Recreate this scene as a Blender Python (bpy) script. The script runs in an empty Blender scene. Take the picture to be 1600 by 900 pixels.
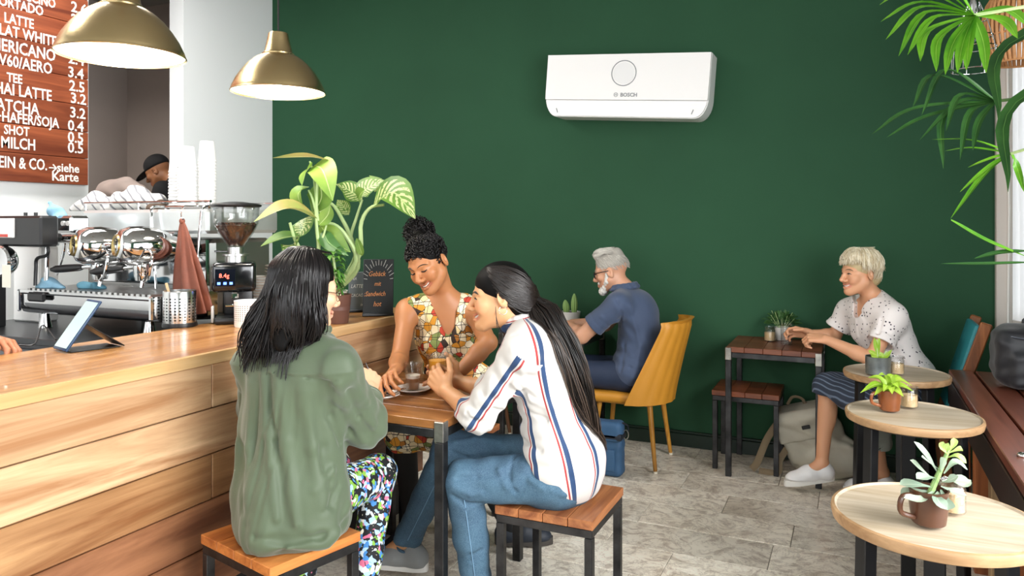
import bpy, bmesh, math, random
import numpy as np
from mathutils import Vector, Matrix

# ---------------------------------------------------------------- camera, world, lights, exposure
sc = bpy.context.scene
ROOT = sc.collection
YAW, FOC, EYE, HOR = math.radians(24.6), 1170.0, 1.43, 350.0
cam_d = bpy.data.cameras.new('camera')
cam = bpy.data.objects.new('camera', cam_d)
ROOT.objects.link(cam)
cam.location = (0, 0, EYE)
cam.rotation_euler = (math.pi / 2, 0, YAW)
cam_d.sensor_width = 36.0
cam_d.lens = 36.0 * FOC / 1600.0
cam_d.shift_y = -(450 - HOR) / 1600.0
cam_d.clip_start = 0.05
sc.camera = cam

world = bpy.data.worlds.new('world')
sc.world = world
world.use_nodes = True
wn = world.node_tree.nodes['Background']
wn.inputs['Color'].default_value = (0.93, 0.97, 1.0, 1)
wn.inputs['Strength'].default_value = 2.6

def area(name, loc, rot, sx, sy, power, col):
    l = bpy.data.lights.new(name, 'AREA')
    l.shape = 'RECTANGLE'
    l.size, l.size_y, l.energy, l.color = sx, sy, power, col
    o = bpy.data.objects.new(name, l)
    ROOT.objects.link(o)
    o.location, o.rotation_euler = loc, rot
    return o
# daylight coming through the street windows: right side wall, and the shop front behind the camera
area('window_light_right', (1.42, 0.8, 1.55), (0, math.radians(90), 0), 1.5, 3.2, 84, (0.97, 0.985, 1.0))
sky_r = area('street_sky_light', (4.4, 0.4, 3.5), (0, 0, 0), 3.2, 2.4, 300, (1.0, 0.985, 0.955))
area('bar_added_fill_light', (-3.55, 2.1, 3.36), (0, 0, 0), 0.6, 2.2, 56, (1.0, 0.98, 0.95))  # added fill light above the bar, brightens the pillar and the white wall
sky_r.rotation_euler = (Vector((-1.4, 2.2, 0.9)) - sky_r.location).to_track_quat('-Z', 'Y').to_euler()
area('window_light_front', (-1.6, -2.9, 1.8), (math.radians(90), 0, 0), 5.0, 2.1, 38, (0.97, 0.985, 1.0))
area('back_room_area_light', (-5.6, 3.2, 2.6), (0, 0, 0), 0.8, 0.8, 14, (1.0, 0.93, 0.86))  # area light facing down inside the back room, not at a window

vs = sc.view_settings
vs.view_transform = 'Standard'
vs.look = 'None'
vs.gamma = 1.0
vs.use_curve_mapping = False
vs.exposure = 0.53
sc.cycles.use_denoising = True
sc.cycles.max_bounces = 8
sc.cycles.caustics_reflective = False
sc.cycles.caustics_refractive = False
sc.cycles.sample_clamp_indirect = 6.0

# ---------------------------------------------------------------- pixel -> point helpers (measuring the photograph)
CA, SA = math.cos(YAW), math.sin(YAW)
def ray(px, py):
    s = (px - 800) / FOC
    return np.array([-SA + CA * s, CA + SA * s, (HOR - py) / FOC])
CAMP = np.array([0, 0, EYE])
def at_d(px, py, d): return CAMP + ray(px, py) * d          # depth along the optical axis
def at_x(px, py, X): r = ray(px, py); return CAMP + r * (X / r[0])
def at_y(px, py, Y): r = ray(px, py); return CAMP + r * (Y / r[1])
def at_z(px, py, z): r = ray(px, py); return CAMP + r * ((z - EYE) / r[2])
def v3(*a): return np.array(a, float)
def nrm(v): v = np.asarray(v, float); return v / (np.linalg.norm(v) + 1e-12)

# ---------------------------------------------------------------- colour and materials
def lin(h):
    if isinstance(h, str):
        h = h.lstrip('#'); c = [int(h[i:i + 2], 16) / 255 for i in (0, 2, 4)]
    else: c = list(h)
    return tuple((x / 12.92 if x <= 0.04045 else ((x + 0.055) / 1.055) ** 2.4) for x in c)
MATS = {}
class NT:
    def __init__(s, name):
        s.m = bpy.data.materials.new(name); s.m.use_nodes = True
        s.t = s.m.node_tree; s.b = s.t.nodes['Principled BSDF']
    def n(s, kind, **kw):
        nd = s.t.nodes.new(kind)
        for k, v in kw.items():
            if k.startswith('i_'):
                key = k[2:]; nd.inputs[int(key) if key.isdigit() else key.replace('_', ' ')].default_value = v
            else: setattr(nd, k, v)
        return nd
    def l(s, a, b): s.t.links.new(a, b)
    def ramp(s, fac, stops, interp='LINEAR'):
        r = s.n('ShaderNodeValToRGB'); r.color_ramp.interpolation = interp
        e = r.color_ramp.elements
        while len(e) < len(stops): e.new(0.5)
        for el, (p, c) in zip(e, stops): el.position = p; el.color = (*c, 1)
        s.l(fac, r.inputs['Fac']); return r.outputs['Color']
    def coords(s, scale=(1, 1, 1), kind='Object', rnd=False):
        tc = s.n('ShaderNodeTexCoord'); mp = s.n('ShaderNodeMapping'); mp.inputs['Scale'].default_value = scale
        s.l(tc.outputs[kind], mp.inputs['Vector'])
        if rnd:
            oi = s.n('ShaderNodeObjectInfo'); mu = s.n('ShaderNodeVectorMath', operation='SCALE')
            co = s.n('ShaderNodeCombineXYZ')
            for i in range(3): s.l(oi.outputs['Random'], co.inputs[i])
            s.l(co.outputs[0], mu.inputs[0]); mu.inputs['Scale'].default_value = 37.0
            s.l(mu.outputs[0], mp.inputs['Location'])
        return mp.outputs['Vector']
    def noise(s, vec, scale=5, detail=4, rough=.55, dist=0):
        n = s.n('ShaderNodeTexNoise'); n.inputs['Scale'].default_value = scale; n.inputs['Detail'].default_value = detail
        n.inputs['Roughness'].default_value = rough; n.inputs['Distortion'].default_value = dist
        s.l(vec, n.inputs['Vector']); return n.outputs['Fac']
    def mix(s, fac, a, b, mode='MIX'):
        m = s.n('ShaderNodeMix', data_type='RGBA', blend_type=mode)
        for v, i in ((fac, 0), (a, 6), (b, 7)):
            if hasattr(v, 'links'): s.l(v, m.inputs[i])
            elif i == 0: m.inputs[0].default_value = v
            else: m.inputs[i].default_value = (*v, 1)
        return m.outputs[2]
    def bump(s, fac, strength=.2, dist=.01):
        b = s.n('ShaderNodeBump'); b.inputs['Strength'].default_value = strength; b.inputs['Distance'].default_value = dist
        s.l(fac, b.inputs['Height']); s.l(b.outputs[0], s.b.inputs['Normal']); return b
    def math(s, op, a, b=None, c=None):
        m = s.n('ShaderNodeMath', operation=op)
        for i, v in enumerate((a, b, c)):
            if v is None: continue
            if hasattr(v, 'links'): s.l(v, m.inputs[i])
            else: m.inputs[i].default_value = v
        return m.outputs[0]
def setp(b, **kw):
    names = {'rough': 'Roughness', 'metal': 'Metallic', 'trans': 'Transmission Weight', 'ior': 'IOR', 'sss': 'Subsurface Weight',
             'coat': 'Coat Weight', 'spec': 'Specular IOR Level', 'alpha': 'Alpha', 'sheen': 'Sheen Weight', 'aniso': 'Anisotropic'}
    for k, v in kw.items(): b.inputs[names[k]].default_value = v
def M(name, col, rough=.5, metal=0, var=None, bump=None, emit=None, **kw):
    """plain procedural material; var=(scale, amount, stretch) brightness variation; bump=(scale, strength, stretch)"""
    if name in MATS: return MATS[name]
    t = NT(name); c = lin(col)
    t.b.inputs['Base Color'].default_value = (*c, 1)
    setp(t.b, rough=rough, metal=metal, **kw)
    if 'sss' in kw: t.b.inputs['Subsurface Radius'].default_value = (.012, .005, .003)
    if var:
        st = var[2] if len(var) > 2 else (1, 1, 1)
        f = t.noise(t.coords(st, rnd=True), var[0], 5)
        a = var[1]
        t.l(t.ramp(f, [(.3, tuple(x * (1 - a) for x in c)), (.7, tuple(min(1, x * (1 + a)) for x in c))]), t.b.inputs['Base Color'])
    if bump:
        st = bump[2] if len(bump) > 2 else (1, 1, 1)
        t.bump(t.noise(t.coords(st), bump[0], 4), bump[1], .01)
    if emit:
        t.b.inputs['Emission Color'].default_value = (*lin(emit[0]), 1); t.b.inputs['Emission Strength'].default_value = emit[1]
    MATS[name] = t.m
    return t.m
def WOOD(name, light, dark, axis='Y', scale=1.0, rough=.42, contrast=1.0, vary=.25, coat=0.0):
    if name in MATS: return MATS[name]
    t = NT(name); a, b = lin(light), lin(dark)
    st = {'X': (.7, 9, 9), 'Y': (9, .7, 9), 'Z': (9, 9, .7)}[axis]
    v = t.coords(tuple(s * scale for s in st), rnd=True)
    n1 = t.noise(v, 1.3, 6, .6, 1.2)
    st2 = {'X': (1.5, 60, 60), 'Y': (60, 1.5, 60), 'Z': (60, 60, 1.5)}[axis]
    n2 = t.noise(t.coords(tuple(s * scale for s in st2), rnd=True), 1.5, 4, .6, .3)
    w = .5 - .28 / max(contrast, .01) * .6
    col = t.ramp(n1, [(max(.05, w), b), (.5, tuple(x * .5 + y * .5 for x, y in zip(a, b))), (min(.95, 1 - w), a)])
    fine = t.ramp(n2, [(.35, (.78, .74, .7)), (.6, (1, 1, 1))])
    col = t.mix(.55, col, fine, 'MULTIPLY')
    oi = t.n('ShaderNodeObjectInfo')
    rv = t.math('MULTIPLY_ADD', oi.outputs['Random'], 2 * vary, 1 - vary)
    hs = t.n('ShaderNodeHueSaturation'); t.l(rv, hs.inputs['Value']); t.l(col, hs.inputs['Color'])
    t.l(hs.outputs[0], t.b.inputs['Base Color'])
    setp(t.b, rough=rough, coat=coat)
    t.bump(n2, .08, .004)
    MATS[name] = t.m
    return t.m

# ---------------------------------------------------------------- object helpers
def wmat(o):
    m = o.matrix_basis.copy() if o.parent is None else wmat(o.parent) @ o.matrix_parent_inverse @ o.matrix_basis
    return m
def adopt(o, parent):
    if parent is not None:
        o.parent = parent; o.matrix_parent_inverse = wmat(parent).inverted()
def tag(o, label=None, cat=None, group=None, kind=None):
    for k, v in (('label', label), ('category', cat), ('group', group), ('kind', kind)):
        if v: o[k] = v
    return o
def thing(name, label, cat, loc=(0, 0, 0), rz=0.0, group=None):
    o = bpy.data.objects.new(name, None); ROOT.objects.link(o)
    o.empty_display_size = .05
    o.location = tuple(loc); o.rotation_euler = (0, 0, rz)
    return tag(o, label, cat, group)
def link_mesh(name, me, mat, parent=None, smooth=True, sharp=40):
    o = bpy.data.objects.new(name, me); ROOT.objects.link(o)
    if mat is not None:
        for m_ in (mat if isinstance(mat, (list, tuple)) else [mat]): me.materials.append(m_)
    if smooth:
        me.shade_smooth()
        if sharp: me.set_sharp_from_angle(angle=math.radians(sharp))
    adopt(o, parent)
    return o
def raw(name, V, Fc, mat, parent=None, smooth=True, sharp=None, attrs=None, uv=None):
    me = bpy.data.meshes.new(name)
    V = np.asarray(V, np.float32)
    if isinstance(Fc, np.ndarray):
        nf, k = Fc.shape
        me.vertices.add(len(V)); me.vertices.foreach_set('co', V.ravel())
        me.loops.add(nf * k); me.loops.foreach_set('vertex_index', Fc.ravel().astype(np.int32))
        me.polygons.add(nf); me.polygons.foreach_set('loop_start', np.arange(0, nf * k, k, dtype=np.int32))
        me.update(calc_edges=True)
    else:
        me.from_pydata(V.tolist(), [], Fc)
    for an, arr in (attrs or {}).items():
        arr = np.asarray(arr, np.float32)
        if arr.ndim == 1:
            at = me.attributes.new(an, 'FLOAT', 'POINT'); at.data.foreach_set('value', arr)
        else:
            if arr.shape[1] == 3: arr = np.concatenate([arr, np.ones((len(arr), 1), np.float32)], 1)
            at = me.attributes.new(an, 'FLOAT_COLOR', 'POINT'); at.data.foreach_set('color', arr.ravel())
    if uv is not None:
        ul = me.uv_layers.new(name='UVMap')
        li = np.empty(len(me.loops), np.int32); me.loops.foreach_get('vertex_index', li)
        ul.data.foreach_set('uv', np.asarray(uv, np.float32)[li].ravel())
    me.validate()
    return link_mesh(name, me, mat, parent, smooth, sharp)
def dup(root, loc=None, rz=None, label=None, group=None):
    def cp(o, par):
        c = o.copy(); ROOT.objects.link(c)
        if par is not None: c.parent = par
        for ch in list(o.children): cp(ch, c)
        return c
    r = cp(root, None)
    if loc is not None: r.location = tuple(loc)
    if rz is not None: r.rotation_euler = (0, 0, rz)
    if label: r['label'] = label
    if group: r['group'] = group
    return r

def basis(z, x=None):
    z = nrm(z)
    if x is None: x = (1, 0, 0) if abs(z[0]) < .9 else (0, 1, 0)
    x = np.asarray(x, float); x = nrm(x - z * np.dot(x, z)); y = np.cross(z, x)
    return np.stack([x, y, z], 1)
def cr(pts, n):
    """Catmull-Rom through pts, n samples"""
    p = np.asarray(pts, float)
    if len(p) == 2: t = np.linspace(0, 1, n)[:, None]; return p[0] * (1 - t) + p[1] * t
    q = np.concatenate([[2 * p[0] - p[1]], p, [2 * p[-1] - p[-2]]])
    m = len(p) - 1; u = np.linspace(0, m, n); i = np.minimum(u.astype(int), m - 1); t = (u - i)[:, None]
    a, b, c, d = q[i], q[i + 1], q[i + 2], q[i + 3]
    return .5 * (2 * b + (c - a) * t + (2 * a - 5 * b + 4 * c - d) * t ** 2 + (3 * b - a - 3 * c + d) * t ** 3)
class MB:
    """collects shapes into ONE mesh"""
    def __init__(s): s.bm = bmesh.new()
    def _add(s, V, Fc):
        vs_ = [s.bm.verts.new(tuple(map(float, v))) for v in V]
        for f in Fc:
            try: s.bm.faces.new([vs_[i] for i in f])
            except ValueError: pass
        return s
    def box(s, c, size, R=None, bev=.003, seg=1):
        b = bmesh.new(); bmesh.ops.create_cube(b, size=1.0)
        bmesh.ops.scale(b, vec=Vector(size), verts=b.verts)
        if bev: bmesh.ops.bevel(b, geom=b.edges[:], offset=min(bev, min(size) * .45), segments=seg, affect='EDGES', profile=.5)
        V = np.array([v.co for v in b.verts]); b.verts.index_update()
        Fc = [[v.index for v in f.verts] for f in b.faces]; b.free()
        if R is not None: V = V @ np.asarray(R).T
        return s._add(V + np.asarray(c, float), Fc)
    def bb(s, lo, hi, bev=.003, seg=1):
        lo, hi = np.asarray(lo, float), np.asarray(hi, float)
        return s.box((lo + hi) / 2, hi - lo, None, bev, seg)
    def tube(s, pts, r, n=8, cap=True, flat=None):
        p = np.asarray(pts, float); m = len(p); r = np.broadcast_to(np.asarray(r, float), (m,))
        tg = np.gradient(p, axis=0); tg /= np.linalg.norm(tg, axis=1)[:, None] + 1e-12
        x = basis(tg[0])[:, 0]; V = []
        for i in range(m):
            x = x - tg[i] * np.dot(x, tg[i]); x = nrm(x); y = np.cross(tg[i], x)
            for k in range(n):
                a = 2 * math.pi * k / n
                V.append(p[i] + r[i] * (math.cos(a) * x + math.sin(a) * y * (flat or 1)))
        Fc = [[i * n + k, i * n + (k + 1) % n, (i + 1) * n + (k + 1) % n, (i + 1) * n + k] for i in range(m - 1) for k in range(n)]
        if cap: Fc += [list(range(n))[::-1], [(m - 1) * n + k for k in range(n)]]
        return s._add(V, Fc)
    def cyl(s, a, b, r0, r1=None, n=20): return s.tube([a, b], [r0, r0 if r1 is None else r1], n)
    def bar(s, a, b, w, d=None, up=(0, 0, 1), bev=.002):
        a, b = np.asarray(a, float), np.asarray(b, float); L = np.linalg.norm(b - a)
        R = basis(b - a, up if abs(np.dot(nrm(b - a), nrm(up))) < .98 else (1, 0, 0))
        return s.box((a + b) / 2, (w, d or w, L), R, bev)
    def lathe(s, prof, c=(0, 0, 0), n=32, R=None, close=False):
        V = []; m = len(prof); R = np.eye(3) if R is None else np.asarray(R)
        for r, z in prof:
            for k in range(n):
                a = 2 * math.pi * k / n; V.append(np.asarray(c) + R @ np.array([r * math.cos(a), r * math.sin(a), z]))
        Fc = [[i * n + k, i * n + (k + 1) % n, (i + 1) * n + (k + 1) % n, (i + 1) * n + k] for i in range(m - 1) for k in range(n)]
        s._add(V, Fc)
        bmesh.ops.remove_doubles(s.bm, verts=s.bm.verts[:], dist=1e-6)
        return s
    def ell(s, c, r, R=None, u=20, v=12):
        R = np.eye(3) if R is None else np.asarray(R); V = [[0, 0, 1]]
        for i in range(1, v):
            th = math.pi * i / v
            for k in range(u): V.append([math.sin(th) * math.cos(2 * math.pi * k / u), math.sin(th) * math.sin(2 * math.pi * k / u), math.cos(th)])
        V.append([0, 0, -1]); r = np.broadcast_to(np.asarray(r, float), (3,))
        V = (np.array(V) * r) @ R.T + np.asarray(c, float); L = len(V) - 1
        Fc = [[0, 1 + k, 1 + (k + 1) % u] for k in range(u)]
        for i in range(v - 2):
            for k in range(u): a = 1 + i * u; Fc.append([a + k, a + u + k, a + u + (k + 1) % u, a + (k + 1) % u])
        a = 1 + (v - 2) * u; Fc += [[a + k, L, a + (k + 1) % u] for k in range(u)]
        return s._add(V, Fc)
    def prism(s, poly, th, O=(0, 0, 0), R=None):
        """2-D outline in local xy, thickness th along local z"""
        R = np.eye(3) if R is None else np.asarray(R); n = len(poly); O = np.asarray(O, float)
        V = [O + R @ np.array([x, y, 0]) for x, y in poly] + [O + R @ np.array([x, y, th]) for x, y in poly]
        Fc = [list(range(n))[::-1], [n + i for i in range(n)]] + [[i, (i + 1) % n, n + (i + 1) % n, n + i] for i in range(n)]
        return s._add(V, Fc)
    def grid(s, V, nu, nv, closed_u=False):
        Fc = []
        for i in range(nv - 1):
            for k in range(nu if closed_u else nu - 1):
                k2 = (k + 1) % nu; Fc.append([i * nu + k, i * nu + k2, (i + 1) * nu + k2, (i + 1) * nu + k])
        return s._add(V, Fc)
    def build(s, name, mat, parent=None, smooth=True, sharp=35):
        bmesh.ops.recalc_face_normals(s.bm, faces=s.bm.faces[:])
        me = bpy.data.meshes.new(name); s.bm.to_mesh(me); s.bm.free()
        return link_mesh(name, me, mat, parent, smooth, sharp)
def text(name, body, size, O, R, mat, parent=None, depth=.001, bold=0.0, xs=1.0, align='LEFT', shear=0.0):
    cu = bpy.data.curves.new(name, 'FONT'); cu.body = body; cu.size = size; cu.extrude = depth; cu.offset = bold
    cu.align_x = align; cu.resolution_u = 2; cu.shear = shear
    tmp = bpy.data.objects.new('tmp', cu); ROOT.objects.link(tmp)
    dg = bpy.context.evaluated_depsgraph_get(); dg.update()
    me = bpy.data.meshes.new_from_object(tmp.evaluated_get(dg))
    bpy.data.objects.remove(tmp); bpy.data.curves.remove(cu)
    Mx = Matrix([[*(R[i]), O[i]] for i in range(3)] + [[0, 0, 0, 1]]) @ Matrix.Diagonal((xs, 1, 1, 1))
    me.transform(Mx); me.name = name; me.materials.clear()
    return link_mesh(name, me, mat, parent, smooth=False)

# ---------------------------------------------------------------- signed distance field mesher (organic shapes)
class SDF:
    def __init__(s): s.p = []
    def _b(s, *pts, r=0):
        q = np.array(pts, float); c = q.mean(0); return c, np.linalg.norm(q - c, axis=1).max() + r
    def rc(s, a, b, ra, rb=None, k=.02, sub=False, flat=None):
        a, b = np.asarray(a, float), np.asarray(b, float); rb = ra if rb is None else rb
        s.p.append(('rc', a, b, ra, rb, k, sub, flat) + s._b(a, b, r=max(ra, rb) * 1.05)); return s
    def chain(s, pts, rs, k=.02, sub=False, flat=None):
        for i in range(len(pts) - 1): s.rc(pts[i], pts[i + 1], rs[i], rs[i + 1], k, sub, flat)
        return s
    def el(s, c, r, R=None, k=.02, sub=False):
        c = np.asarray(c, float); r = np.broadcast_to(np.asarray(r, float), (3,)).copy()
        s.p.append(('el', c, r, np.eye(3) if R is None else np.asarray(R), 0, k, sub, None, c, r.max())); return s
    def cone(s, a, b, ra, rb, k=.006, sub=False):
        a, b = np.asarray(a, float), np.asarray(b, float)
        s.p.append(('cone', a, b, ra, rb, k, sub, None) + s._b(a, b, r=max(ra, rb))); return s
    def bx(s, c, h, R=None, r=.005, k=.01, sub=False):
        c, h = np.asarray(c, float), np.asarray(h, float)
        s.p.append(('bx', c, h, np.eye(3) if R is None else np.asarray(R), r, k, sub, None, c, np.linalg.norm(h))); return s
    def fn(s, f): s.p.append(('fn', f)); return s
    @staticmethod
    def prim(p, q):
        t = p[0]
        if t == 'rc':
            a, b, ra, rb, flat = p[1], p[2], p[3], p[4], p[7]; w = q - a; ab = b - a; sc_ = 1.0
            if flat is not None:
                ax, ratio = np.asarray(flat[0]), flat[1]
                w = w + np.outer(w @ ax, ax) * (1 / ratio - 1); ab = ab + ax * np.dot(ab, ax) * (1 / ratio - 1); sc_ = ratio ** .5
            h = np.clip((w @ ab) / max(np.dot(ab, ab), 1e-12), 0, 1)
            return (np.linalg.norm(w - h[:, None] * ab, axis=1) - (ra + h * (rb - ra))) * sc_
        if t == 'el':
            w = (q - p[1]) @ p[3]; r = p[2]; k0 = np.linalg.norm(w / r, axis=1); k1 = np.linalg.norm(w / (r * r), axis=1)
            return k0 * (k0 - 1) / np.maximum(k1, 1e-9)
        if t == 'cone':
            a, b, ra, rb = p[1:5]; ab = b - a; L = np.linalg.norm(ab); ab = ab / L; w = q - a; y = w @ ab
            x = np.linalg.norm(w - y[:, None] * ab, axis=1); h = np.clip(y / L, 0, 1); rr = ra + (rb - ra) * h
            dx = x - rr; dy = np.abs(y - L / 2) - L / 2
            return np.minimum(np.maximum(dx, dy), 0) + np.hypot(np.maximum(dx, 0), np.maximum(dy, 0))
        w = np.abs((q - p[1]) @ p[3]) - (p[2] - p[4])
        return np.linalg.norm(np.maximum(w, 0), axis=1) + np.minimum(w.max(1), 0) - p[4]
    def eval(s, q, margin=.09):
        if len(q) <= 3000: return s._ev(q, s.p, margin)
        pc = np.array([p[8] if p[0] != 'fn' else (0, 0, 0) for p in s.p]); pr = np.array([p[9] + p[5] if p[0] != 'fn' else 1e6 for p in s.p])
        out = np.empty(len(q))
        for i in range(0, len(q), 2500):
            u = q[i:i + 2500]; lo, hi = u.min(0), u.max(0); g = np.maximum(np.maximum(lo - pc, pc - hi), 0)
            ok = (g ** 2).sum(1) < (pr + margin) ** 2; out[i:i + 2500] = s._ev(u, [p for p, o in zip(s.p, ok) if o], margin)
        return out
    def _ev(s, q, prims, margin):
        d = np.full(len(q), 1.0)
        for p in prims:
            if p[0] == 'fn': d = p[1](q, d); continue
            k, sub = p[5], p[6]
            i = np.nonzero(((q - p[8]) ** 2).sum(1) < (p[9] + k + margin) ** 2)[0]
            if not len(i): continue
            e = SDF.prim(p, q[i]); a = d[i]
            if sub: a, e = -a, e; e2 = np.minimum(a, e); h = np.maximum(k - np.abs(a - e), 0); d[i] = -(e2 - h * h / (4 * k))
            else: h = np.maximum(k - np.abs(a - e), 0); d[i] = np.minimum(a, e) - h * h / (4 * k)
        return d
    def mesh(s, h):
        c = np.array([p[8] for p in s.p if p[0] != 'fn' and not p[6]]); r = np.array([p[9] for p in s.p if p[0] != 'fn' and not p[6]])
        lo = (c - r[:, None]).min(0) - 4 * h; hi = (c + r[:, None]).max(0) + 4 * h
        L = 3; H = h * 2 ** L; n = np.ceil((hi - lo) / H).astype(int)
        ijk = np.stack(np.meshgrid(*[np.arange(x) for x in n], indexing='ij'), -1).reshape(-1, 3)
        off8 = np.array([[i, j, k] for i in (0, 1) for j in (0, 1) for k in (0, 1)])
        for lev in range(L + 1):
            H = h * 2 ** (L - lev); d = s.eval(lo + (ijk + .5) * H)
            ijk = ijk[np.abs(d) < H * (1.5 if lev < L - 1 else (2.0 if lev < L else 3.2))]
            if lev < L: ijk = (ijk[:, None] * 2 + off8[None]).reshape(-1, 3)
        N = np.int64(1 << 20); key = lambda a: (a[..., 0].astype(np.int64) * N + a[..., 1]) * N + a[..., 2]
        ck = key(ijk + 2); o = np.argsort(ck); ijk, ck = ijk[o], ck[o]
        corn = ijk[:, None] + off8[None]; kk = key(corn + 2); uk, inv = np.unique(kk, return_inverse=True); inv = inv.reshape(kk.shape)
        cz = uk % N; cy = (uk // N) % N; cx = uk // (N * N); cp = np.stack([cx, cy, cz], 1) - 2
        dv = s.eval(lo + cp * h); val = dv[inv]
        ins = val < 0; act = ins.any(1) & ~ins.all(1); idx = np.full(len(ijk), -1); idx[act] = np.arange(act.sum())
        A, cv = ijk[act], val[act]
        acc = np.zeros((len(A), 3)); cnt = np.zeros(len(A))
        for a in range(8):
            for ax in range(3):
                b = a | (4, 2, 1)[ax]
                if b == a: continue
                va, vb = cv[:, a], cv[:, b]; m = (va < 0) != (vb < 0); t = va / np.where(m, va - vb, 1)
                pt = off8[a] + t[:, None] * (off8[b] - off8[a]); acc[m] += pt[m]; cnt[m] += 1
        V = lo + (A + acc / cnt[:, None]) * h
        Fs = []
        def look(a):
            k = key(a + 2); j = np.clip(np.searchsorted(ck, k), 0, len(ck) - 1); ok = ck[j] == k; return np.where(ok, idx[j], -1)
        for ax, (u, w) in enumerate(((1, 2), (2, 0), (0, 1))):
            v0, v1 = val[:, 0], val[:, (4, 2, 1)[ax]]; m = (v0 < 0) != (v1 < 0); B = ijk[m]
            du = np.zeros(3, int); du[u] = 1; dw = np.zeros(3, int); dw[w] = 1
            q = np.stack([look(B), look(B - du), look(B - du - dw), look(B - dw)], 1); fl = v0[m] > 0; q[fl] = q[fl][:, ::-1]
            Fs.append(q[(q >= 0).all(1)])
        Fc = np.concatenate(Fs)[:, ::-1]
        for _ in range(2):
            e = .25 * h; d0 = s.eval(V); g = np.stack([s.eval(V + e * np.eye(3)[i]) - d0 for i in range(3)], 1) / e
            gn = np.maximum((g ** 2).sum(1), .05); V = V - np.clip(d0 / gn, -h, h)[:, None] * g * .9
        return V, Fc
    def build(s, name, h, mat, parent=None, attrs=None, sharp=None):
        V, Fc = s.mesh(h); a = {k: f(V) for k, f in (attrs or {}).items()}
        return raw(name, V, Fc, mat, parent, True, sharp, a)
# ================================================================ SETTING
def struct(o): o['kind'] = 'structure'; return o
m_green = M('green_wall_paint', '#2a4f37', .8, var=(1.2, .08), bump=(55, .05), spec=.2)
m_white = M('white_wall_paint', '#f6f8f8', .7, bump=(60, .03))
m_grey_room = M('grey_brown_wall_paint', '#a59a93', .7, var=(1.5, .05))
m_ceil = M('ceiling_paint', '#8d8d88', .8)
m_grout = M('grout', '#6e6b64', .9)
m_skirt = M('dark_green_gloss_paint', '#16291f', .4)

def tile_mat():
    t = NT('stone_tile'); v = t.coords((1, 1, 1), rnd=True)
    n1 = t.noise(v, 2.2, 8, .62, .6); n2 = t.noise(v, 9, 8, .65, 1.8)
    base = t.ramp(n1, [(.3, lin('#cfc6b8')), (.5, lin('#ebe5da')), (.72, lin('#f5f1e8'))])
    blot = t.ramp(n2, [(.38, lin('#8a7157')), (.52, lin('#f2eee6'))])
    col = t.mix(.55, base, blot, 'MULTIPLY')
    vein = t.math('ABSOLUTE', t.math('SUBTRACT', t.noise(v, 5.5, 7, .7, 2.2), .5))
    col = t.mix(t.ramp(vein, [(.0, (.45, .45, .45)), (.025, (0, 0, 0))]), col, lin('#6d5f50'))
    oi = t.n('ShaderNodeObjectInfo'); hs = t.n('ShaderNodeHueSaturation')
    t.l(t.math('MULTIPLY_ADD', oi.outputs['Random'], .3, 1.02), hs.inputs['Value']); t.l(col, hs.inputs['Color'])
    t.l(hs.outputs[0], t.b.inputs['Base Color']); t.l(t.ramp(n1, [(.3, (.42,) * 3), (.7, (.24,) * 3)]), t.b.inputs['Roughness'])
    t.bump(n2, .06, .004); return t.m
m_tile = tile_mat()
fl = MB().bb((-7, -3.2, -.12), (2.0, 5.2, -.006), 0).build('floor', m_grout); struct(fl)
rng = random.Random(4)
y1 = 4.875; row = 0
offs = [-.2, -1.07, -.86, -.60, -.95, -.33, -.72, -.15, -.5, -.88, -.28, -.6]
while y1 > -.9:
    y0 = y1 - .27
    x = offs[row % len(offs)] - .69 * 5; 
    while x < 1.3:
        w = .69
        a, b = max(x, -3.55), min(x + w, 1.34)
        if b - a > .06 and not (b < -2.1 and y1 < 3.2 and False):
            MB().bb((a + .0015, y0 + .0015, -.03), (b - .0015, y1 - .0015, rng.uniform(-.0012, .0012)), .0015).build('tile', m_tile, fl, smooth=False)
        x += w
    y1 = y0; row += 1

wb = MB()
wb.bb((-6.2, 4.85, 0), (.72, 5.0, 3.4), 0); wb.bb((1.24, 4.85, 0), (1.5, 5.0, 3.4), 0)
wb.bb((.72, 4.85, 0), (1.24, 5.0, .87), 0); wb.bb((.72, 4.85, 2.75), (1.24, 5.0, 3.4), 0)
struct(wb.build('wall_back', m_green, smooth=False))
bb = MB().bb((-4.42, 4.825, 0), (1.35, 4.85, .085), .004).bb((-4.42, 4.832, .085), (1.35, 4.85, .10), .003)
struct(bb.build('baseboard_back', m_skirt))
wl = MB().bb((-4.56, -3.1, 0), (-4.42, 3.20, 3.4), 0).bb((-4.56, 3.94, 0), (-4.42, 4.85, 3.4), 0).bb((-4.56, 3.20, 0), (-4.42, 3.94, .9), 0)
struct(wl.build('wall_left', m_white, smooth=False))
wr = MB().bb((1.36, 2.7, 0), (1.5, 4.85, 3.4), 0).bb((1.36, -3.1, 0), (1.5, -1.0, 3.4), 0)
wr.bb((1.36, -1.0, 0), (1.5, 2.7, .72), 0).bb((1.36, -1.0, 2.72), (1.5, 2.7, 3.4), 0)
struct(wr.build('wall_right', m_green, smooth=False))
wf = MB().bb((-4.56, -3.1, 0), (1.5, -2.96, .6), 0).bb((-4.56, -3.1, 2.95), (1.5, -2.96, 3.4), 0).bb((-4.56, -3.1, .6), (-4.2, -2.96, 2.95), 0).bb((1.0, -3.1, .6), (1.5, -2.96, 2.95), 0)
struct(wf.build('wall_front', m_white, smooth=False))
cpl = thing('added_fill_panel', 'slim rectangular panel added above the bar to go with the fill light', 'lamp', (-3.55, 2.1, 3.38)); MB().bb((-3.88, .97, 3.362), (-3.22, 3.23, 3.3985), .004).build('panel', M('panel_white', '#f4f4f2', .5), cpl)  # added out-of-view panel, posing as the fixture of the fill light
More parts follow.
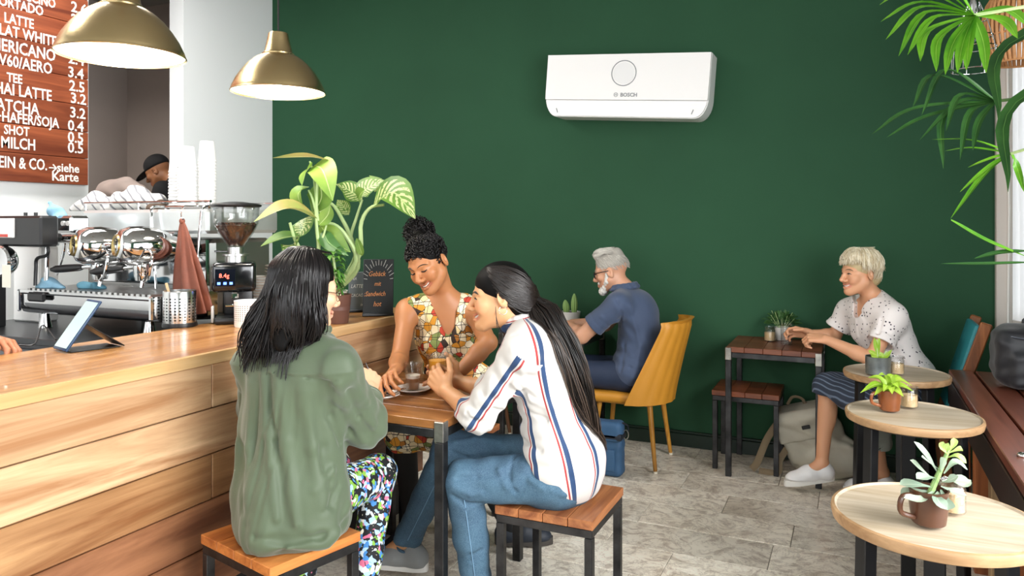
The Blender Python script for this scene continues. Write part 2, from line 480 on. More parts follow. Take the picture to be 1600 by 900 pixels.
struct(MB().bb((-7, -3.2, 3.4), (2, 5.2, 3.5), 0).build('ceiling', m_ceil, smooth=False))
br = MB().bb((-6.2, 1.6, 0), (-6.1, 5.0, 3.4), 0).bb((-6.2, 1.6, 0), (-4.56, 1.7, 3.4), 0).bb((-6.1, 4.80, 0), (-4.56, 4.85, 3.4), 0)
struct(br.build('wall_back_room', m_grey_room, smooth=False))

# window in the back wall, far right
m_frame = M('pale_window_frame', '#cfc6bd', .5)
def thin_glass():
    t = NT('window_glass'); tr = t.n('ShaderNodeBsdfTransparent'); gl_ = t.n('ShaderNodeBsdfGlossy'); gl_.inputs['Roughness'].default_value = .02
    fr = t.n('ShaderNodeFresnel'); mx = t.n('ShaderNodeMixShader'); t.l(fr.outputs[0], mx.inputs[0]); t.l(tr.outputs[0], mx.inputs[1]); t.l(gl_.outputs[0], mx.inputs[2])
    t.l(mx.outputs[0], t.t.nodes['Material Output'].inputs['Surface']); return t.m
m_glass = thin_glass()
def curtain_mat():
    t = NT('sheer_curtain'); t.b.inputs['Base Color'].default_value = (.93, .93, .92, 1); setp(t.b, rough=.8)
    tr = t.n('ShaderNodeBsdfTranslucent'); tr.inputs['Color'].default_value = (.95, .95, .95, 1)
    mx = t.n('ShaderNodeMixShader'); mx.inputs[0].default_value = .7
    t.l(t.b.outputs[0], mx.inputs[1]); t.l(tr.outputs[0], mx.inputs[2])
    t.l(mx.outputs[0], t.t.nodes['Material Output'].inputs['Surface']); return t.m
w1 = MB(); w1.bb((.70, 4.80, .85), (.775, 4.99, 2.77), .004); w1.bb((1.20, 4.80, .85), (1.26, 4.99, 2.77), .004)
w1.bb((.775, 4.82, .85), (1.20, 4.99, .90), .004); w1.bb((.775, 4.82, 2.71), (1.20, 4.99, 2.77), .004)
w1 = struct(w1.build('window_1', m_frame))
MB().bb((.775, 4.93, .90), (1.20, 4.938, 2.71), 0).build('pane', m_glass, w1, smooth=False)
MB().tube([(.752, 4.792, .87), (.757, 4.79, 1.5), (.75, 4.79, 2.2), (.752, 4.792, 2.74)], .006, 8).build('pull_cord', M('white_cord', '#f4f2ec', .6), w1)
us = np.linspace(0, 1, 46); cv = []
for z in (.9, 1.5, 2.1, 2.74):
    for u in us: cv.append((.78 + .42 * u, 4.885 + .022 * math.sin(u * 40 + z), z))
cu_ = MB().grid(cv, 46, 4).build('curtain', curtain_mat()); tag(cu_, 'white sheer curtain hanging in the bright back window', 'curtain')
# big street windows beside and behind the viewer
for nm, lo, hi, mull in (('window_2', (1.38, -1.0, .72), (1.46, 2.7, 2.72), 'y'), ('window_3', (-4.2, -3.07, .6), (1.0, -3.0, 2.95), 'x')):
    b = MB(); lo, hi = np.array(lo), np.array(hi); ax = 1 if mull == 'y' else 0
    for zz in (lo[2], hi[2] - .06): a = lo.copy(); c = hi.copy(); a[2] = zz; c[2] = zz + .06; b.bb(a, c, .004)
    for k in range(4):
        a = lo.copy(); c = hi.copy(); p = lo[ax] + (hi[ax] - lo[ax] - .06) * k / 3; a[ax] = p; c[ax] = p + .06; b.bb(a, c, .004)
    struct(b.build(nm, m_frame))

# ================================================================ BAR
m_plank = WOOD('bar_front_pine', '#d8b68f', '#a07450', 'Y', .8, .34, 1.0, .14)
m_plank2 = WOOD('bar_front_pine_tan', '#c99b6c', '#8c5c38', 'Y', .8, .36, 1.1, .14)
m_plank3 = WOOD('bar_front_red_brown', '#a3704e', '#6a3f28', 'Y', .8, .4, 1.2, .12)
m_lip = WOOD('worktop_edge_wood', '#e7c594', '#c79a62', 'Y', .7, .4, .8, .05)
m_top = WOOD('worktop_oak', '#cf9a60', '#9c6332', 'Y', .9, .3, .9, .05, coat=.15)
m_dark = M('dark_plinth', '#1c1a19', .6)
m_steel = M('brushed_steel', '#c9c9c7', .28, 1.0, bump=(40, .04, (1, 1, 12)))
m_chrome = M('chrome', '#d9dadb', .07, 1.0)
m_black = M('black_plastic', '#121214', .35)
m_blackmetal = M('black_painted_steel', '#1b1c1e', .38, .3, var=(9, .3))
m_iron = M('raw_dark_steel', '#3b3b3c', .4, .8, var=(14, .5), bump=(30, .06))
XF = -2.0
bar = thing('bar_counter', 'long bar counter clad in horizontal wooden planks, left of the room', 'counter', (-2.3, 1.3, 0))
rows = [.949, .794, .637, .48, .322, .165]
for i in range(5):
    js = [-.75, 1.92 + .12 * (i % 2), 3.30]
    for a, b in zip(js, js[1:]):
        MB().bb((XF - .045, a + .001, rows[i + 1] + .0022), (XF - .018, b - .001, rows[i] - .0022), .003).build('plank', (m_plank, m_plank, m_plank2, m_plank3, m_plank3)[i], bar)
MB().bb((XF - .075, -.75, .0), (XF - .05, 3.28, .165), .002).build('plinth', m_dark, bar)
MB().bb((-2.56, -.75, .0), (XF - .047, 3.285, .948), .002).build('carcass', m_dark, bar)
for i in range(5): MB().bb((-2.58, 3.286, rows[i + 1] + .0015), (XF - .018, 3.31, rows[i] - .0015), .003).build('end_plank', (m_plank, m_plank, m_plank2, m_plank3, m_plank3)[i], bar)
wt = thing('worktop', 'honey-coloured oiled wooden worktop on the long bar counter', 'worktop', (-2.3, 1.3, .95))
for k in range(6):
    a, b = -2.61 + .0985 * k, -2.61 + .0985 * (k + 1)
    MB().bb((a + .0003, -.75, .951), (b - .0003, 3.33, .99), .0008).build('board', m_top, wt, smooth=False)
MB().bb((-2.0192, -.75, .950), (XF, 3.33, .9905), .002).build('edge_strip', m_lip, wt)
bc = thing('back_counter', 'dark steel-topped service counter below the coffee machine', 'counter', (-3.3, 2.6, 0))
MB().bb((-3.95, 2.12, 0), (-2.66, 3.05, .905), .004).build('cabinet', M('grey_laminate', '#5b5c5f', .5), bc)
MB().bb((-3.98, 2.08, .907), (-2.645, 3.07, .935), .003).build('steel_top', M('dark_steel_top', '#4b4d50', .3, .8), bc)
for k in range(3):
    d = MB().bb((-3.92 + .42 * k, 2.1, .1), (-3.52 + .42 * k, 2.119, .88), .003).build('door', M('grey_laminate_door', '#66676a', .5), bc)
    MB().tube([(-3.6 + .42 * k, 2.095, .7), (-3.6 + .42 * k, 2.07, .71), (-3.6 + .42 * k, 2.07, .81), (-3.6 + .42 * k, 2.095, .82)], .005).build('handle', m_steel, d)

# ================================================================ MENU BOARD
m_menu = WOOD('menu_mahogany', '#a85a38', '#6b2f1b', 'Y', 1.0, .45, 1.0, .15)
m_chalk = M('white_paint_lettering', '#f6f2ea', .7)
XM = -4.365
mb = thing('menu_board', 'reddish wooden menu board with white hand-painted drinks and prices', 'menu board', (-4.4, 2.4, 1.68))
for k in range(9):
    MB().bb((-4.415, 1.3, 1.672 + .1655 * k + .0015), (-4.372, 3.165, 1.672 + .1655 * (k + 1) - .0015), .003).build('plank', m_menu, mb)
RM = np.array([[0, 0, 1], [1, 0, 0], [0, 1, 0]], float)      # local x -> +Y, y -> +Z, z -> +X
def menu(body, px, py, cap_px, right=False, xs=1.0, i=0):
    p = at_x(px, py, XM); d = -XM / -ray(px, py)[0]
    h = cap_px * d / FOC
    text('lettering', body, h / .70, (XM - .006, p[1], p[2]), RM, m_chalk, mb, .001, .0012, xs, 'RIGHT' if right else 'LEFT')
rowsM = [('CAPPUCCINO', 88, 13, 14, '2.6', 137, 24), ('CORTADO', 69, 25, 15, '2.4', 137, 43), ('LATTE', 54, 45, 15, '2.8', 135, 62), ('FLAT WHITE', 90, 73, 16, '2.8', 135, 82),
         ('AMERICANO', 88, 96, 18, '2.4', 133, 103), ('V60/AERO', 83, 116, 17, '3.4', 132, 124), ('TEE', 36, 131, 14, '2.5', 134, 145), ('CHAI LATTE', 82, 158, 17, '3.2', 136, 164),
         ('MATCHA', 62, 180, 18, '3.2', 135, 186), ('+HAFER/SOJA', 93, 200, 15, '0.4', 132, 206), ('SHOT', 47, 213, 14, '0.5', 132, 224), ('MILCH', 57, 235, 17, '0.5', 132, 240)]
for w, x, y, c, pr, xp, yp in rowsM:
    menu(w, x, y, c, True, .74); menu(pr, xp, yp, 16, True, .95)
menu('WEIN & CO.', 75, 266, 17, True, .68); menu('siehe', 125, 270, 13, True, .95); menu('Karte', 124, 284, 14, True, .95)
ar = MB(); q = [at_x(x, y, XM - .003) for x, y in ((77, 262), (88, 263), (83, 257), (88, 263), (83, 268))]
ar.tube(q[:2], .004, 6); ar.tube(q[2:4], .004, 6); ar.tube([q[3], q[4]], .004, 6); ar.build('lettering', m_chalk, mb)

# ================================================================ PENDANT LAMPS
m_brass = M('brushed_brass', '#d0b98a', .27, 1.0, bump=(30, .05, (1, 1, 14)))
m_shadein = M('white_enamel', '#fbfaf5', .6)
def pendant():
    t = thing('pendant_lamp', 'x', 'lamp', (0, 0, 0), 0, 'brass pendant lamps over the bar')
    prof = [(.190, 0), (.1895, .006), (.184, .022), (.170, .052), (.150, .083), (.125, .114), (.098, .138), (.079, .150), (.066, .155), (.066, .160), (.060, .163), (.057, .168), (.046, .215), (.040, .245), (.036, .248), (.0, .248)]
    MB().lathe(prof, n=64).build('shade', m_brass, t)
    inn = [(r - .003, z - .001 if z > .01 else z) for r, z in prof[1:7]] + [(.05, .142), (0, .145)]
    MB().lathe(inn, n=48).build('shade_lining', m_shadein, t)
    MB().lathe([(.1890, -.001), (.1915, .002), (.1900, .006)], n=64).build('rim', m_brass, t)
    MB().cyl((0, 0, .246), (0, 0, 1.42), .0035, n=8).build('cord', m_black, t)
    MB().lathe([(.0, 1.40), (.05, 1.40), (.05, 1.425), (0, 1.425)], n=24).build('ceiling_rose', m_brass, t)
    b = MB().ell((0, 0, .07), (.032, .032, .04)).build('bulb', M('lit_bulb', '#ffffff', .4, emit=('#fff3dc', 9)), t)
    MB().cyl((0, 0, .10), (0, 0, .145), .016).build('bulb_socket', m_black, b)
    l = bpy.data.lights.new('pendant_light', 'POINT'); l.energy = 9; l.shadow_soft_size = .035; l.color = (1, .93, .82)
    o = bpy.data.objects.new('pendant_light', l); ROOT.objects.link(o); o.location = (0, 0, .02); adopt(o, t)
    return t
pl = pendant()
p = at_d(190, 86, 2.38); pl.location = (p[0], p[1], 1.963); pl['label'] = 'brass dome pendant lamp hanging in front of the wooden menu board'
p = at_d(435, 141, 3.11); dup(pl, (p[0], p[1], 1.975), None, 'brass dome pendant lamp hanging where white pillar meets green wall')

# ================================================================ AIR CONDITIONER
m_ac = M('white_ac_plastic', '#f3f2f0', .38, spec=.4); m_ac2 = M('ac_flap_plastic', '#f7f6f4', .35); m_acg = M('ac_grey_print', '#8d9093', .5)
ac = thing('air_conditioner', 'white split air conditioner unit high on the green wall', 'air conditioner', (-1.40, 4.85, 2.35))
roll = math.radians(4.3); RA = np.array([[math.cos(roll), 0, math.sin(roll)], [0, 1, 0], [-math.sin(roll), 0, math.cos(roll)]])
cA = (at_y(853, 88, 4.65) + at_y(1108, 183, 4.65)) / 2
def acp(x, y, z): return cA + RA @ np.array([x, y, z])
WA = np.linalg.norm(at_y(1108, 135, 4.65) - at_y(853, 135, 4.65)) / 2
def slab(zs, ys, x0, x1, R, yback):
    """front skin following (z,y) profile with rounded lower corners"""
    return None
HA = .203
def ac_outline(inset=0, rc_=.13):
    P2 = [(-WA + inset, HA - inset), (WA - inset, HA - inset)]
    for k in range(9):
        a = -k / 8 * math.pi / 2
        P2.append((WA - inset - rc_ * .62 + rc_ * .62 * math.cos(a), -HA + inset + rc_ + rc_ * math.sin(a)))
    for k in range(9):
        a = -math.pi / 2 - k / 8 * math.pi / 2
        P2.append((-WA + inset + rc_ * .62 + rc_ * .62 * math.cos(a), -HA + inset + rc_ + rc_ * math.sin(a)))
    return P2
body = MB(); o2 = ac_outline()
RB = RA @ np.array([[1, 0, 0], [0, 0, 1], [0, 1, 0]], float)      # local x->x, y->z, z->+y (to the wall)
body.prism(o2, .17, acp(0, .025, 0), RB); body = body.build('body', m_ac, ac)
def clip_outline(zlo, zhi, inset):
    out = []; P2 = ac_outline(inset)
    n = len(P2)
    for i in range(n):
        a, b = P2[i], P2[(i + 1) % n]
        if zlo <= a[1] <= zhi: out.append(a)
        for zc in (zlo, zhi):
            if (a[1] - zc) * (b[1] - zc) < 0: t = (zc - a[1]) / (b[1] - a[1]); out.append((a[0] + t * (b[0] - a[0]), zc, ))
    c = (0, (zlo + zhi) / 2); out.sort(key=lambda q: math.atan2(q[1] - c[1], (q[0]) * .3)); return out
fp = MB().prism(clip_outline(-.092, HA, .002), .022, acp(0, 0, 0), RB)
fp = fp.build('front_panel', m_ac, ac)
MB().prism(clip_outline(-HA, -.097, .004), .018, acp(0, .006, 0), RB).build('air_flap', m_ac2, ac)
ring = MB(); 
ring.tube([acp(-.005 + .080 * math.cos(a), -.001, .078 + .080 * math.sin(a)) for a in np.linspace(0, 2 * math.pi, 49)], .003, 6, False); ring.build('display_ring', m_acg, fp)
dsp = MB().prism([(.069 * math.cos(a), .069 * math.sin(a)) for a in np.linspace(0, 2 * math.pi, 40)[:-1]], .003, acp(-.005, -.0025, .078), RB).build('display', M('ac_display', '#e9e9e8', .3), fp)
RT = RA @ np.array([[1, 0, 0], [0, 0, -1], [0, 1, 0]], float)
text('logo', 'BOSCH', .034, acp(-.018, -.002, -.072), RT, m_acg, fp, .001, .0008)
em = MB(); em.tube([acp(-.048 + .0125 * math.cos(a), -.001, -.060 + .0125 * math.sin(a)) for a in np.linspace(0, 2 * math.pi, 25)], .0016, 5, False)
for dx in (-.005, .005): em.tube([acp(-.048 + dx, -.001, -.067), acp(-.048 + dx, -.001, -.053)], .0014, 5)
em.tube([acp(-.053, -.001, -.060), acp(-.043, -.001, -.060)], .0014, 5); em.build('logo', m_acg, fp)
for sx in (-1, 1): MB().tube([acp(sx * (WA - .085), .003, -.15), acp(sx * (WA - .095), .003, -.178)], .003, 6).build('flap_notch', m_acg, ac)

# ================================================================ WOOD-AND-STEEL STOOLS AND TABLES
m_seat = WOOD('stool_seat_wood', '#b9794a', '#7c4526', 'Y', 1.2, .38, 1.0, .12)
m_seat2 = WOOD('orange_seat_wood', '#cf8747', '#9a5424', 'Y', 1.2, .38, 1.0, .08)
m_tabletop = WOOD('table_top_wood', '#a9733f', '#6f4422', 'X', 1.1, .34, 1.0, .10, coat=.1)
m_redwood = WOOD('red_brown_wood', '#8a5236', '#54291a', 'X', 1.1, .38, 1.0, .12)
def stool(label, mat, w=.36, d=.36, h=.45, n=4, group='square stools of wooden slats on steel frames'):
    t = thing('wooden_stool', label, 'stool', (0, 0, 0), 0, group)
    for k in range(n):
        a = -w / 2 + w * k / n; MB().bb((a + .001, -d / 2, h - .03), (a + w / n - .001, d / 2, h), .002).build('seat_slat', mat, t)
    tb = .028; fr = MB()
    for s_ in (-1, 1):
        fr.bb((-w / 2 + .004, s_ * (d / 2 - tb / 2 - .004) - tb / 2, h - .031 - tb), (w / 2 - .004, s_ * (d / 2 - tb / 2 - .004) + tb / 2, h - .031), .002)
        fr.bb((s_ * (w / 2 - tb / 2 - .004) - tb / 2, -d / 2 + tb, h - .031 - tb), (s_ * (w / 2 - tb / 2 - .004) + tb / 2, d / 2 - tb, h - .031), .002)
    fr.build('seat_frame', m_iron, t)
    for sx in (-1, 1):
        for sy in (-1, 1):
            x, y = sx * (w / 2 - tb / 2 - .004), sy * (d / 2 - tb / 2 - .004)
            MB().bb((x - tb / 2, y - tb / 2, 0), (x + tb / 2, y + tb / 2, h - .032 - tb), .002).build('leg', m_iron, t)
    return t
st = stool('wooden slatted stool under the long-haired person in striped shirt', m_seat); st.location = (-.962, 2.527, 0)
st2 = stool('orange-brown wooden stool under the person in the olive green blouse', m_seat2, .38, .33); st2.location = (-1.655, 1.855, 0); st2.rotation_euler = (0, 0, math.radians(-14))
st3 = dup(st, (-1.765, 3.14, 0), 0, 'stool under the person in the colourful geometric-print dress')
st4 = stool('reddish-brown empty stool pushed under the blond person\'s table', WOOD('dark_red_seat', '#8f5233', '#5a2b1a', 'X', 1.2, .4), .375, .34, .46); st4.location = (-.575, 4.64, 0)
def table(label, w, d, h, n, mat, axis='X', tb=.036):
    t = thing('square_table', label, 'table', (0, 0, 0))
    for k in range(n):
        if axis == 'X': MB().bb((-w / 2, -d / 2 + d * k / n + .0008, h - .03), (w / 2, -d / 2 + d * (k + 1) / n - .0008, h), .002).build('top_plank', mat, t)
        else: MB().bb((-w / 2 + w * k / n + .0008, -d / 2, h - .03), (-w / 2 + w * (k + 1) / n - .0008, d / 2, h), .002).build('top_plank', mat, t)
    fr = MB(); z0 = h - .031 - .03
    for s_ in (-1, 1):
        fr.bb((-w / 2 + tb, s_ * (d / 2 - tb / 2) - tb / 2, z0), (w / 2 - tb, s_ * (d / 2 - tb / 2) + tb / 2, h - .031), .002)
        fr.bb((s_ * (w / 2 - tb / 2) - tb / 2, -d / 2 + tb, z0), (s_ * (w / 2 - tb / 2) + tb / 2, d / 2 - tb, h - .031), .002)
    fr.build('table_frame', m_iron, t)
    mbk = M('worn_bright_steel', '#9a9892', .3, .9, var=(20, .4))
    for sx in (-1, 1):
        for sy in (-1, 1):
            x, y = sx * (w / 2 - tb / 2 + .003), sy * (d / 2 - tb / 2 + .003)
            lg = MB().bb((x - tb / 2, y - tb / 2, 0), (x + tb / 2, y + tb / 2, h - .075), .0025).build('leg', m_iron, t)
            MB().bb((x - tb / 2 - .001, y - tb / 2 - .001, h - .075), (x + tb / 2 + .001, y + tb / 2 + .001, h - .004), .0025).build('corner_bracket', mbk, lg)
    return t
tbA = table('square wood and steel table where the three friends have their drinks', .672, .68, .75, 5, m_tabletop); tbA.location = (-1.626, 2.585, 0)
tbB = table('small reddish wood and steel table where the blond person sits', .50, .47, .735, 5, m_redwood, 'Y', .032); tbB.location = (-.415, 4.60, 0)
tbC = table('small dark table against the wall where the grey-haired man writes', .56, .46, .735, 4, WOOD('dark_table_wood', '#4a3021', '#2b1a12', 'X'), 'X', .032); tbC.location = (-1.80, 4.575, 0)

# ================================================================ ROUND TABLES
m_ash = WOOD('whitewashed_wood', '#c8bba8', '#a59379', 'X', .8, .5, 1.0, .04)
m_ashedge = WOOD('tan_table_edge', '#bd9a72', '#8f6d4a', 'X', .8, .5, 1, .05)
def round_table(label, r=.225, h=.747):
    t = thing('round_table', label, 'table', (0, 0, 0), 0, 'round side tables along the bench')
    MB().lathe([(0, h - .005), (r - .014, h - .005), (r - .009, h)], n=72).build('tabletop', m_ash, t)
    MB().lathe([(r - .009, h), (r - .002, h - .002), (r, h - .010), (r - .004, h - .027), (r - .014, h - .032), (0, h - .032)], n=72).build('table_edge', m_ashedge, t)
    MB().lathe([(0, h - .034), (.165, h - .034), (.165, h - .046), (0, h - .046)], n=32).build('mounting_plate', m_blackmetal, t)
    for k in range(3):
        a = YAW + math.pi + k * 2 * math.pi / 3 + (.0 if k == 0 else 0); c = np.array([math.cos(a), math.sin(a), 0]); sd = np.array([-c[1], c[0], 0])
        MB().bar(c * .16 + v3(0, 0, h - .046), c * .175, .05, .03, sd, .003).build('leg', m_blackmetal, t)
    return t
rt = round_table('whitewashed round table nearest the viewer, holding a mug with grey-green succulent')
rt.location = (.17, 2.02, 0)
dup(rt, (.19, 3.06, 0), .12, 'middle whitewashed round table, holding a brown mug with bright green plant')
dup(rt, (.173, 3.88, 0), -.1, 'farthest whitewashed round table, holding a grey metal planter with sprout')

# ================================================================ BENCH
m_bench = WOOD('bench_mahogany', '#8d5340', '#5c2e22', 'Y', .9, .3, 1.0, .10, coat=.15)
m_benchdark = M('dark_stained_wood', '#2a1813', .5, var=(6, .2))
m_orange = WOOD('orange_leg_wood', '#b0693a', '#7c4322', 'Z', 1); m_palewood = WOOD('pale_leg_wood', '#c9aa84', '#a98558', 'Z', 1)
bn = thing('slatted_bench', 'long reddish-brown slatted wooden bench along the right side window', 'bench', (.8, 2, 0))
for k in range(7):
    a = .418 + .112 * k; MB().bb((a, -.6, .685), (a + .099, 4.22, .72), .003).build('seat_slat', m_bench, bn)
MB().bb((.412, -.58, .56), (.44, 4.2, .684), .003).build('apron', m_benchdark, bn)
MB().bb((.412, 4.17, .56), (1.17, 4.2, .684), .003).build('end_apron', m_benchdark, bn)
MB().bb((.60, -.58, .02), (.62, 4.15, .684), .003).build('back_panel', m_benchdark, bn)
for y in (.2, 1.6, 2.83, 3.6, 4.12): MB().bb((.445, y - .03, 0), (.495, y + .03, .684), .003).build('leg', m_orange, bn)
MB().bb((.445, 3.16, 0), (.50, 3.23, .684), .003).build('leg', m_palewood, bn)
pb = at_z(1597, 714, .72); MB().ell((pb[0], pb[1], .725), (.014, .014, .010)).build('bolt', m_chrome, bn)
# ================================================================ THINGS ON THE BAR
WZ = .9905
def onbar(px, py): return at_z(px, py, WZ)
m_cupwhite = M('white_paper', '#f7f7f5', .6)
m_porcelain = M('white_porcelain', '#f2f0ec', .25, coat=.3)
def vessel_glass():
    t = NT('clear_glass'); tr = t.n('ShaderNodeBsdfTransparent'); tr.inputs['Color'].default_value = (.965, .97, .97, 1); g = t.n('ShaderNodeBsdfGlossy'); g.inputs['Roughness'].default_value = .03
    lw = t.n('ShaderNodeLayerWeight', i_Blend=.25); mx = t.n('ShaderNodeMixShader'); t.l(t.math('MULTIPLY_ADD', lw.outputs['Facing'], .42, .03), mx.inputs[0])
    t.l(tr.outputs[0], mx.inputs[1]); t.l(g.outputs[0], mx.inputs[2]); t.l(mx.outputs[0], t.t.nodes['Material Output'].inputs['Surface']); return t.m
m_clear = vessel_glass()
m_cloth_blue = M('light_blue_cloth', '#8cb8d2', .85, bump=(60, .3), var=(14, .12))
m_leather = M('brown_leather', '#7a4331', .55, bump=(50, .15), var=(8, .2))
m_whiteplastic = M('white_plastic', '#e8e8e6', .4)

# espresso machine ------------------------------------------------
EY = 2.27
em = thing('espresso_machine', 'chrome two-group espresso machine with black portafilter handles behind the bar', 'coffee machine', (-3.15, 2.6, .935))
xl, xr = at_y(30, 480, EY)[0], at_y(241, 480, EY)[0]
def exz(px, py, Y=EY): p = at_y(px, py, Y); return p
# drip tray: rounded mirrored trough
zt, zb = 1.118, 1.0
pr = [(0, zt), (0, zt - .012), (.01, zt - .02), (.01, zb + .045), (.03, zb + .012), (.07, zb), (.36, zb), (.36, zt)]
MB().prism([(y, z) for y, z in pr], xr - xl, (xl, EY - .01, 0), np.array([[0, 0, 1], [1, 0, 0], [0, 1, 0]], float)).build('drip_tray', m_chrome, em, sharp=50)
g = MB()
for k in range(24): g.bb((xl + .03 + k * (xr - xl - .06) / 24, EY + .02, zt), (xl + .03 + (k + .55) * (xr - xl - .06) / 24, EY + .30, zt + .006), 0)
g.build('drip_grille', m_steel, em)['kind'] = 'stuff'
for x in (xl, xr - .022): MB().bb((x - .001, EY - .013, zb + .015), (x + .023, EY + .0, zt + .002), .006).build('tray_side', m_chrome, em)
b = MB().bb((xl + .10, EY - .03, zt - .05), (xl + .22, EY - .011, zt - .006), .008).build('tap_block', m_black, em)
body = MB(); body.bb((xl + .02, EY + .33, .985), (xr - .01, EY + .72, 1.36), .02); body = body.build('body', m_steel, em)
MB().bb((xl + .1, EY + .31, 1.14), (xr - .03, EY + .329, 1.36), .004).build('mirror_panel', m_chrome, body)
MB().bb((xl + .06, EY + .27, 1.385), (xr + .02, EY + .74, 1.50), .015).build('top_housing', M('pale_steel_panel', '#d6dbdb', .3, .6), em)
rl = MB()
for y in (EY + .29, EY + .72): rl.tube([(xl + .06, y, 1.535), (xr + .02, y, 1.535)], .006)
for x in (xl + .07, (xl + xr) / 2, xr + .01):
    for y in (EY + .29, EY + .72): rl.tube([(x, y, 1.50), (x, y, 1.535)], .005)
rl.build('cup_rail', m_chrome, em)
for x in (xl + .1, xr - .1):
    for y in (EY + .06, EY + .6): MB().lathe([(0, 0), (.03, 0), (.024, .03), (.018, .066), (0, .066)], (x, y, .9355), 20).build('foot', m_chrome, em)
for (px, py, hx, hy) in ((158, 385, 80, 421), (224, 385, 142, 425)):
    c = at_y(px, py, EY + .10); hd = nrm(v3(-.36, -.93, .06)); R = basis(hd)
    gp = MB().lathe([(0, .115), (.05, .112), (.070, .100), (.086, .065), (.092, .01), (.088, -.05), (.068, -.1), (.045, -.16), (.045, -.24)], c, 36, R).build('group_head', m_chrome, em)
    MB().lathe([(.034, .112), (.046, .119), (.05, .112)], c, 28, R).build('badge_ring', M('gold_badge_metal', '#b7a36c', .3, 1.0), gp)
    text('lettering', 'E7', .045, c + hd * .1165 + R[:, 0] * 0, np.stack([nrm(np.cross((0, 0, 1), hd)), nrm(np.cross(hd, nrm(np.cross((0, 0, 1), hd)))), hd], 1), m_black, gp, .001, 0, 1, 'CENTER')
    MB().lathe([(0, -.005), (.036, -.005), (.040, .02), (.040, .05), (.034, .07)], c + v3(0, -.005, -.115), 28).build('brew_ring', m_chrome, gp)
    h0 = c + v3(-.01, -.03, -.092); h1 = at_y(hx, hy, EY + .02)
    pf = MB().lathe([(0, -.03), (.030, -.03), (.036, -.005), (.036, .02), (0, .02)], c + v3(0, -.005, -.122), 24)
    pf.tube([h0, h0 * .72 + h1 * .28], [.010, .009], 10); pf.tube([c + v3(0, 0, -.15), c + v3(0, -.01, -.185)], [.012, .008], 10)
    pf = pf.build('portafilter', m_chrome, em)
    q = cr([h0 * .74 + h1 * .26, h0 * .45 + h1 * .55, h1], 9)
    MB().tube(q, [.012, .016, .017, .0175, .018, .0185, .0185, .017, .009], 14).build('handle', m_black, pf)
    lv = c + v3(.07, -.02, -.02)
    MB().tube(cr([lv, lv + v3(.07, -.05, -.02), lv + v3(.06, -.06, -.10), lv + v3(.02, -.05, -.13)], 14), .007, 8).build('group_lever', m_chrome, gp)
# water and steam pipework left of the groups
a, b = at_y(52, 374, EY + .06), at_y(136, 372, EY + .10)
tp = MB().tube([a, b], .021, 14).build('steam_manifold', m_chrome, em)
MB().tube(cr([at_y(50, 352, EY), at_y(48, 362, EY + .02), at_y(57, 377, EY + .05)], 8), [.008, .013, .017, .018, .018, .018, .018, .016], 10).build('steam_lever', m_black, tp)
MB().lathe([(0, 0), (.02, 0), (.022, .02), (0, .022)], at_y(93, 371, EY + .06), 16, basis((0, -1, 0))).build('valve_knob', m_black, tp)
for (px, pts) in ((73, [(74, 380), (74, 398), (58, 404), (56, 420), (55, 446)]), (101, [(101, 380), (99, 395), (95, 410), (88, 430)]), (108, [(108, 380), (107, 392), (112, 399), (124, 401)])):
    MB().tube(cr([at_y(x, y, EY + .03) for x, y in pts], 18), .0065 if px != 73 else .008, 8).build('steam_wand', m_chrome if px != 73 else m_blackmetal, em)
MB().tube([at_y(74, 378, EY + .05), at_y(72, 440, EY + .05)], .010, 10).build('riser_pipe', m_chrome, em)
gh = MB().bb(at_y(86, 364, EY + .1) - v3(0, 0, 0), at_y(111, 337, EY + .1) + v3(0, .10, 0), .012).build('gauge_box', m_chrome, em)
for x in (99, 107): MB().lathe([(0, 0), (.012, 0), (.012, .006), (0, .006)], at_y(x, 349, EY + .1), 18, basis((0, -1, 0))).build('gauge', m_whiteplastic, gh)
MB().tube(cr([at_y(x, y, EY + .25) for x, y in ((250, 372), (268, 378), (276, 395), (274, 425))], 14), .007, 8).build('steam_wand', m_chrome, em)
MB().tube([at_y(232, 372, EY + .18), at_y(275, 369, EY + .22)], .02, 14).build('steam_manifold', m_chrome, em)
# small scale terminal and old grinder at the far left edge
tm = thing('order_terminal', 'dark box with white screen panel at the left edge behind the bar', 'terminal', at_y(20, 500, 2.15))
MB().bb(at_y(-30, 384, 2.2), at_y(63, 337, 2.2) + v3(0, .09, 0), .01).build('casing', m_black, tm)
sc_ = MB().bb(at_y(-26, 371, 2.19), at_y(20, 341, 2.19) + v3(0, .012, 0), .003).build('screen_panel', m_whiteplastic, tm)
MB().bb(at_y(-20, 370, 2.187), at_y(11, 366, 2.187) + v3(0, .004, 0), 0).build('red_stripe', M('red_print', '#c4453a', .5), sc_)
ps = at_y(0, 384, 2.24); MB().bb((ps[0] - .05, 2.215, .9355), (ps[0] + .0, 2.27, ps[2] - .005), .004).build('stand_post', m_blackmetal, tm)
kb = MB().lathe([(0, -.04), (.06, -.04), (.072, -.02), (.074, .012), (.066, .02), (.05, .014), (.0, .012)], at_y(2, 408, 2.19), 28, basis((0.1, -1, 0))).build('round_dial', m_chrome, tm)
MB().bb(at_y(3, 449, 2.14), at_y(16, 414, 2.14) + v3(0, .003, 0), .001).build('paper_tag', M('cream_paper', '#e6e1d3', .8), tm)
for px in (40, 56): MB().cyl(at_y(px, 337, 2.24), at_y(px, 332, 2.24), .008, n=12).build('top_button', m_black, tm)
bx_ = thing('white_box', 'white plastic box hanging below the dark terminal', 'box', at_y(50, 410, 2.35)); p0, p1 = at_y(20, 413, 2.42), at_y(62, 385, 2.42)
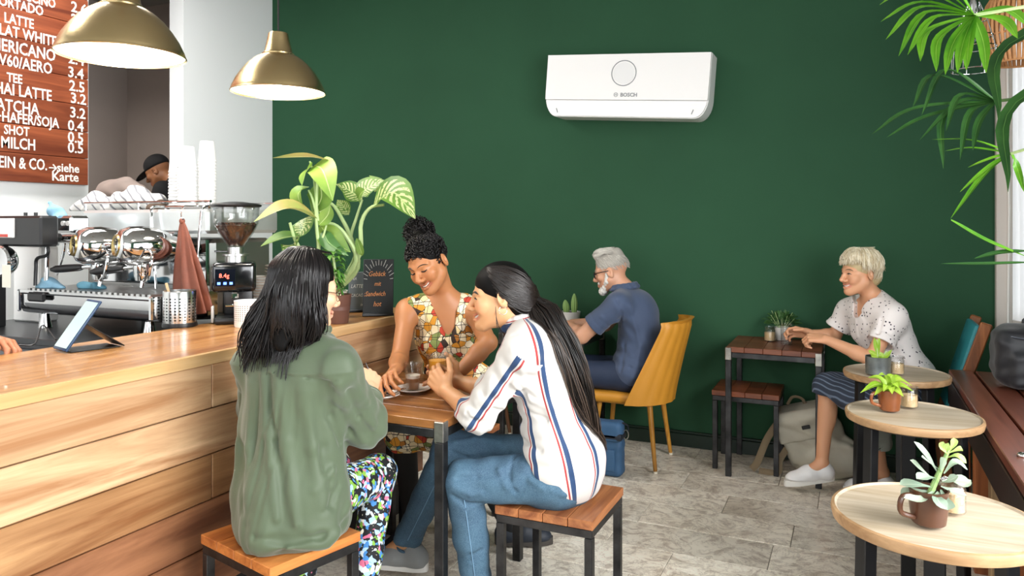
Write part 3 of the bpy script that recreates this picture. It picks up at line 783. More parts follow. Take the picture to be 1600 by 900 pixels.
MB().bb((p0[0], 2.42, .9357), (p1[0], 2.52, p1[2]), .008).build('carton', m_whiteplastic, bx_); MB().bb((p0[0] - .004, 2.416, p1[2] + .001), (p1[0] + .004, 2.524, p1[2] + .02), .006).build('lid', M('grey_lid', '#b9c2c4', .4), bx_)

def cloth_lump(name, label, pts, rs, mat, h=.006, group=None, amp=.008, fq=45, cat='cloth', floor=None):
    s = SDF(); s.chain(pts, rs, .03)
    s.fn(lambda q, d: d + amp * np.sin(q[:, 0] * fq + 3 * np.sin(q[:, 2] * fq * .6)) * np.sin(q[:, 1] * fq * .8 + q[:, 2] * fq * .7))
    if floor is not None: s.bx((pts[0][0], pts[0][1], floor - .5), (2, 2, .5), r=0, k=.004, sub=True)
    return tag(s.build(name, h, mat), label, cat, group)
cloth_lump('blue_cloth', 'light blue cloth draped over the chrome gauge box of the machine', [at_y(78, 318, EY + .12), at_y(85, 330, EY + .13), at_y(98, 337, EY + .14), at_y(78, 350, EY + .09)], [.012, .024, .02, .012], m_cloth_blue, .005)
cloth_lump('blue_cloth', 'light blue cloth crumpled on the drip tray under the left steam wand', [at_y(62, 449, EY + .06), at_y(76, 444, EY + .07), at_y(98, 450, EY + .08)], [.018, .028, .018], m_cloth_blue, .005, floor=zt + .006)
cloth_lump('blue_cloth', 'teal-blue cloth lying on the drip tray under the chrome groups', [at_y(130, 446, EY + .12), at_y(150, 449, EY + .12), at_y(162, 450, EY + .14)], [.02, .018, .014], M('teal_cloth', '#5f93a8', .85, bump=(60, .3)), .005, floor=zt + .006)
def towel_mat():
    t = NT('striped_towel'); v = t.coords()
    wv = t.n('ShaderNodeTexWave', bands_direction='DIAGONAL', i_Scale=9.0, i_Distortion=2.5, i_Detail=1.0); wv.inputs['Detail Scale'].default_value = 1.2; t.l(v, wv.inputs['Vector'])
    t.l(t.ramp(wv.outputs['Fac'], [(.86, lin('#eceae6')), (.93, lin('#8d8d92'))]), t.b.inputs['Base Color']); setp(t.b, rough=.9); return t.m
m_towel = towel_mat()
zT = 1.502
for nm, lab, pts, rs in (('white_towel', 'white grey-striped towel piled on the left of the machine top', [(120, 328), (150, 318), (180, 322)], [.03, .055, .045]),
                         ('white_towel', 'white grey-striped towel folded on the right of the machine top', [(185, 316), (215, 310), (243, 318)], [.05, .06, .05])):
    cloth_lump(nm, lab, [at_y(x, y, EY + .5) for x, y in pts], rs, m_towel, .007, 'striped towels on the coffee machine', .010, 38, 'towel', zT)
cloth_lump('brown_cloth', 'dark brown cloth lying on the machine top beside paper cups', [at_y(238, 326, EY + .38), at_y(250, 322, EY + .40)], [.028, .03], M('dark_brown_cloth', '#5b4a3d', .9, var=(20, .3)), .006, None, .006, 50, 'cloth', zT)
pb_ = cloth_lump('paper_bag', 'crumpled grey-brown paper bag lying behind the towels on the machine', [at_y(170, 302, EY + .66), at_y(195, 296, EY + .66), at_y(215, 300, EY + .66)], [.07, .065, .05], M('grey_brown_paper', '#8b7c74', .8), .007, None, .006, 40, 'bag', zT)

# cup rack with stacks of paper cups, hook, leather cloth ----------
RY0, RY1 = 2.60, 2.84; rz = 1.512
xa, xb = at_y(258, 322, RY0)[0] , at_y(340, 322, RY0)[0] - .01
rk = thing('chrome_rack', 'chrome wire rack carrying stacks of white paper cups', 'rack', ((xa + xb) / 2, 2.7, .935))
f = MB(); lp = [(xa, RY0, rz), (xb, RY0, rz), (xb, RY1, rz), (xa, RY1, rz), (xa, RY0, rz)]
f.tube(lp, .007, 8); MB_ = f.build('tray_rim', m_chrome, rk)
for k in range(7): MB().tube([(xa + (xb - xa) * (k + .5) / 7, RY0, rz), (xa + (xb - xa) * (k + .5) / 7, RY1, rz)], .003, 6).build('wire', m_chrome, rk)
for x, y in ((xa, RY0 + .005), (xb, RY0 + .005), (xa, RY1 - .005), (xb, RY1 - .005)): MB().cyl((x, y, 1.5005), (x, y, rz), .006, n=8).build('foot', m_chrome, rk)
for x, dx in ((xa, .05), (xb, -.03)): MB().tube(cr([(x, RY0, rz), (x, 2.53, rz - .004), (x + dx * .2, 2.515, rz - .06), (x + dx, 2.505, 1.126)], 16), .006, 8).build('brace', m_chrome, rk)
hk = at_y(288, 322, 2.462)
MB().tube([(hk[0], RY0, rz), (hk[0], 2.462, hk[2])], .004, 6).build('hook_arm', m_chrome, rk)
MB().tube(cr([hk, hk + v3(.004, -.02, -.02), hk + v3(-.004, -.012, -.05), hk + v3(.006, -.01, -.07), hk + v3(.012, -.02, -.055)], 14), .003, 6).build('hook', m_chrome, rk)
pc = thing('paper_cup', 'x', 'cup', (0, 0, 0), 0, 'paper cups stacked upside down on the rack')
pc['label'] = 'white paper cup nested upside down in the stacks on the chrome rack'
MB().lathe([(.0425, 0), (.0445, .002), (.0445, .006), (.042, .008), (.033, .100), (.031, .103), (.030, .098), (.0, .098)], n=28).build('cup_wall', m_cupwhite, pc)
first = True
xs_ = [at_y(270, 300, 2.72)[0], at_y(292, 300, 2.66)[0], at_y(309, 300, 2.72)[0] + .005]
for (x, y, ptop, wh) in ((xs_[0], 2.75, 238, 'shortest stack at the left'), (xs_[1] - .006, 2.665, 226, 'middle stack'), (xs_[2] + .03, 2.745, 220, 'tallest stack at the right')):
    zt_ = at_y(280, ptop, y)[2]; n = int((zt_ - rz - .11) / .0155) + 1
    for k in range(n):
        z = rz + .0075 + k * .0155
        if first: pc.location = (x, y, z); first = False; o = pc
        else: o = dup(pc, (x + rng.uniform(-.001, .001), y, z))
        o['group'] = 'paper cups in the ' + wh; o['label'] = ('topmost' if k == n - 1 else 'lowest' if k == 0 else 'nested') + ' white paper cup of the ' + wh + ' on the chrome rack'
# leather cloth hanging in pleats from the hook
V = []; nu = 60; nv = 16; top = hk + v3(.0, -.012, -.068)
for j in range(nv):
    t_ = j / (nv - 1); w = .012 + .088 * t_ ** .75; zc = top[2] - t_ * (top[2] - 1.035)
    cx = top[0] + .062 * t_
    for i in range(nu):
        a = 2 * math.pi * i / nu; rr = 1 + .28 * math.sin(a * 7 + .6 * math.sin(t_ * 4)) * min(1, t_ * 2)
        V.append((cx + w * rr * math.cos(a), top[1] - .0 + .30 * w * rr * math.sin(a) , zc + .012 * math.cos(a * 2) * t_))
lc = MB().grid(V, nu, nv, True); lc.ell(top, (.014, .012, .014)); o = lc.build('leather_apron', m_leather, sharp=None); tag(o, 'brown leather apron hanging in pleats from the hook on the rack', 'apron')

# coffee grinder ---------------------------------------------------
gp0 = v3(-2.532, 2.545, WZ)
gd = thing('coffee_grinder', 'black coffee grinder with a bean-filled clear hopper on the bar', 'coffee grinder', gp0)
RG = np.array([[CA, -SA, 0], [SA, CA, 0], [0, 0, 1]])          # square on to the camera bearing
RG = np.array([[math.cos(.75), -math.sin(.75), 0], [math.sin(.75), math.cos(.75), 0], [0, 0, 1]])
def gl(x, y, z): return gp0 + RG @ np.array([x, y, z])
MB().box(gl(.0, .02, .016), (.17, .24, .030), RG, .01, 2).build('base', m_black, gd)
MB().box(gl(.01, .07, .11), (.13, .11, .17), RG, .015, 2).build('column', m_black, gd)
hd_ = MB().box(gl(-.005, .02, .205), (.185, .215, .13), RG, .02, 3).build('motor_housing', M('gloss_black', '#0d0e11', .15, coat=.4), gd)
ds = MB().box(gl(-.04, -.0885, .205), (.085, .004, .075), RG, .002).build('display', M('display_glass', '#0b0c18', .1), hd_)
for k in range(3): MB().box(gl(-.066 + .025 * k, -.0912, .180), (.013, .0016, .011), RG, 0).build('lit_key', M('lit_blue_key', '#3f66ff', .5, emit=('#5f86ff', 2.5)), ds)
text('lettering', '8.4g', .026, gl(-.066, -.0912, .205), RG @ np.array([[1, 0, 0], [0, 0, -1], [0, 1, 0]], float), M('lit_red_digits', '#ff5a4a', .5, emit=('#ff6a55', 2)), ds, .0005)
MB().box(gl(.0, -.075, .125), (.03, .045, .03), RG, .006).build('spout', m_chrome, gd)
MB().tube([gl(-.035, -.05, .085), gl(-.035, -.115, .085), gl(.035, -.115, .085), gl(.035, -.05, .085)], .005, 8).build('fork', m_chrome, gd)
MB().lathe([(.046, 0), (.046, .03), (.058, .032), (.058, .04), (.034, .042), (.034, .07), (.0, .07)], gl(0, .02, .265), 32).build('collar', m_steel, gd)
MB().bar(gl(-.03, .02, .315), gl(-.09, .0, .318), .008).build('adjust_lever', m_black, gd)
hp = [(.034, .335), (.05, .36), (.078, .40), (.097, .44), (.100, .47), (.102, .515)]
MB().lathe(hp + [(.099, .515), (.097, .47), (.094, .44), (.075, .402), (.048, .363), (.031, .338)], gl(0, .02, 0), 40).build('hopper', m_clear, gd)
MB().lathe([(0, .515), (.104, .515), (.110, .519), (.112, .525), (.10, .531), (.03, .540), (0, .541)], gl(0, .02, 0), 40).build('hopper_lid', m_black, gd)
def bean_mat():
    t = NT('coffee_beans'); v = t.coords(); vo = t.n('ShaderNodeTexVoronoi', i_Scale=95.0); t.l(v, vo.inputs['Vector'])
    t.l(t.ramp(vo.outputs['Distance'], [(.1, lin('#5b3420')), (.6, lin('#2a150d'))]), t.b.inputs['Base Color']); setp(t.b, rough=.45); t.bump(vo.outputs['Distance'], -.8, .01); return t.m
m_bean = bean_mat()
bns = MB().lathe([(0, .342), (.028, .342), (.046, .365), (.072, .404), (.088, .433), (.086, .436), (0, .440)], gl(0, .02, 0), 32)
for k in range(130):
    a, r_ = rng.uniform(0, 6.28), .084 * math.sqrt(rng.random()); bns.ell(gl(0, .02, .440) + v3(r_ * math.cos(a), r_ * math.sin(a), rng.uniform(-.002, .004)), (.0065, .0045, .004), basis(nrm(v3(rng.random() - .5, rng.random() - .5, rng.random()))), 7, 5)
bns.build('coffee_beans', m_bean, gd)['kind'] = 'stuff'
MB().box(gl(-.095, -.02, .04), (.012, .05, .075), RG, .004).build('power_switch', m_whiteplastic, gd)

# small things along the bar ---------------------------------------
def perf_mat(name, col, metal, rough, nx, nz, hole, holecol, z0, z1):
    t = NT(name); uvn = t.n('ShaderNodeUVMap'); sp = t.n('ShaderNodeSeparateXYZ'); t.l(uvn.outputs[0], sp.inputs[0])
    u = t.math('FRACT', t.math('MULTIPLY', sp.outputs[0], nx)); w = t.math('FRACT', t.math('MULTIPLY', sp.outputs[1], nz))
    du = t.math('MULTIPLY', t.math('SUBTRACT', u, .5), 1.0); dw = t.math('SUBTRACT', w, .5)
    d = t.math('SQRT', t.math('ADD', t.math('MULTIPLY', du, du), t.math('MULTIPLY', dw, dw)))
    inside = t.math('LESS_THAN', d, hole)
    rng_ = t.math('MULTIPLY', t.math('GREATER_THAN', sp.outputs[1], z0), t.math('LESS_THAN', sp.outputs[1], z1)); msk = t.math('MULTIPLY', inside, rng_)
    t.l(t.mix(msk, lin(col), lin(holecol)), t.b.inputs['Base Color']); t.b.inputs['Roughness'].default_value = rough
    t.l(t.math('MULTIPLY', t.math('SUBTRACT', 1.0, msk), metal), t.b.inputs['Metallic']); return t.m
def uv_cyl(name, prof, c, n, mat, parent):
    V = []; uv = []; m = len(prof); z0, z1 = min(p[1] for p in prof), max(p[1] for p in prof)
    for i, (r, z) in enumerate(prof):
        for k in range(n + 1): a = 2 * math.pi * k / n; V.append((c[0] + r * math.cos(a), c[1] + r * math.sin(a), c[2] + z)); uv.append((k / n, (z - z0) / (z1 - z0)))
    Fc = [[i * (n + 1) + k, i * (n + 1) + k + 1, (i + 1) * (n + 1) + k + 1, (i + 1) * (n + 1) + k] for i in range(m - 1) for k in range(n)]
    return raw(name, V, Fc, mat, parent, True, 40, None, uv)
c = onbar(272, 511) + v3(0, .03, 0); c[2] = WZ
tu = thing('steel_cutlery_holder', 'perforated brushed steel cutlery holder standing on the bar', 'holder', c)
uv_cyl('wall', [(.066, .012), (.068, .03), (.068, .15), (.066, .154), (.064, .154), (.064, .02)], c, 64, perf_mat('perforated_steel', '#d0d0ce', 1.0, .22, 22, 11, .26, '#1a1a1a', .12, .80), tu)
MB().lathe([(0, 0), (.07, 0), (.071, .008), (.069, .018), (0, .018)], c, 48).build('base', m_black, tu)
sk = MB().bar(c + v3(-.02, .0, .02), c + v3(-.065, -.015, .185), .013, .004).build('wooden_stirrer', M('raw_wood', '#d2b48a', .7)); tag(sk, 'wooden stirrer leaning out of the steel cutlery holder', 'stirrer')
c = onbar(382, 511) + v3(0, .02, 0); c[2] = WZ
wp = thing('white_perforated_pot', 'white perforated metal pot on the bar behind the dark-haired person', 'pot', c)
uv_cyl('wall', [(.053, 0), (.0555, .006), (.0565, .106), (.058, .112), (.055, .113), (.054, .02)], c, 64, perf_mat('perforated_white_metal', '#eeeeec', 0, .4, 34, 13,   .25, '#6f6f6c', .2, .86), wp)
MB().lathe([(0, .002), (.053, .002), (.053, .012), (0, .012)], c, 40).build('base', m_whiteplastic, wp)
c = onbar(318, 497); c[2] = WZ + .008
mt = MB().box((c[0] + .02, c[1] + .02, WZ + .004), (.19, .13, .007), RG, .003).build('tamping_mat', M('black_rubber', '#1a1718', .7)); tag(mt, 'black rubber tamping mat beside the grinder on the bar', 'mat')
tp_ = thing('coffee_tamper', 'coffee tamper with brown wooden knob standing on the black mat', 'tamper', c)
MB().lathe([(0, .0005), (.029, .0005), (.029, .012), (.012, .018), (.010, .03), (0, .03)], c, 32).build('base', m_steel, tp_)
MB().lathe([(.010, .03), (.013, .05), (.012, .07), (.020, .085), (.022, .10), (.015, .112), (0, .115)], c, 24).build('knob', WOOD('tamper_wood', '#a86f40', '#6d4020', 'Z', 2), tp_)
sa = thing('saucer', 'white saucer with brown rim in the stacks beside the grinder', 'saucer', (0, 0, 0), 0, 'saucers stacked beside the grinder')
MB().lathe([(0, 0), (.035, 0), (.038, .003), (.060, .010), (.066, .013), (.0655, .0145), (.058, .0125), (.036, .006), (0, .005)], n=36).build('dish', m_porcelain, sa)
MB().lathe([(.0655, .0128), (.0672, .0136), (.0655, .0150)], n=36).build('rim', M('brown_rim_glaze', '#8a6f5a', .4), sa)
first = True
for (px, Y, ptop, wh) in ((408, 2.80, 431, 'lower stack'), (436, 2.86, 412, 'taller stack')):
    q = at_y(px, 430, Y); n = int((at_y(px, ptop, Y)[2] - WZ) / .0132)
    for k in range(n):
        l_ = (q[0] + rng.uniform(-.002, .002), Y + rng.uniform(-.002, .002), WZ + .0005 + k * .0132)
        if first: sa.location = l_; first = False; o = sa
        else: o = dup(sa, l_)
        o['group'] = 'saucers in the ' + wh; o['label'] = ('topmost' if k == n - 1 else 'lowest' if k == 0 else 'stacked') + ' white brown-rimmed saucer of the ' + wh + ' beside the grinder'
# tablet on its stand
T0, T1 = onbar(83, 547), onbar(106, 553.5)
hx = nrm(T1 - T0); hb = nrm(v3(hx[1], -hx[0], 0)); hb = hb if np.dot(hb, v3(CA, SA, 0)) > 0 else -hb
upv = nrm(hb * .115 + v3(0, 0, .165)); RTt = np.stack([hx, upv, np.cross(hx, upv)], 1); wT = .115; hT = .198
tb = thing('tablet', 'tablet with pale screen leaning on a black folding stand on the bar', 'tablet', T0)
cen = T0 + hx * wT / 2 + upv * (hT / 2 + .002) + v3(0, 0, .004)
sgn = 1 if np.dot(RTt[:, 2], v3(-CA, -SA, .3)) > 0 else -1
MB().box(cen, (wT, hT, .009), RTt, .0035, 2).build('case', M('dark_blue_case', '#17395c', .4), tb)
MB().box(cen + RTt[:, 2] * sgn * .0052, (wT - .012, hT - .018, .0012), RTt, .0004).build('screen', M('pale_screen', '#9fb6b4', .15, emit=('#a9c2c0', .35)), tb)
bt = cen + upv * .01 - RTt[:, 2] * sgn * .006; ft = cen + hb * .135; ft[2] = WZ + .003
R2 = np.stack([hx, nrm(ft - bt), np.cross(hx, nrm(ft - bt))], 1)
MB().box((bt + ft) / 2, (wT * .96, np.linalg.norm(ft - bt), .004), R2, .001).build('stand_flap', m_black, tb)
MB().box((T0 + hx * wT / 2 + ft) / 2 * v3(1, 1, 0) + v3(0, 0, WZ + .002), (wT, .16, .003), np.stack([hx, hb, v3(0, 0, 1)], 1), .001).build('stand_base', m_black, tb)
cb = MB().tube(cr([onbar(96, 536) + v3(-.03, 0, .01), onbar(80, 530) + v3(-.05, .0, .05), onbar(60, 541) + v3(-.02, 0, .008), onbar(38, 543) + v3(-.03, 0, .006)], 24), .003, 6).build('charging_cable', m_black); tag(cb, 'thin black charging cable beside the tablet on the bar', 'cable')

# ---------------------------------------------------------------- plants
def leaf_mat(name, c1, c2, rib, variegated=None):
    t = NT(name); uvn = t.n('ShaderNodeUVMap'); sp = t.n('ShaderNodeSeparateXYZ'); t.l(uvn.outputs[0], sp.inputs[0])
    u = t.math('ABSOLUTE', t.math('SUBTRACT', t.math('MULTIPLY', sp.outputs[0], 2), 1.0)); v = t.coords(rnd=True)
    col = t.ramp(t.noise(v, 6, 4), [(.3, lin(c1)), (.7, lin(c2))])
    if variegated:
        vein = t.math('FRACT', t.math('ADD', t.math('MULTIPLY', sp.outputs[1], 9), t.math('MULTIPLY', u, -2.2)))
        band = t.math('MULTIPLY', t.math('LESS_THAN', vein, .5), t.math('LESS_THAN', u, .78))
        spk = t.math('GREATER_THAN', t.noise(v, 60, 3), .42)
        col = t.mix(t.math('MULTIPLY', t.math('MULTIPLY', band, spk), .9), col, lin(variegated))
    col = t.mix(t.math('LESS_THAN', u, .045), col, lin(rib))
    t.l(col, t.b.inputs['Base Color']); setp(t.b, rough=.42)
    tr = t.n('ShaderNodeBsdfTranslucent'); t.l(col, tr.inputs['Color']); mx = t.n('ShaderNodeMixShader'); mx.inputs[0].default_value = .35
    t.l(t.b.outputs[0], mx.inputs[1]); t.l(tr.outputs[0], mx.inputs[2]); t.l(mx.outputs[0], t.t.nodes['Material Output'].inputs['Surface'])
    return t.m
OVATE = [(0, .02), (.08, .45), (.22, .86), (.4, 1.0), (.6, .88), (.8, .5), (.93, .18), (1, .01)]
STRAP = [(0, .35), (.15, .8), (.4, 1.0), (.7, .85), (.9, .4), (1, .02)]
SPOON = [(0, .12), (.25, .35), (.55, .9), (.75, 1.0), (.9, .7), (1, .05)]
def leaf(spine, width, nhint, mat, name='leaf', parent=None, prof=OVATE, fold=.25, nv=14, nu=7, wave=0.0, into=None):
    sp = cr(spine, nv); tg = np.gradient(sp, axis=0); V = []; uv = []; nh = nrm(nhint)
    px_, py_ = zip(*prof)
    for i in range(nv):
        t_ = nrm(tg[i]); sd = nrm(np.cross(t_, nh)); nn = np.cross(sd, t_); w = width / 2 * np.interp(i / (nv - 1), px_, py_)
        for k in range(nu):
            u = 2 * k / (nu - 1) - 1; V.append(sp[i] + sd * u * w + nn * (abs(u) * fold * w + wave * width * math.sin(i * 1.7 + k) * abs(u))); uv.append(((u + 1) / 2, i / (nv - 1)))
    Fc = [[i * nu + k, i * nu + k + 1, (i + 1) * nu + k + 1, (i + 1) * nu + k] for i in range(nv - 1) for k in range(nu - 1)]
    if into is not None:
        b = len(into[0]); into[0].extend(V); into[1].extend([[x + b for x in f_] for f_ in Fc]); into[2].extend(uv); return None
    return raw(name, V, Fc, mat, parent, True, None, None, uv)
m_dief = leaf_mat('dieffenbachia_leaf', '#4d7632', '#6f9840', '#bcd08c', '#d6dca0')
m_diefp = leaf_mat('plain_green_leaf', '#5d863a', '#92b04e', '#c2d490')
m_diefy = leaf_mat('yellowing_leaf', '#a98a5a', '#7fa050', '#dfe0b0')
m_stem = M('pale_green_stem', '#a9c084', .5)
m_soil = M('potting_soil', '#2c211a', .95, bump=(60, .6))
def potted(name, label, cat, c, prof, mat, soil_z, group=None):
    t = thing(name, label, cat, c, 0, group)
    MB().lathe(prof, c, 40).build('pot', mat, t)
    r = np.interp(soil_z, [p_[1] for p_ in prof[:6]], [p_[0] for p_ in prof[:6]])
    MB().lathe([(0, soil_z + .004), (r * .96, soil_z)], c, 28).build('soil', m_soil, t)
    return t
# big dieffenbachia in a hidden pot behind the green blouse
D0 = v3(-2.265, 2.675, WZ)
pd1 = potted('dieffenbachia', 'tall dieffenbachia with large pale green leaves on the bar, left stem', 'plant', D0, [(0, 0), (.055, 0), (.06, .01), (.075, .13), (.078, .135), (.072, .135), (.066, .05), (0, .05)], M('white_ceramic_pot', '#ecebe6', .35), .12)
def dl(px, py, dd): return at_d(px, py, dd)
dd = 3.36
def stem(parent, pts, r0, r1, n=16): MB().tube(cr(pts, n), np.linspace(r0, r1, n), 8).build('stem', m_stem, parent)
base1 = D0 + v3(0, 0, .12)
stem(pd1, [base1, dl(497, 400, dd), dl(494, 345, dd), dl(496, 270, dd)], .011, .006)
stem(pd1, [base1 + v3(-.02, 0, 0), dl(470, 400, dd - .05), dl(460, 372, dd - .08), dl(453, 348, dd - .1)], .010, .006)
stem(pd1, [dl(496, 340, dd), dl(488, 310, dd), dl(482, 297, dd)], .006, .004)
stem(pd1, [dl(497, 345, dd), dl(490, 275, dd + .02), dl(484, 252, dd)], .006, .004)
stem(pd1, [dl(497, 392, dd), dl(505, 370, dd), dl(510, 352, dd)], .006, .004)
tow = v3(.3, -1, .4)
leaf([dl(516, 251, dd - .03), dl(480, 245, dd), dl(425, 247, dd + .03)], .12, (0, 0.1, 1), m_diefy, parent=pd1, prof=OVATE, fold=.15)
leaf([dl(492, 258, dd), dl(505, 268, dd - .06), dl(520, 314, dd - .1)], .13, v3(.6, -.8, .3), m_diefp, parent=pd1)
leaf([dl(488, 258, dd), dl(478, 270, dd - .04), dl(472, 290, dd - .08)], .10, v3(-.6, -.8, .5), m_diefp, parent=pd1)
leaf([dl(483, 292, dd + .03), dl(466, 303, dd), dl(475, 332, dd)], .13, v3(-.5, -1, .2), m_diefp, parent=pd1)
leaf([dl(500, 285, dd + .05), dl(502, 310, dd + .04), dl(488, 335, dd + .02)], .13, v3(.3, -1, .2), m_diefp, parent=pd1)
leaf([dl(496, 342, dd - .05), dl(450, 326, dd - .12), dl(396, 347, dd - .18)], .17, v3(0, -.45, 1), m_diefy, parent=pd1, fold=.3)
leaf([dl(470, 368, dd - .04), dl(440, 372, dd - .08), dl(407, 385, dd - .12)], .11, v3(0, -.5, 1), m_diefp, parent=pd1)
leaf([dl(465, 378, dd - .05), dl(455, 384, dd - .1), dl(443, 402, dd - .12)], .12, v3(-.2, -1, .3), m_dief, parent=pd1)
leaf([dl(478, 340, dd + .05), dl(474, 356, dd), dl(462, 372, dd - .02)], .13, v3(0, -1, .4), m_dief, parent=pd1)
leaf([dl(498, 352, dd), dl(512, 336, dd), dl(516, 320, dd)], .07, v3(.3, -1, .2), m_diefp, parent=pd1)
# second dieffenbachia, arching stems to the right
D1 = v3(-2.245, 2.87, WZ)
pd2 = potted('dieffenbachia', 'dieffenbachia with arching stems and speckled cream-green leaves behind the brown pot', 'plant', D1, [(0, 0), (.05, 0), (.055, .01), (.066, .12), (.069, .125), (.063, .125), (.058, .05), (0, .05)], M('white_ceramic_pot', '#ecebe6', .35), .11)
b2 = D1 + v3(0, 0, .11); dd = 3.5
stem(pd2, [b2, dl(558, 420, dd), dl(551, 380, dd), dl(536, 345, dd), dl(517, 318, dd), dl(500, 332, dd)], .014, .006, 20)
stem(pd2, [b2 + v3(.01, 0, 0), dl(556, 400, dd - .02), dl(548, 372, dd), dl(557, 340, dd), dl(566, 312, dd)], .012, .005)
stem(pd2, [b2 + v3(.02, -.01, 0), dl(561, 400, dd - .04), dl(564, 350, dd - .06), dl(578, 325, dd - .08), dl(600, 320, dd - .1)], .013, .006)
stem(pd2, [b2 + v3(0, -.02, 0), dl(556, 410, dd - .06), dl(540, 368, dd - .1), dl(520, 350, dd - .1), dl(500, 352, dd - .1)], .013, .006)
leaf([dl(583, 322, dd - .06), dl(615, 301, dd - .14), dl(649, 342, dd - .2)], .17, v3(.15, -.75, .75), m_dief, parent=pd2, fold=.35)
leaf([dl(561, 306, dd), dl(575, 294, dd), dl(602, 282, dd - .02)], .12, v3(.2, -.8, .6), m_dief, parent=pd2)
leaf([dl(566, 312, dd + .03), dl(545, 297, dd + .02), dl(525, 288, dd)], .10, v3(-.2, -.8, .6), m_dief, parent=pd2)
leaf([dl(560, 312, dd - .03), dl(563, 304, dd - .06), dl(570, 296, dd - .1)], .08, v3(0, -1, .3), m_diefp, parent=pd2)
leaf([dl(545, 336, dd + .02), dl(535, 320, dd + .02), dl(527, 312, dd)], .08, v3(0, -1, .3), m_dief, parent=pd2)
leaf([dl(585, 300, dd + .08), dl(592, 288, dd + .08), dl(577, 274, dd + .1)], .06, v3(0, -.7, .7), m_diefp, parent=pd2)
leaf([dl(500, 352, dd - .1), dl(520, 376, dd - .14), dl(548, 394, dd - .16)], .11, v3(.2, -.8, .6), m_diefp, parent=pd2)
leaf([dl(505, 360, dd - .12), dl(515, 380, dd - .16), dl(545, 400, dd - .2)], .07, v3(.3, -.8, .3), leaf_mat('deep_green_leaf', '#3f6e3a', '#5a8a48', '#9ab880'), parent=pd2)
leaf([dl(557, 372, dd - .06), dl(564, 392, dd - .1), dl(566, 400, dd - .1)], .04, v3(0, -1, .3), m_diefp, parent=pd2)
# bushy plant in the brown pot
B0 = v3(-2.085, 2.70, WZ)
pb1 = potted('bushy_potted_plant', 'small bushy green plant in a tapered brown pot on the bar', 'plant', B0, [(0, 0), (.042, 0), (.045, .004), (.058, .125), (.0595, .128), (.055, .128), (.052, .06), (0, .06)], M('brown_ceramic', '#63443b', .45), .112)
acc = ([], [], [])
for k in range(150):
    a = rng.uniform(0, 6.28); zz = rng.uniform(.12, .33); r_ = .062 * math.sqrt(rng.random()) * (1 - .35 * abs(zz - .24) / .12)
    s0 = B0 + v3(r_ * math.cos(a) * .5 - .028, r_ * math.sin(a) * .5, zz); o_ = nrm(v3(math.cos(a), math.sin(a), rng.uniform(-.5, .6)))
    s1 = s0 + o_ * .026; s2 = s1 + o_ * .022 + v3(0, 0, -.018)
    leaf([s0, s1, s2], rng.uniform(.016, .024), v3(0, 0, 1) + .4 * o_, None, into=acc, nv=5, nu=3, fold=.25)
raw('foliage', acc[0], acc[1], leaf_mat('bush_leaf', '#3f7a30', '#7cb04f', '#8cc060'), pb1, True, None, None, acc[2])['kind'] = 'stuff'
MB().tube(cr([B0 + v3(0, 0, .11), B0 + v3(-.01, 0, .2), B0 + v3(-.028, 0, .3)], 8), .006, 6).build('stem', m_stem, pb1)
# chalkboards
m_board = M('chalkboard', '#1b2023', .6, var=(5, .2)); m_orangechalk = M('orange_chalk', '#e59a62', .8); m_whitechalk = M('white_chalk', '#e9e9e6', .8)
def board(label, pxl, pxr, ptop, C, lines, mat, chalk, sizes, tilt=.10, rays=False):
    c = v3(C[0], C[1], WZ); dpt = np.dot(c - CAMP, v3(-SA, CA, 0)); w = (pxr - pxl) * dpt / FOC; hh = at_d(600, ptop, dpt)[2] - WZ
    t = thing('chalkboard', label, 'chalkboard', c, 0)
    x = nrm(v3(CA, SA, 0) + .25 * v3(SA, -CA, 0) * -1); y = nrm(v3(0, 0, 1) + tilt * v3(-SA, CA, 0)); n = np.cross(x, y); R = np.stack([x, y, n], 1)
    MB().box(c + y * hh / 2, (w, hh, .012), R, .002).build('panel', mat, t)
    MB().box(c + y * .006 + n * .0, (w + .004, .012, .05), R, .002).build('foot', m_blackmetal, t)
    for (ln, fy, fs, fx) in lines: text('lettering', ln, fs * hh, c + x * (-w / 2 + fx * w) + y * hh * fy + n * .0064, R, chalk, t, .0005, .0002, .78, 'LEFT', .25)
    if rays:
        for k in range(15):
            a = math.pi * (k + .5) / 15; r0, r1 = .34, .44 + .1 * (k % 2)
            p_ = lambda r_: c + x * np.clip(r_ * math.cos(a), -.46, .46) * w * 1.1 + y * hh * np.clip(.62 + r_ * .8 * math.sin(a), 0, .985) + n * .0066
            MB().tube([p_(r0), p_(r1)], .0011, 5).build('lettering', m_whitechalk, t)
    return t
board('black chalkboard with orange handwriting and white rays on the bar', 571, 618, 405, (-2.075, 2.99), [('Gebäck', .70, .125, .16), ('mit', .53, .11, .36), (':Sandwich', .35, .12, .03), ('hot', .17, .125, .34)], m_board, m_orangechalk, 0, .1, True)
board('grey chalkboard with white handwriting half hidden behind the brown pot', 543, 577, 425, (-2.253, 3.085), [('TEA', .80, .10, .1), ('LATTE', .60, .13, .1), ('CACAO', .38, .11, .1), ('im', .15, .1, .55)], M('grey_chalkboard', '#6f777c', .5), m_whitechalk, 0)

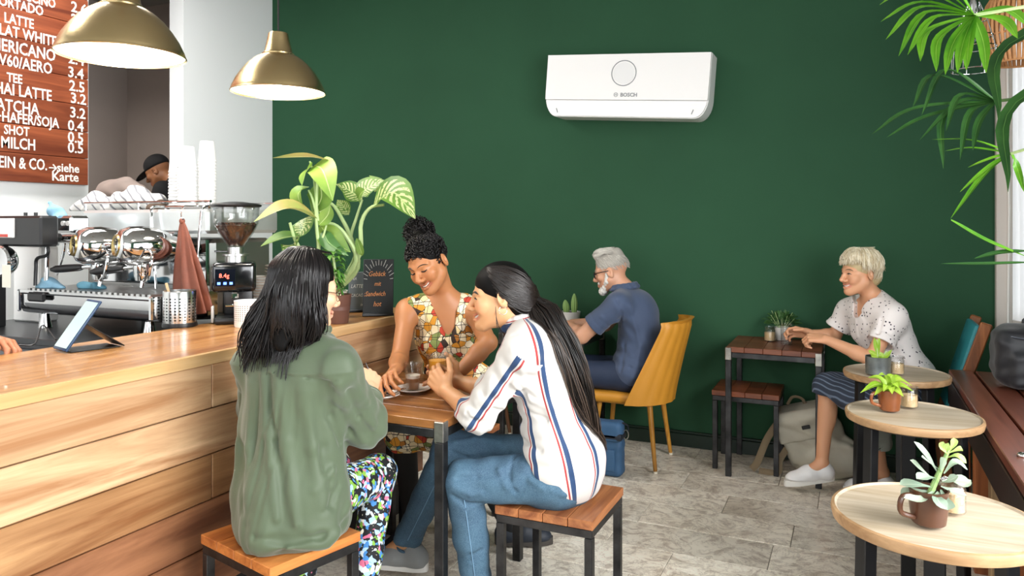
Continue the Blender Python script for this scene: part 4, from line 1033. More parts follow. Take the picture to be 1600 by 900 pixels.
# ================================================================ THINGS ON THE ROUND TABLES AND BENCH
TZ = .7475
m_mug = M('brown_glazed_mug', '#7b4524', .25, coat=.3, var=(12, .25)); m_mugd = M('dark_brown_mug', '#4d2f20', .3, coat=.2, var=(12, .25))
def mug(name, label, c, mat, s=1.0, ang=0.0):
    c = np.asarray(c, float); t = thing(name, label, 'plant', c)
    MB().lathe([(0, .0005), (.028 * s, .0005), (.032 * s, .004), (.037 * s, .04 * s), (.037 * s, .068 * s), (.0385 * s, .073 * s), (.035 * s, .073 * s), (.033 * s, .05 * s), (0, .05 * s)], c, 36).build('mug', mat, t)
    d = v3(math.cos(ang), math.sin(ang), 0)
    MB().tube(cr([c + d * .035 * s + v3(0, 0, .062 * s), c + d * .062 * s + v3(0, 0, .06 * s), c + d * .066 * s + v3(0, 0, .03 * s), c + d * .034 * s + v3(0, 0, .016 * s)], 14), .0055 * s, 8).build('handle', mat, t)
    MB().lathe([(0, .062 * s), (.034 * s, .060 * s)], c, 24).build('soil', m_soil, t)
    return t
def candle_jar(c, label, fill=.6, s=1.0, col='#d8b98c'):
    t = thing('candle_jar', label, 'jar', c, 0, 'small glass jars on the tables'); c = np.asarray(c, float)
    MB().lathe([(0, .0005), (.026 * s, .0005), (.029 * s, .004), (.029 * s, .058 * s), (.026 * s, .064 * s), (.028 * s, .074 * s), (.0265 * s, .074 * s), (.0245 * s, .064 * s), (.0272 * s, .056 * s), (.0272 * s, .006), (0, .005)], c, 32).build('glass', m_clear, t)
    MB().lathe([(0, .0055), (.0268 * s, .0055), (.0268 * s, .064 * s * fill), (0, .064 * s * fill)], c, 28).build('sugar', M('raw_sugar', col, .8, bump=(120, .4)), t)
    MB().lathe([(.0275 * s, .066 * s), (.0302 * s, .068 * s), (.0302 * s, .074 * s), (.0275 * s, .0755 * s)], c, 32).build('rim', m_clear, t)
    return t
wl_ = -math.pi + YAW
# near table: succulent in a dark mug
c = at_z(1451, 818, TZ); n1 = mug('succulent_in_mug', 'grey-green succulent in a dark brown mug on the nearest round table', c, m_mugd, 1.1, wl_ + .2)
m_succ = leaf_mat('succulent_leaf', '#8aa290', '#b3c2ac', '#c5d2bc'); m_succy = leaf_mat('succulent_tip_leaf', '#9ab860', '#bcd17c', '#d0dea0')
dn = np.dot(c - CAMP, v3(-SA, CA, 0)); q = lambda x, y, z=0: at_d(x, y, dn + z)
MB().tube(cr([c + v3(0, 0, .06), q(1458, 760), q(1472, 728), q(1482, 702)], 10), np.linspace(.008, .004, 10), 8).build('stem', M('succulent_stem', '#7d9a5c', .5), n1)
for (a, b_, e, w, z) in (((1462, 752), (1440, 735), (1422, 719), 17, -.02), ((1466, 740), (1448, 712), (1428, 690), 14, .02), ((1470, 735), (1450, 722), (1440, 714), 14, -.03), ((1460, 762), (1430, 757), (1405, 757), 19, -.02), ((1460, 768), (1425, 768), (1407, 772), 17, .01),
                      ((1462, 765), (1440, 780), (1412, 778), 16, -.05), ((1470, 760), (1490, 768), (1510, 774), 17, -.02), ((1472, 752), (1495, 750), (1516, 752), 19, .0), ((1475, 740), (1492, 722), (1512, 734), 15, .01), ((1470, 765), (1478, 785), (1480, 797), 22, -.06),
                      ((1466, 768), (1465, 780), (1478, 796), 20, -.07), ((1476, 744), (1500, 758), (1517, 750), 16, .03), ((1464, 748), (1448, 745), (1432, 748), 18, -.05), ((1468, 742), (1474, 724), (1478, 716), 14, -.02), ((1475, 765), (1500, 776), (1506, 782), 15, .02), ((1464, 755), (1480, 752), (1498, 744), 16, -.05),
                      ((1458, 770), (1446, 790), (1424, 786), 14, .04)):
    leaf([q(*a, 0), q(*b_, z * .7), q(*e, z)], w * dn / FOC, nrm(v3(.1, -.5, 1)), m_succ, parent=n1, prof=SPOON, fold=.3, nv=9, nu=5)
for (a, b_, e, w, z) in (((1480, 710), (1472, 700), (1474, 690), 10, 0), ((1481, 708), (1490, 694), (1490, 684), 11, .01), ((1482, 708), (1498, 702), (1504, 702), 10, .0), ((1480, 715), (1496, 712), (1510, 724), 11, -.02), ((1480, 712), (1478, 704), (1482, 692), 10, -.02)):
    leaf([q(*a, 0), q(*b_, z * .7), q(*e, z)], w * dn / FOC, nrm(v3(.1, -.6, .8)), m_succy, parent=n1, prof=SPOON, fold=.3, nv=9, nu=5)
candle_jar(at_z(1486, 806, TZ) + v3(.005, .03, 0), 'small glass jar of brown sugar behind the succulent on the nearest round table', .75)
# middle table
c = at_z(1390, 641, TZ); n2 = mug('leafy_plant_in_mug', 'bright green leafy plant in a brown glazed mug on the middle round table', c, m_mug, 1.05, wl_ + .1)
dn = np.dot(c - CAMP, v3(-SA, CA, 0)); m_lime = leaf_mat('lime_leaf', '#7fb028', '#b5d24a', '#d5e88a')
for (b_, e, w, z) in (((1372, 600), (1344, 614), 16, -.03), ((1375, 592), (1356, 590), 14, .02), ((1385, 588), (1372, 586), 14, -.05), ((1392, 590), (1398, 586), 14, .02), ((1402, 594), (1426, 603), 16, 0), ((1405, 602), (1428, 612), 15, -.04), ((1398, 608), (1412, 620), 15, -.07), ((1380, 606), (1366, 618), 14, -.06), ((1388, 602), (1380, 612), 15, -.08), ((1395, 598), (1404, 606), 14, -.08), ((1384, 596), (1388, 584), 13, .04), ((1392, 604), (1394, 616), 14, -.09), ((1400, 590), (1414, 592), 13, .04), ((1376, 604), (1352, 604), 13, .03)):
    leaf([q(1389, 618), q(*b_, z * .6), q(*e, z)], w * dn / FOC, nrm(v3(0, -.4, 1)), m_lime, parent=n2, prof=OVATE, fold=.25, nv=9, nu=5)
candle_jar(at_z(1421, 638, TZ) + v3(0, .02, 0), 'small glass jar of brown sugar behind the brown mug on the middle round table', .7, 1.05)
# far table
c = at_z(1372, 584, TZ); pl3 = potted('metal_planter', 'small sprout in a grey galvanised planter on the farthest round table', 'plant', c, [(0, .0005), (.050, .0005), (.052, .003), (.054, .078), (.055, .08), (.051, .08), (.050, .06), (0, .06)], M('galvanised_metal', '#8d9698', .4, .85, var=(18, .3)), .068)
dn = np.dot(c - CAMP, v3(-SA, CA, 0))
for (pts) in (((1372, 568), (1371, 550), (1370, 530)), ((1374, 568), (1380, 556), (1385, 548))): MB().tube(cr([q(*p_) for p_ in pts], 8), .0025, 6).build('stem', m_stem, pl3)
for (b_, e, w) in (((1362, 551), (1357, 547), 8), ((1368, 538), (1366, 527), 7), ((1372, 536), (1375, 528), 7), ((1384, 556), (1394, 546), 9), ((1380, 560), (1390, 566), 14), ((1376, 556), (1380, 562), 12), ((1366, 558), (1360, 553), 8)):
    leaf([q(1372, 556), q(*b_), q(*e)], w * dn / FOC, nrm(v3(0, -.9, .5)), m_lime, parent=pl3, nv=7, nu=5)
candle_jar(at_z(1401, 584, TZ) + v3(0, -.005, 0), 'small glass jar of brown sugar beside the grey planter on the farthest table', .7, 1.1)
# backpack on the bench
def soft_bag(): pass
m_blackbag = M('black_nylon', '#15171d', .5, bump=(30, .12), sheen=.2)
bc_ = v3(.72, 3.88, .7215)
bg = thing('black_backpack', 'black backpack lying on the slatted bench under the window', 'backpack', bc_)
s = SDF(); s.bx(bc_ + v3(0, 0, .135), (.17, .12, .125), None, .06, .02); s.bx(bc_ + v3(0, -.11, .09), (.12, .04, .075), None, .03, .03); s.el(bc_ + v3(0, 0, .22), (.15, .10, .055), k=.04)
s.fn(lambda q, d: d + .004 * np.sin(q[:, 0] * 28 + 4 * np.sin(q[:, 2] * 20)) * np.sin(q[:, 2] * 31 + q[:, 1] * 22)); s.bx((.7, 3.9, .2215), (1, 1, .5), r=0, k=.004, sub=True)
s.build('bag_body', .008, m_blackbag, bg)
MB().tube(cr([bc_ + v3(-.15, -.08, .235), bc_ + v3(-.07, -.13, .225), bc_ + v3(.05, -.13, .225), bc_ + v3(.15, -.08, .235)], 20), .004, 6).build('zipper', M('grey_zip', '#4a4f58', .4, .5), bg)
MB().tube(cr([bc_ + v3(-.05, .02, .262), bc_ + v3(-.04, .02, .295), bc_ + v3(.04, .02, .295), bc_ + v3(.05, .02, .262)], 14), .009, 8).build('handle', m_blackbag, bg)
for sx in (-1, 1): MB().tube(cr([bc_ + v3(sx * .09, .10, .24), bc_ + v3(sx * .12, .15, .16), bc_ + v3(sx * .12, .135, .03)], 14), .016, 8, flat=.3).build('strap', m_blackbag, bg)
text('logo', 'urban', .02, bc_ + v3(-.05, -.1525, .11), np.array([[1, 0, 0], [0, 0, -1], [0, 1, 0]], float), M('grey_print', '#5d636d', .6), bg, .0008) if False else None

# ================================================================ CHAIRS
m_must = M('mustard_upholstery', '#c88a2b', .5, bump=(160, .08), var=(4, .08)); m_mustleg = WOOD('honey_leg_wood', '#d29a3f', '#a66f24', 'Z', 1.5, .35)
def shell_chair(label, mat, legmat, loc, rz):
    """faces -X in its own frame"""
    t = thing('shell_chair', label, 'chair', (0, 0, 0))
    s = SDF(); s.bx((-.02, 0, .405), (.20, .205, .032), None, .03, .01); s.el((-.02, 0, .425), (.17, .16, .022), k=.02); s.build('seat', .008, mat, t)
    nu, nv = 61, 22; V = []; out = []
    for side in (0, 1):
        for j in range(nv):
            v = j / (nv - 1); z = .385 + .475 * v; w = .235 - .01 * v; ang = math.radians(88 - 20 * v); dep = .22 - .05 * v
            for i in range(nu):
                u = i / (nu - 1) * 2 - 1; a = u * ang
                flute = .0045 * abs(math.sin(u * 9 * math.pi / 2 * 1.0)) if side else 0
                rr = 1 + (flute + (.016 if side else 0)) / .22
                x = .02 + .165 * v ** 1.1 + dep * math.cos(a) * rr - (.02 if v > .93 else 0) * (v - .93) / .07 * (1 if side else -1)
                V.append((x, w * math.sin(a) * rr, z + .02 * math.cos(a) * v))
    n = nu * nv; Fc = []
    for j in range(nv - 1):
        for i in range(nu - 1):
            a = j * nu + i; Fc.append([a, a + nu, a + nu + 1, a + 1]); Fc.append([n + a, n + a + 1, n + a + nu + 1, n + a + nu])
    for i in range(nu - 1):
        Fc.append([i, i + 1, n + i + 1, n + i]); a = (nv - 1) * nu + i; Fc.append([a, n + a, n + a + 1, a + 1])
    for j in range(nv - 1):
        a = j * nu; Fc.append([a, n + a, n + a + nu, a + nu]); a = j * nu + nu - 1; Fc.append([a, a + nu, n + a + nu, n + a])
    raw('backrest', V, Fc, mat, t, True, 60)
    for sx, sy in ((-1, -1), (-1, 1), (1, -1), (1, 1)):
        lg = MB().tube([(sx * .15, sy * .15, .385), (sx * .195, sy * .195, .012)], [.017, .0115], 14).build('leg', legmat, t)
        MB().lathe([(0, 0), (.0125, 0), (.0125, .012), (0, .012)], (sx * .1955, sy * .1955, .0005), 16).build('foot_cap', M('pale_cap', '#e5dccb', .5), lg)
    t.location = loc; t.rotation_euler = (0, 0, rz); return t
shell_chair('mustard yellow fluted shell chair under the grey-haired man', m_must, m_mustleg, (-1.235, 4.44, 0), 0)
shell_chair('brown shell chair half hidden behind the friends, opposite the mustard chair', M('cognac_leather', '#8d5630', .45, var=(5, .15)), WOOD('dark_leg_wood', '#6b4426', '#452a17', 'Z', 1.5), (-2.33, 4.43, 0), math.pi)
# teal chair
ch = thing('teal_chair', 'teal upholstered chair with wooden back posts behind the blond person', 'chair', (.25, 4.44, 0))
m_teal = M('teal_upholstery', '#2f8a93', .55, bump=(150, .06)); m_chw = WOOD('chair_wood', '#a8693c', '#6f3f20', 'Z', 1.4)
s = SDF(); s.bx((.24, 4.45, .43), (.20, .175, .03), None, .025, .01); s.build('seat', .008, m_teal, ch)
b0, b1 = v3(.44, 0, .50), v3(.565, 0, .93); RB_ = basis(b1 - b0, (0, 1, 0))
MB().box((b0 + b1) / 2 + v3(-.012, 4.45, 0), (.31, .03, np.linalg.norm(b1 - b0)), RB_, .01, 3).build('backrest', m_teal, ch)
for y in (4.28, 4.62):
    MB().bar((.40, y, .36), (.585, y, .945), .028, .052, (0, 1, 0), .006).build('back_post', m_chw, ch)
    MB().bar((.40, y, .37), (.44, y, 0.0), .028, .04, (0, 1, 0), .005).build('leg', m_chw, ch)
    MB().bar((.08, y, .40), (.05, y, 0.0), .03, .034, (0, 1, 0), .005).build('leg', m_chw, ch)
    MB().bar((.07, y, .385), (.41, y, .385), .024, .04, (0, 1, 0), .004).build('seat_rail', m_chw, ch)

# ================================================================ BAGS ON THE FLOOR
m_bluebag = M('blue_canvas', '#33587c', .65, bump=(80, .15), var=(5, .15)); m_strapb = M('dark_navy_webbing', '#151d29', .6)
cB = v3(-1.335, 4.115, 0); bb_ = thing('blue_messenger_bag', 'blue messenger bag with dark band standing under the mustard chair', 'bag', cB)
s = SDF(); s.bx(cB + v3(0, 0, .157), (.145, .05, .155), None, .03, .01); s.fn(lambda q, d: d + .0025 * np.sin(q[:, 0] * 30 + 5 * np.sin(q[:, 2] * 18)) * np.sin(q[:, 2] * 26)); s.bx((cB[0], cB[1], -.5), (1, 1, .501), r=0, k=.002, sub=True); s.build('bag_body', .006, m_bluebag, bb_)
s = SDF(); s.bx(cB + v3(0, -.012, .255), (.147, .05, .058), None, .03, .01); s.build('flap', .006, m_bluebag, bb_)
MB().box(cB + v3(0, -.004, .232), (.298, .116, .042), None, .012, 2).build('band', m_strapb, bb_)
MB().box(cB + v3(0, -.055, .10), (.22, .012, .12), None, .006, 2).build('front_pocket', m_bluebag, bb_)
MB().tube([cB + v3(.158 + .016 * math.cos(a), 0, .24 + .026 * math.sin(a)) for a in np.linspace(0, 2 * math.pi, 21)], .003, 6, False).build('strap_ring', m_steel, bb_)
MB().tube(cr([cB + v3(.13, 0, .305), cB + v3(.165, .01, .29), cB + v3(.17, .01, .25)], 10), .012, 8, flat=.3).build('strap', m_strapb, bb_)
# beige backpack behind the blond person's feet
m_beige = M('beige_canvas', '#b9b4a4', .75, bump=(90, .15), var=(4, .12)); cK = v3(-.20, 4.66, 0); m_tan = M('tan_webbing', '#7d6d55', .8)
kp = thing('beige_backpack', 'beige canvas backpack slumped on the floor under the small reddish table', 'backpack', cK)
RK = basis(nrm(v3(-.30, -.05, 1)), (1, .1, 0))
s = SDF(); s.bx(cK + v3(-.01, 0, .20), (.155, .10, .185), RK, .07, .02); s.bx(cK + v3(.10, -.05, .10), (.12, .07, .095), RK, .04, .03); s.el(cK + v3(.06, -.02, .10), (.20, .12, .11), k=.04); s.bx(cK + v3(-.07, -.085, .17), (.10, .035, .10), RK, .03, .012)
s.fn(lambda q, d: d + .010 * np.sin(q[:, 0] * 22 + 3.5 * np.sin(q[:, 2] * 15 + q[:, 1] * 9)) * np.sin(q[:, 2] * 17 + q[:, 0] * 12 + 1.5 * np.sin(q[:, 1] * 30))); s.bx((cK[0], cK[1], -.5), (1, 1, .501), r=0, k=.004, sub=True); s.build('bag_body', .007, m_beige, kp)
s = SDF(); s.bx(cK + v3(-.085, -.03, .335), (.13, .115, .040), RK, .035, .02); s.bx(cK + v3(-.095, -.118, .27), (.115, .016, .075), RK, .014, .03); s.fn(lambda q, d: d + .005 * np.sin(q[:, 0] * 34 + 3 * np.sin(q[:, 2] * 25)) * np.sin(q[:, 2] * 30)); s.build('flap', .006, m_beige, kp)
MB().box(cK + v3(-.05, -.137, .285), (.045, .006, .022), RK, .003).build('label_patch', m_black, kp)
MB().tube(cr([cK + v3(-.19, -.04, .30), cK + v3(-.26, -.10, .19), cK + v3(-.31, -.15, .06), cK + v3(-.34, -.16, .016)], 16), .020, 8, flat=.3).build('shoulder_strap', m_tan, kp)
MB().tube(cr([cK + v3(-.15, -.10, .15), cK + v3(-.19, -.14, .08), cK + v3(-.20, -.16, .016), cK + v3(-.30, -.165, .014)], 16), .018, 8, flat=.3).build('shoulder_strap', m_tan, kp)
MB().tube(cr([cK + v3(-.16, .02, .37), cK + v3(-.13, .0, .42), cK + v3(-.08, .0, .415), cK + v3(-.06, .02, .37)], 12), .009, 8, flat=.5).build('grab_handle', m_tan, kp)

# ================================================================ SMALL TABLE THINGS
zB = .7355
r_w = ray(1221, 500); c = v3(r_w[0] * 4.72 / r_w[1], 4.72, zB)
hbp = potted('herb_pot', 'small bushy green herb in a white pot on the reddish table', 'plant', c + v3(0, .03, 0), [(0, .0005), (.03, .0005), (.033, .004), (.042, .075), (.043, .078), (.039, .078), (.037, .05), (0, .05)], M('white_ceramic_pot', '#ecebe6', .35), .068)
acc = ([], [], [])
for k in range(170):
    a = rng.uniform(0, 6.28); el_ = rng.uniform(.1, 1.4); d_ = v3(math.cos(a) * math.cos(el_) * 1.35, math.sin(a) * math.cos(el_) * .8, math.sin(el_)); R_ = .10 * rng.uniform(.55, 1.0)
    p0 = c + v3(0, .03, .085) + d_ * R_ * .75; p2 = p0 + nrm(d_ + v3(rng.uniform(-.5, .5), rng.uniform(-.5, .5), -.2)) * .03
    leaf([p0, (p0 + p2) / 2 + v3(0, 0, .004), p2], rng.uniform(.012, .02), v3(0, -.3, 1), None, into=acc, nv=4, nu=3)
raw('foliage', acc[0], acc[1], leaf_mat('herb_leaf', '#2f5a2c', '#5f8a4e', '#7fa868'), hbp, True, None, None, acc[2])['kind'] = 'stuff'
hs_ = MB()
for k in range(12):
    a = 2 * math.pi * k / 12; hs_.tube([c + v3(.01 * math.cos(a), .03 + .01 * math.sin(a), .06), c + v3(.07 * math.cos(a), .03 + .05 * math.sin(a), .13 + .02 * (k % 3))], .0014, 5)
hs_.build('stems', m_stem, hbp)['kind'] = 'stuff'
r_w = ray(1203, 500); candle_jar(v3(r_w[0] * 4.68 / r_w[1], 4.68, zB), 'small glass jar of brown sugar beside the white herb pot', .7, 1.15)
c = at_z(1229, 538, zB)
wg = thing('water_glass', 'clear glass of water in front of the white herb pot', 'glass', c)
MB().lathe([(0, .0005), (.030, .0005), (.032, .004), (.0345, .118), (.0355, .120), (.0335, .120), (.031, .010), (0, .008)], c, 36).build('glass', m_clear, wg)
MB().lathe([(0, .0085), (.0308, .0105), (.0322, .06), (0, .06)], c, 32).build('water', m_clear, wg)
# cactus on the man's table
c = v3(-1.735, 4.735, zB); ct = potted('cactus_pot', 'two small green cacti in a low white pot on the dark table', 'plant', c, [(0, .0005), (.052, .0005), (.056, .004), (.066, .105), (.067, .108), (.061, .108), (.058, .08), (0, .08)], M('white_ceramic_pot', '#ecebe6', .35), .1)
m_cac = M('cactus_green', '#86a860', .6, bump=(40, .4, (1, 1, .2)))
for (dx, dz, r_, hh) in ((-.028, .0, .022, .085), (.022, .01, .021, .13)):
    V = []; nu = 40
    for j in range(14):
        v = j / 13; rr = r_ * (math.sin(math.pi * min(.98, .18 + .8 * v)) ** .6)
        for i in range(nu): a = 2 * math.pi * i / nu; k_ = rr * (1 + .09 * math.cos(a * 10)); V.append((c[0] + dx + k_ * math.cos(a) - (.01 * v if dx < 0 else -.004), c[1] + k_ * math.sin(a), c[2] + .098 + hh * v))
    g_ = MB().grid(V, nu, 14, True); g_._add(V[-nu:], [list(range(nu))]); g_.build('cactus', m_cac, ct)
nb = thing('notebook', 'open pale notebook under the grey-haired man\'s hands', 'notebook', (-1.66, 4.50, zB))
MB().box((-1.69, 4.50, zB + .005), (.15, .20, .008), None, .001).build('page_block', M('paper', '#e8e4da', .8), nb); MB().box((-1.69, 4.50, zB + .0012), (.156, .206, .0015), None, 0).build('cover', m_black, nb)

# the friends' table
zA = .7505
def saucer(c, label, r=.075):
    t = thing('saucer', label, 'saucer', c); MB().lathe([(0, .0005), (.034, .0005), (.038, .003), (r * .85, .010), (r, .016), (r * .99, .018), (r * .83, .0125), (.036, .006), (0, .005)], c, 48).build('dish', m_porcelain, t); return t
c = at_z(645, 612, zA); saucer(c, 'white saucer under the glass of milky coffee')
lg = thing('latte_glass', 'ribbed tall glass half full of milky coffee on a white saucer', 'glass', c + v3(0, 0, .006))
cl = c + v3(0, 0, .0062)
MB().lathe([(0, 0), (.024, 0), (.026, .003), (.030, .045), (.0365, .108), (.0375, .110), (.0355, .110), (.0275, .045), (.0235, .006), (0, .005)], cl, 40).build('glass', m_clear, lg)
MB().lathe([(0, .0055), (.0232, .0062), (.0270, .042), (.0282, .05), (0, .05)], cl, 36).build('milky_coffee', M('milky_coffee', '#a06c43', .5), lg)
MB().lathe([(0, .0502), (.0285, .0502), (.0300, .062), (0, .062)], cl, 36).build('milk_foam', M('milk_foam', '#efe6d8', .7), lg)
c2 = at_z(597, 622, zA); saucer(c2 + v3(-.0, 0, 0), 'white saucer with dark navy cup near the green sleeve', .07)
cu2 = thing('navy_cup', 'small dark navy cup on a white saucer near the green sleeve', 'cup', c2 + v3(0, 0, .006)); m_navy = M('navy_glaze', '#141b33', .2, coat=.4)
MB().lathe([(0, .0), (.022, 0), (.028, .012), (.034, .05), (.035, .055), (.032, .055), (.026, .015), (0, .01)], c2 + v3(-.012, 0, .0062), 36).build('bowl', m_navy, cu2)
MB().tube(cr([c2 + v3(.021, 0, .05), c2 + v3(.042, 0, .046), c2 + v3(.038, 0, .025), c2 + v3(.016, 0, .02)], 12), .004, 8).build('handle', m_navy, cu2)
sp_ = thing('teaspoon', 'small steel teaspoon lying across the saucer of the navy cup', 'spoon', c2 + v3(.05, .02, .02))
MB().tube(cr([c2 + v3(.03, -.045, .02), c2 + v3(.05, .0, .021), c2 + v3(.055, .05, .028)], 10), [.0022] * 10, 6).build('handle', m_chrome, sp_); MB().ell(c2 + v3(.056, .062, .028), (.011, .016, .0035)).build('bowl', m_chrome, sp_)

# ================================================================ PALM, CAGE LAMP, WICKER SHADE (upper right)
m_palm = leaf_mat('palm_leaf', '#2f7018', '#74b02c', '#9acc54'); m_palmd = leaf_mat('dark_palm_leaf', '#1e4420', '#38652c', '#5a8844')
PB = v3(1.02, 2.45, .7205)
pm = thing('potted_palm', 'large fan palm with long drooping green fronds at the upper right', 'palm', PB)
MB().lathe([(0, 0), (.11, 0), (.12, .01), (.145, .24), (.15, .25), (.14, .25), (.13, .2), (0, .2)], PB, 40).build('pot', M('terracotta', '#a5623f', .7), pm)
MB().lathe([(0, .232), (.137, .23)], PB, 28).build('soil', m_soil, pm)
tops = [v3(1.0, 2.46, 1.95), v3(.98, 2.5, 1.7), v3(1.03, 2.42, 2.1)]
for k, tpp in enumerate(tops): MB().tube(cr([PB + v3(-.03 + .03 * k, 0, .22), PB * .5 + tpp * .5 + v3(0, .02, 0), tpp], 14), np.linspace(.016, .009, 14), 8).build('trunk', M('palm_trunk', '#5c5a34', .7, bump=(40, .3)), pm)
def frond(hub, src, tips, w, nh, mat, sag=0, n0=10):
    MB().tube(cr([src, (src + hub) / 2 + v3(0, 0, .05), hub], 12), np.linspace(.007, .005, 12), 6).build('petiole', m_stem if mat is m_palm else M('dark_stem', '#4a6a34', .5), pm)
    for tp in tips:
        mid = tp[1] if isinstance(tp, tuple) else None; e = tp[0] if isinstance(tp, tuple) else tp
        L = np.linalg.norm(e - hub); m_ = hub * .45 + e * .55 + v3(0, 0, .18 * L) if mid is None else mid
        leaf([hub, m_, e], w, nh, mat, parent=pm, prof=STRAP, fold=.35, nv=12, nu=5)
dp = 2.2
def Q(x, y, z=0): return at_d(x, y, dp + z)
hub = Q(1522, 24)
tipset = [((1376, 34), (1440, 4)), ((1384, 62), (1440, 12)), ((1404, 88), (1445, 22)), ((1418, 86), (1458, 30)), ((1438, 96), (1450, 50)), ((1463, 112), (1468, 60)), ((1477, 117), (1490, 66)), ((1496, 114), (1505, 66)), ((1510, 110), (1514, 66)), ((1541, 114), (1537, 68)), ((1374, 8), (1430, -18)), ((1400, -6), (1450, -30)), ((1448, -20), (1480, -30)), ((1590, 60), (1570, 34)), ((1612, 44), (1575, 16))]
frond(hub, tops[0], [(Q(*a, -.12), Q(*b, -.04)) for a, b in tipset], .032, v3(-.3, -.6, .8), m_palm)
dp = 2.45
hub2 = Q(1556, 158)
frond(hub2, tops[1], [(Q(*a, -.1), Q(*b, 0)) for a, b in (((1362, 210), (1430, 170)), ((1385, 215), (1450, 182)), ((1440, 180), (1478, 110)), ((1426, 168), (1460, 118)), ((1474, 264), (1476, 180)), ((1436, 220), (1500, 160)), ((1520, 235), (1530, 190)), ((1500, 250), (1515, 178)), ((1478, 205), (1500, 150)))], .026, v3(-.2, -.6, .8), m_palmd)
hub3 = Q(1580, 240)
frond(hub3, tops[1], [(Q(*a, -.1), Q(*b, 0)) for a, b in (((1476, 236), (1520, 232)), ((1456, 218), (1520, 220)), ((1512, 262), (1550, 248)), ((1600, 300), (1590, 265)), ((1485, 342), (1540, 270)), ((1500, 300), (1545, 262)))], .022, v3(-.2, -.5, .8), m_palm)
hub4 = Q(1486, 344)
leaf([hub4, Q(1540, 375), Q(1606, 402)], .024, v3(0, -.6, .8), m_palm, parent=pm, prof=STRAP); leaf([Q(1602, 392), Q(1560, 395), Q(1522, 404)], .022, v3(0, -.6, .8), m_palmd, parent=pm, prof=STRAP)
leaf([Q(1606, 410), Q(1540, 412), Q(1470, 412)], .016, v3(0, -.6, .8), m_palmd, parent=pm, prof=STRAP)
leaf([tops[2], Q(1590, 60, -.1), Q(1560, 190, -.3)], .05, v3(-.5, -.6, .4), m_palmd, parent=pm, prof=STRAP); leaf([tops[0], Q(1600, 150, -.1), Q(1575, 300, -.25)], .05, v3(-.5, -.6, .4), m_palmd, parent=pm, prof=STRAP)
# cage lamp
CL = at_d(1522, 60, 3.0); r_ = .085
cg = thing('cage_lamp', 'chrome wire cage lamp hanging behind the palm fronds', 'lamp', (CL[0], CL[1], 2.0))
zb_ = at_d(1522, 110, 3.0)[2]; zs = [zb_, zb_ + .09, zb_ + .135, zb_ + .20, zb_ + .27]; rs_ = [.082, .078, .066, .048, .02]
for z, r0 in zip(zs[:4], rs_): MB().tube([(CL[0] + r0 * math.cos(a), CL[1] + r0 * math.sin(a), z) for a in np.linspace(0, 2 * math.pi, 37)], .0022, 5, False).build('wire_ring', m_chrome, cg)
for k in range(8):
    a = 2 * math.pi * k / 8 + .2; MB().tube(cr([(CL[0] + r0 * math.cos(a), CL[1] + r0 * math.sin(a), z) for z, r0 in zip(zs, rs_)], 14), .0022, 5).build('cage_wire', m_chrome, cg)
MB().lathe([(.0, -.05), (.02, -.05), (.022, 0), (.012, .03), (0, .035)], (CL[0], CL[1], zs[4] - .01), 20).build('lamp_holder', m_chrome, cg)
MB().lathe([(0, -.15), (.022, -.13), (.03, -.105), (.022, -.075), (.013, -.05)], (CL[0], CL[1], zs[4] - .01), 20).build('bulb', m_clear, cg)
MB().cyl((CL[0], CL[1], zs[4] + .02), (CL[0], CL[1], 3.4), .003, n=8).build('cord', m_black, cg)
# wicker shade
WS = at_d(1592, 40, 3.3); zb_ = at_d(1592, 98, 3.3)[2]
wk = thing('wicker_pendant', 'tan wicker pendant shade at the top right before the window', 'lamp', (WS[0], WS[1], 2.3)); m_wick = M('tan_wicker', '#c08a58', .6, var=(20, .2))
for k in range(40):
    a = 2 * math.pi * k / 40; d = v3(math.cos(a), math.sin(a), 0); MB().tube(cr([v3(WS[0], WS[1], zb_) + d * .10, v3(WS[0], WS[1], zb_ + .12) + d * .135, v3(WS[0], WS[1], zb_ + .26) + d * .12, v3(WS[0], WS[1], zb_ + .36) + d * .04], 10), .007, 6, flat=.6).build('slat', m_wick, wk)
for z, r0 in ((0, .10), (.12, .131), (.26, .116), (.36, .04)): MB().tube([(WS[0] + r0 * math.cos(a), WS[1] + r0 * math.sin(a), zb_ + z) for a in np.linspace(0, 2 * math.pi, 41)], .005, 6, False).build('hoop', m_wick, wk)
MB().cyl((WS[0], WS[1], zb_ + .35), (WS[0], WS[1], 3.4), .003, n=8).build('cord', m_black, wk)
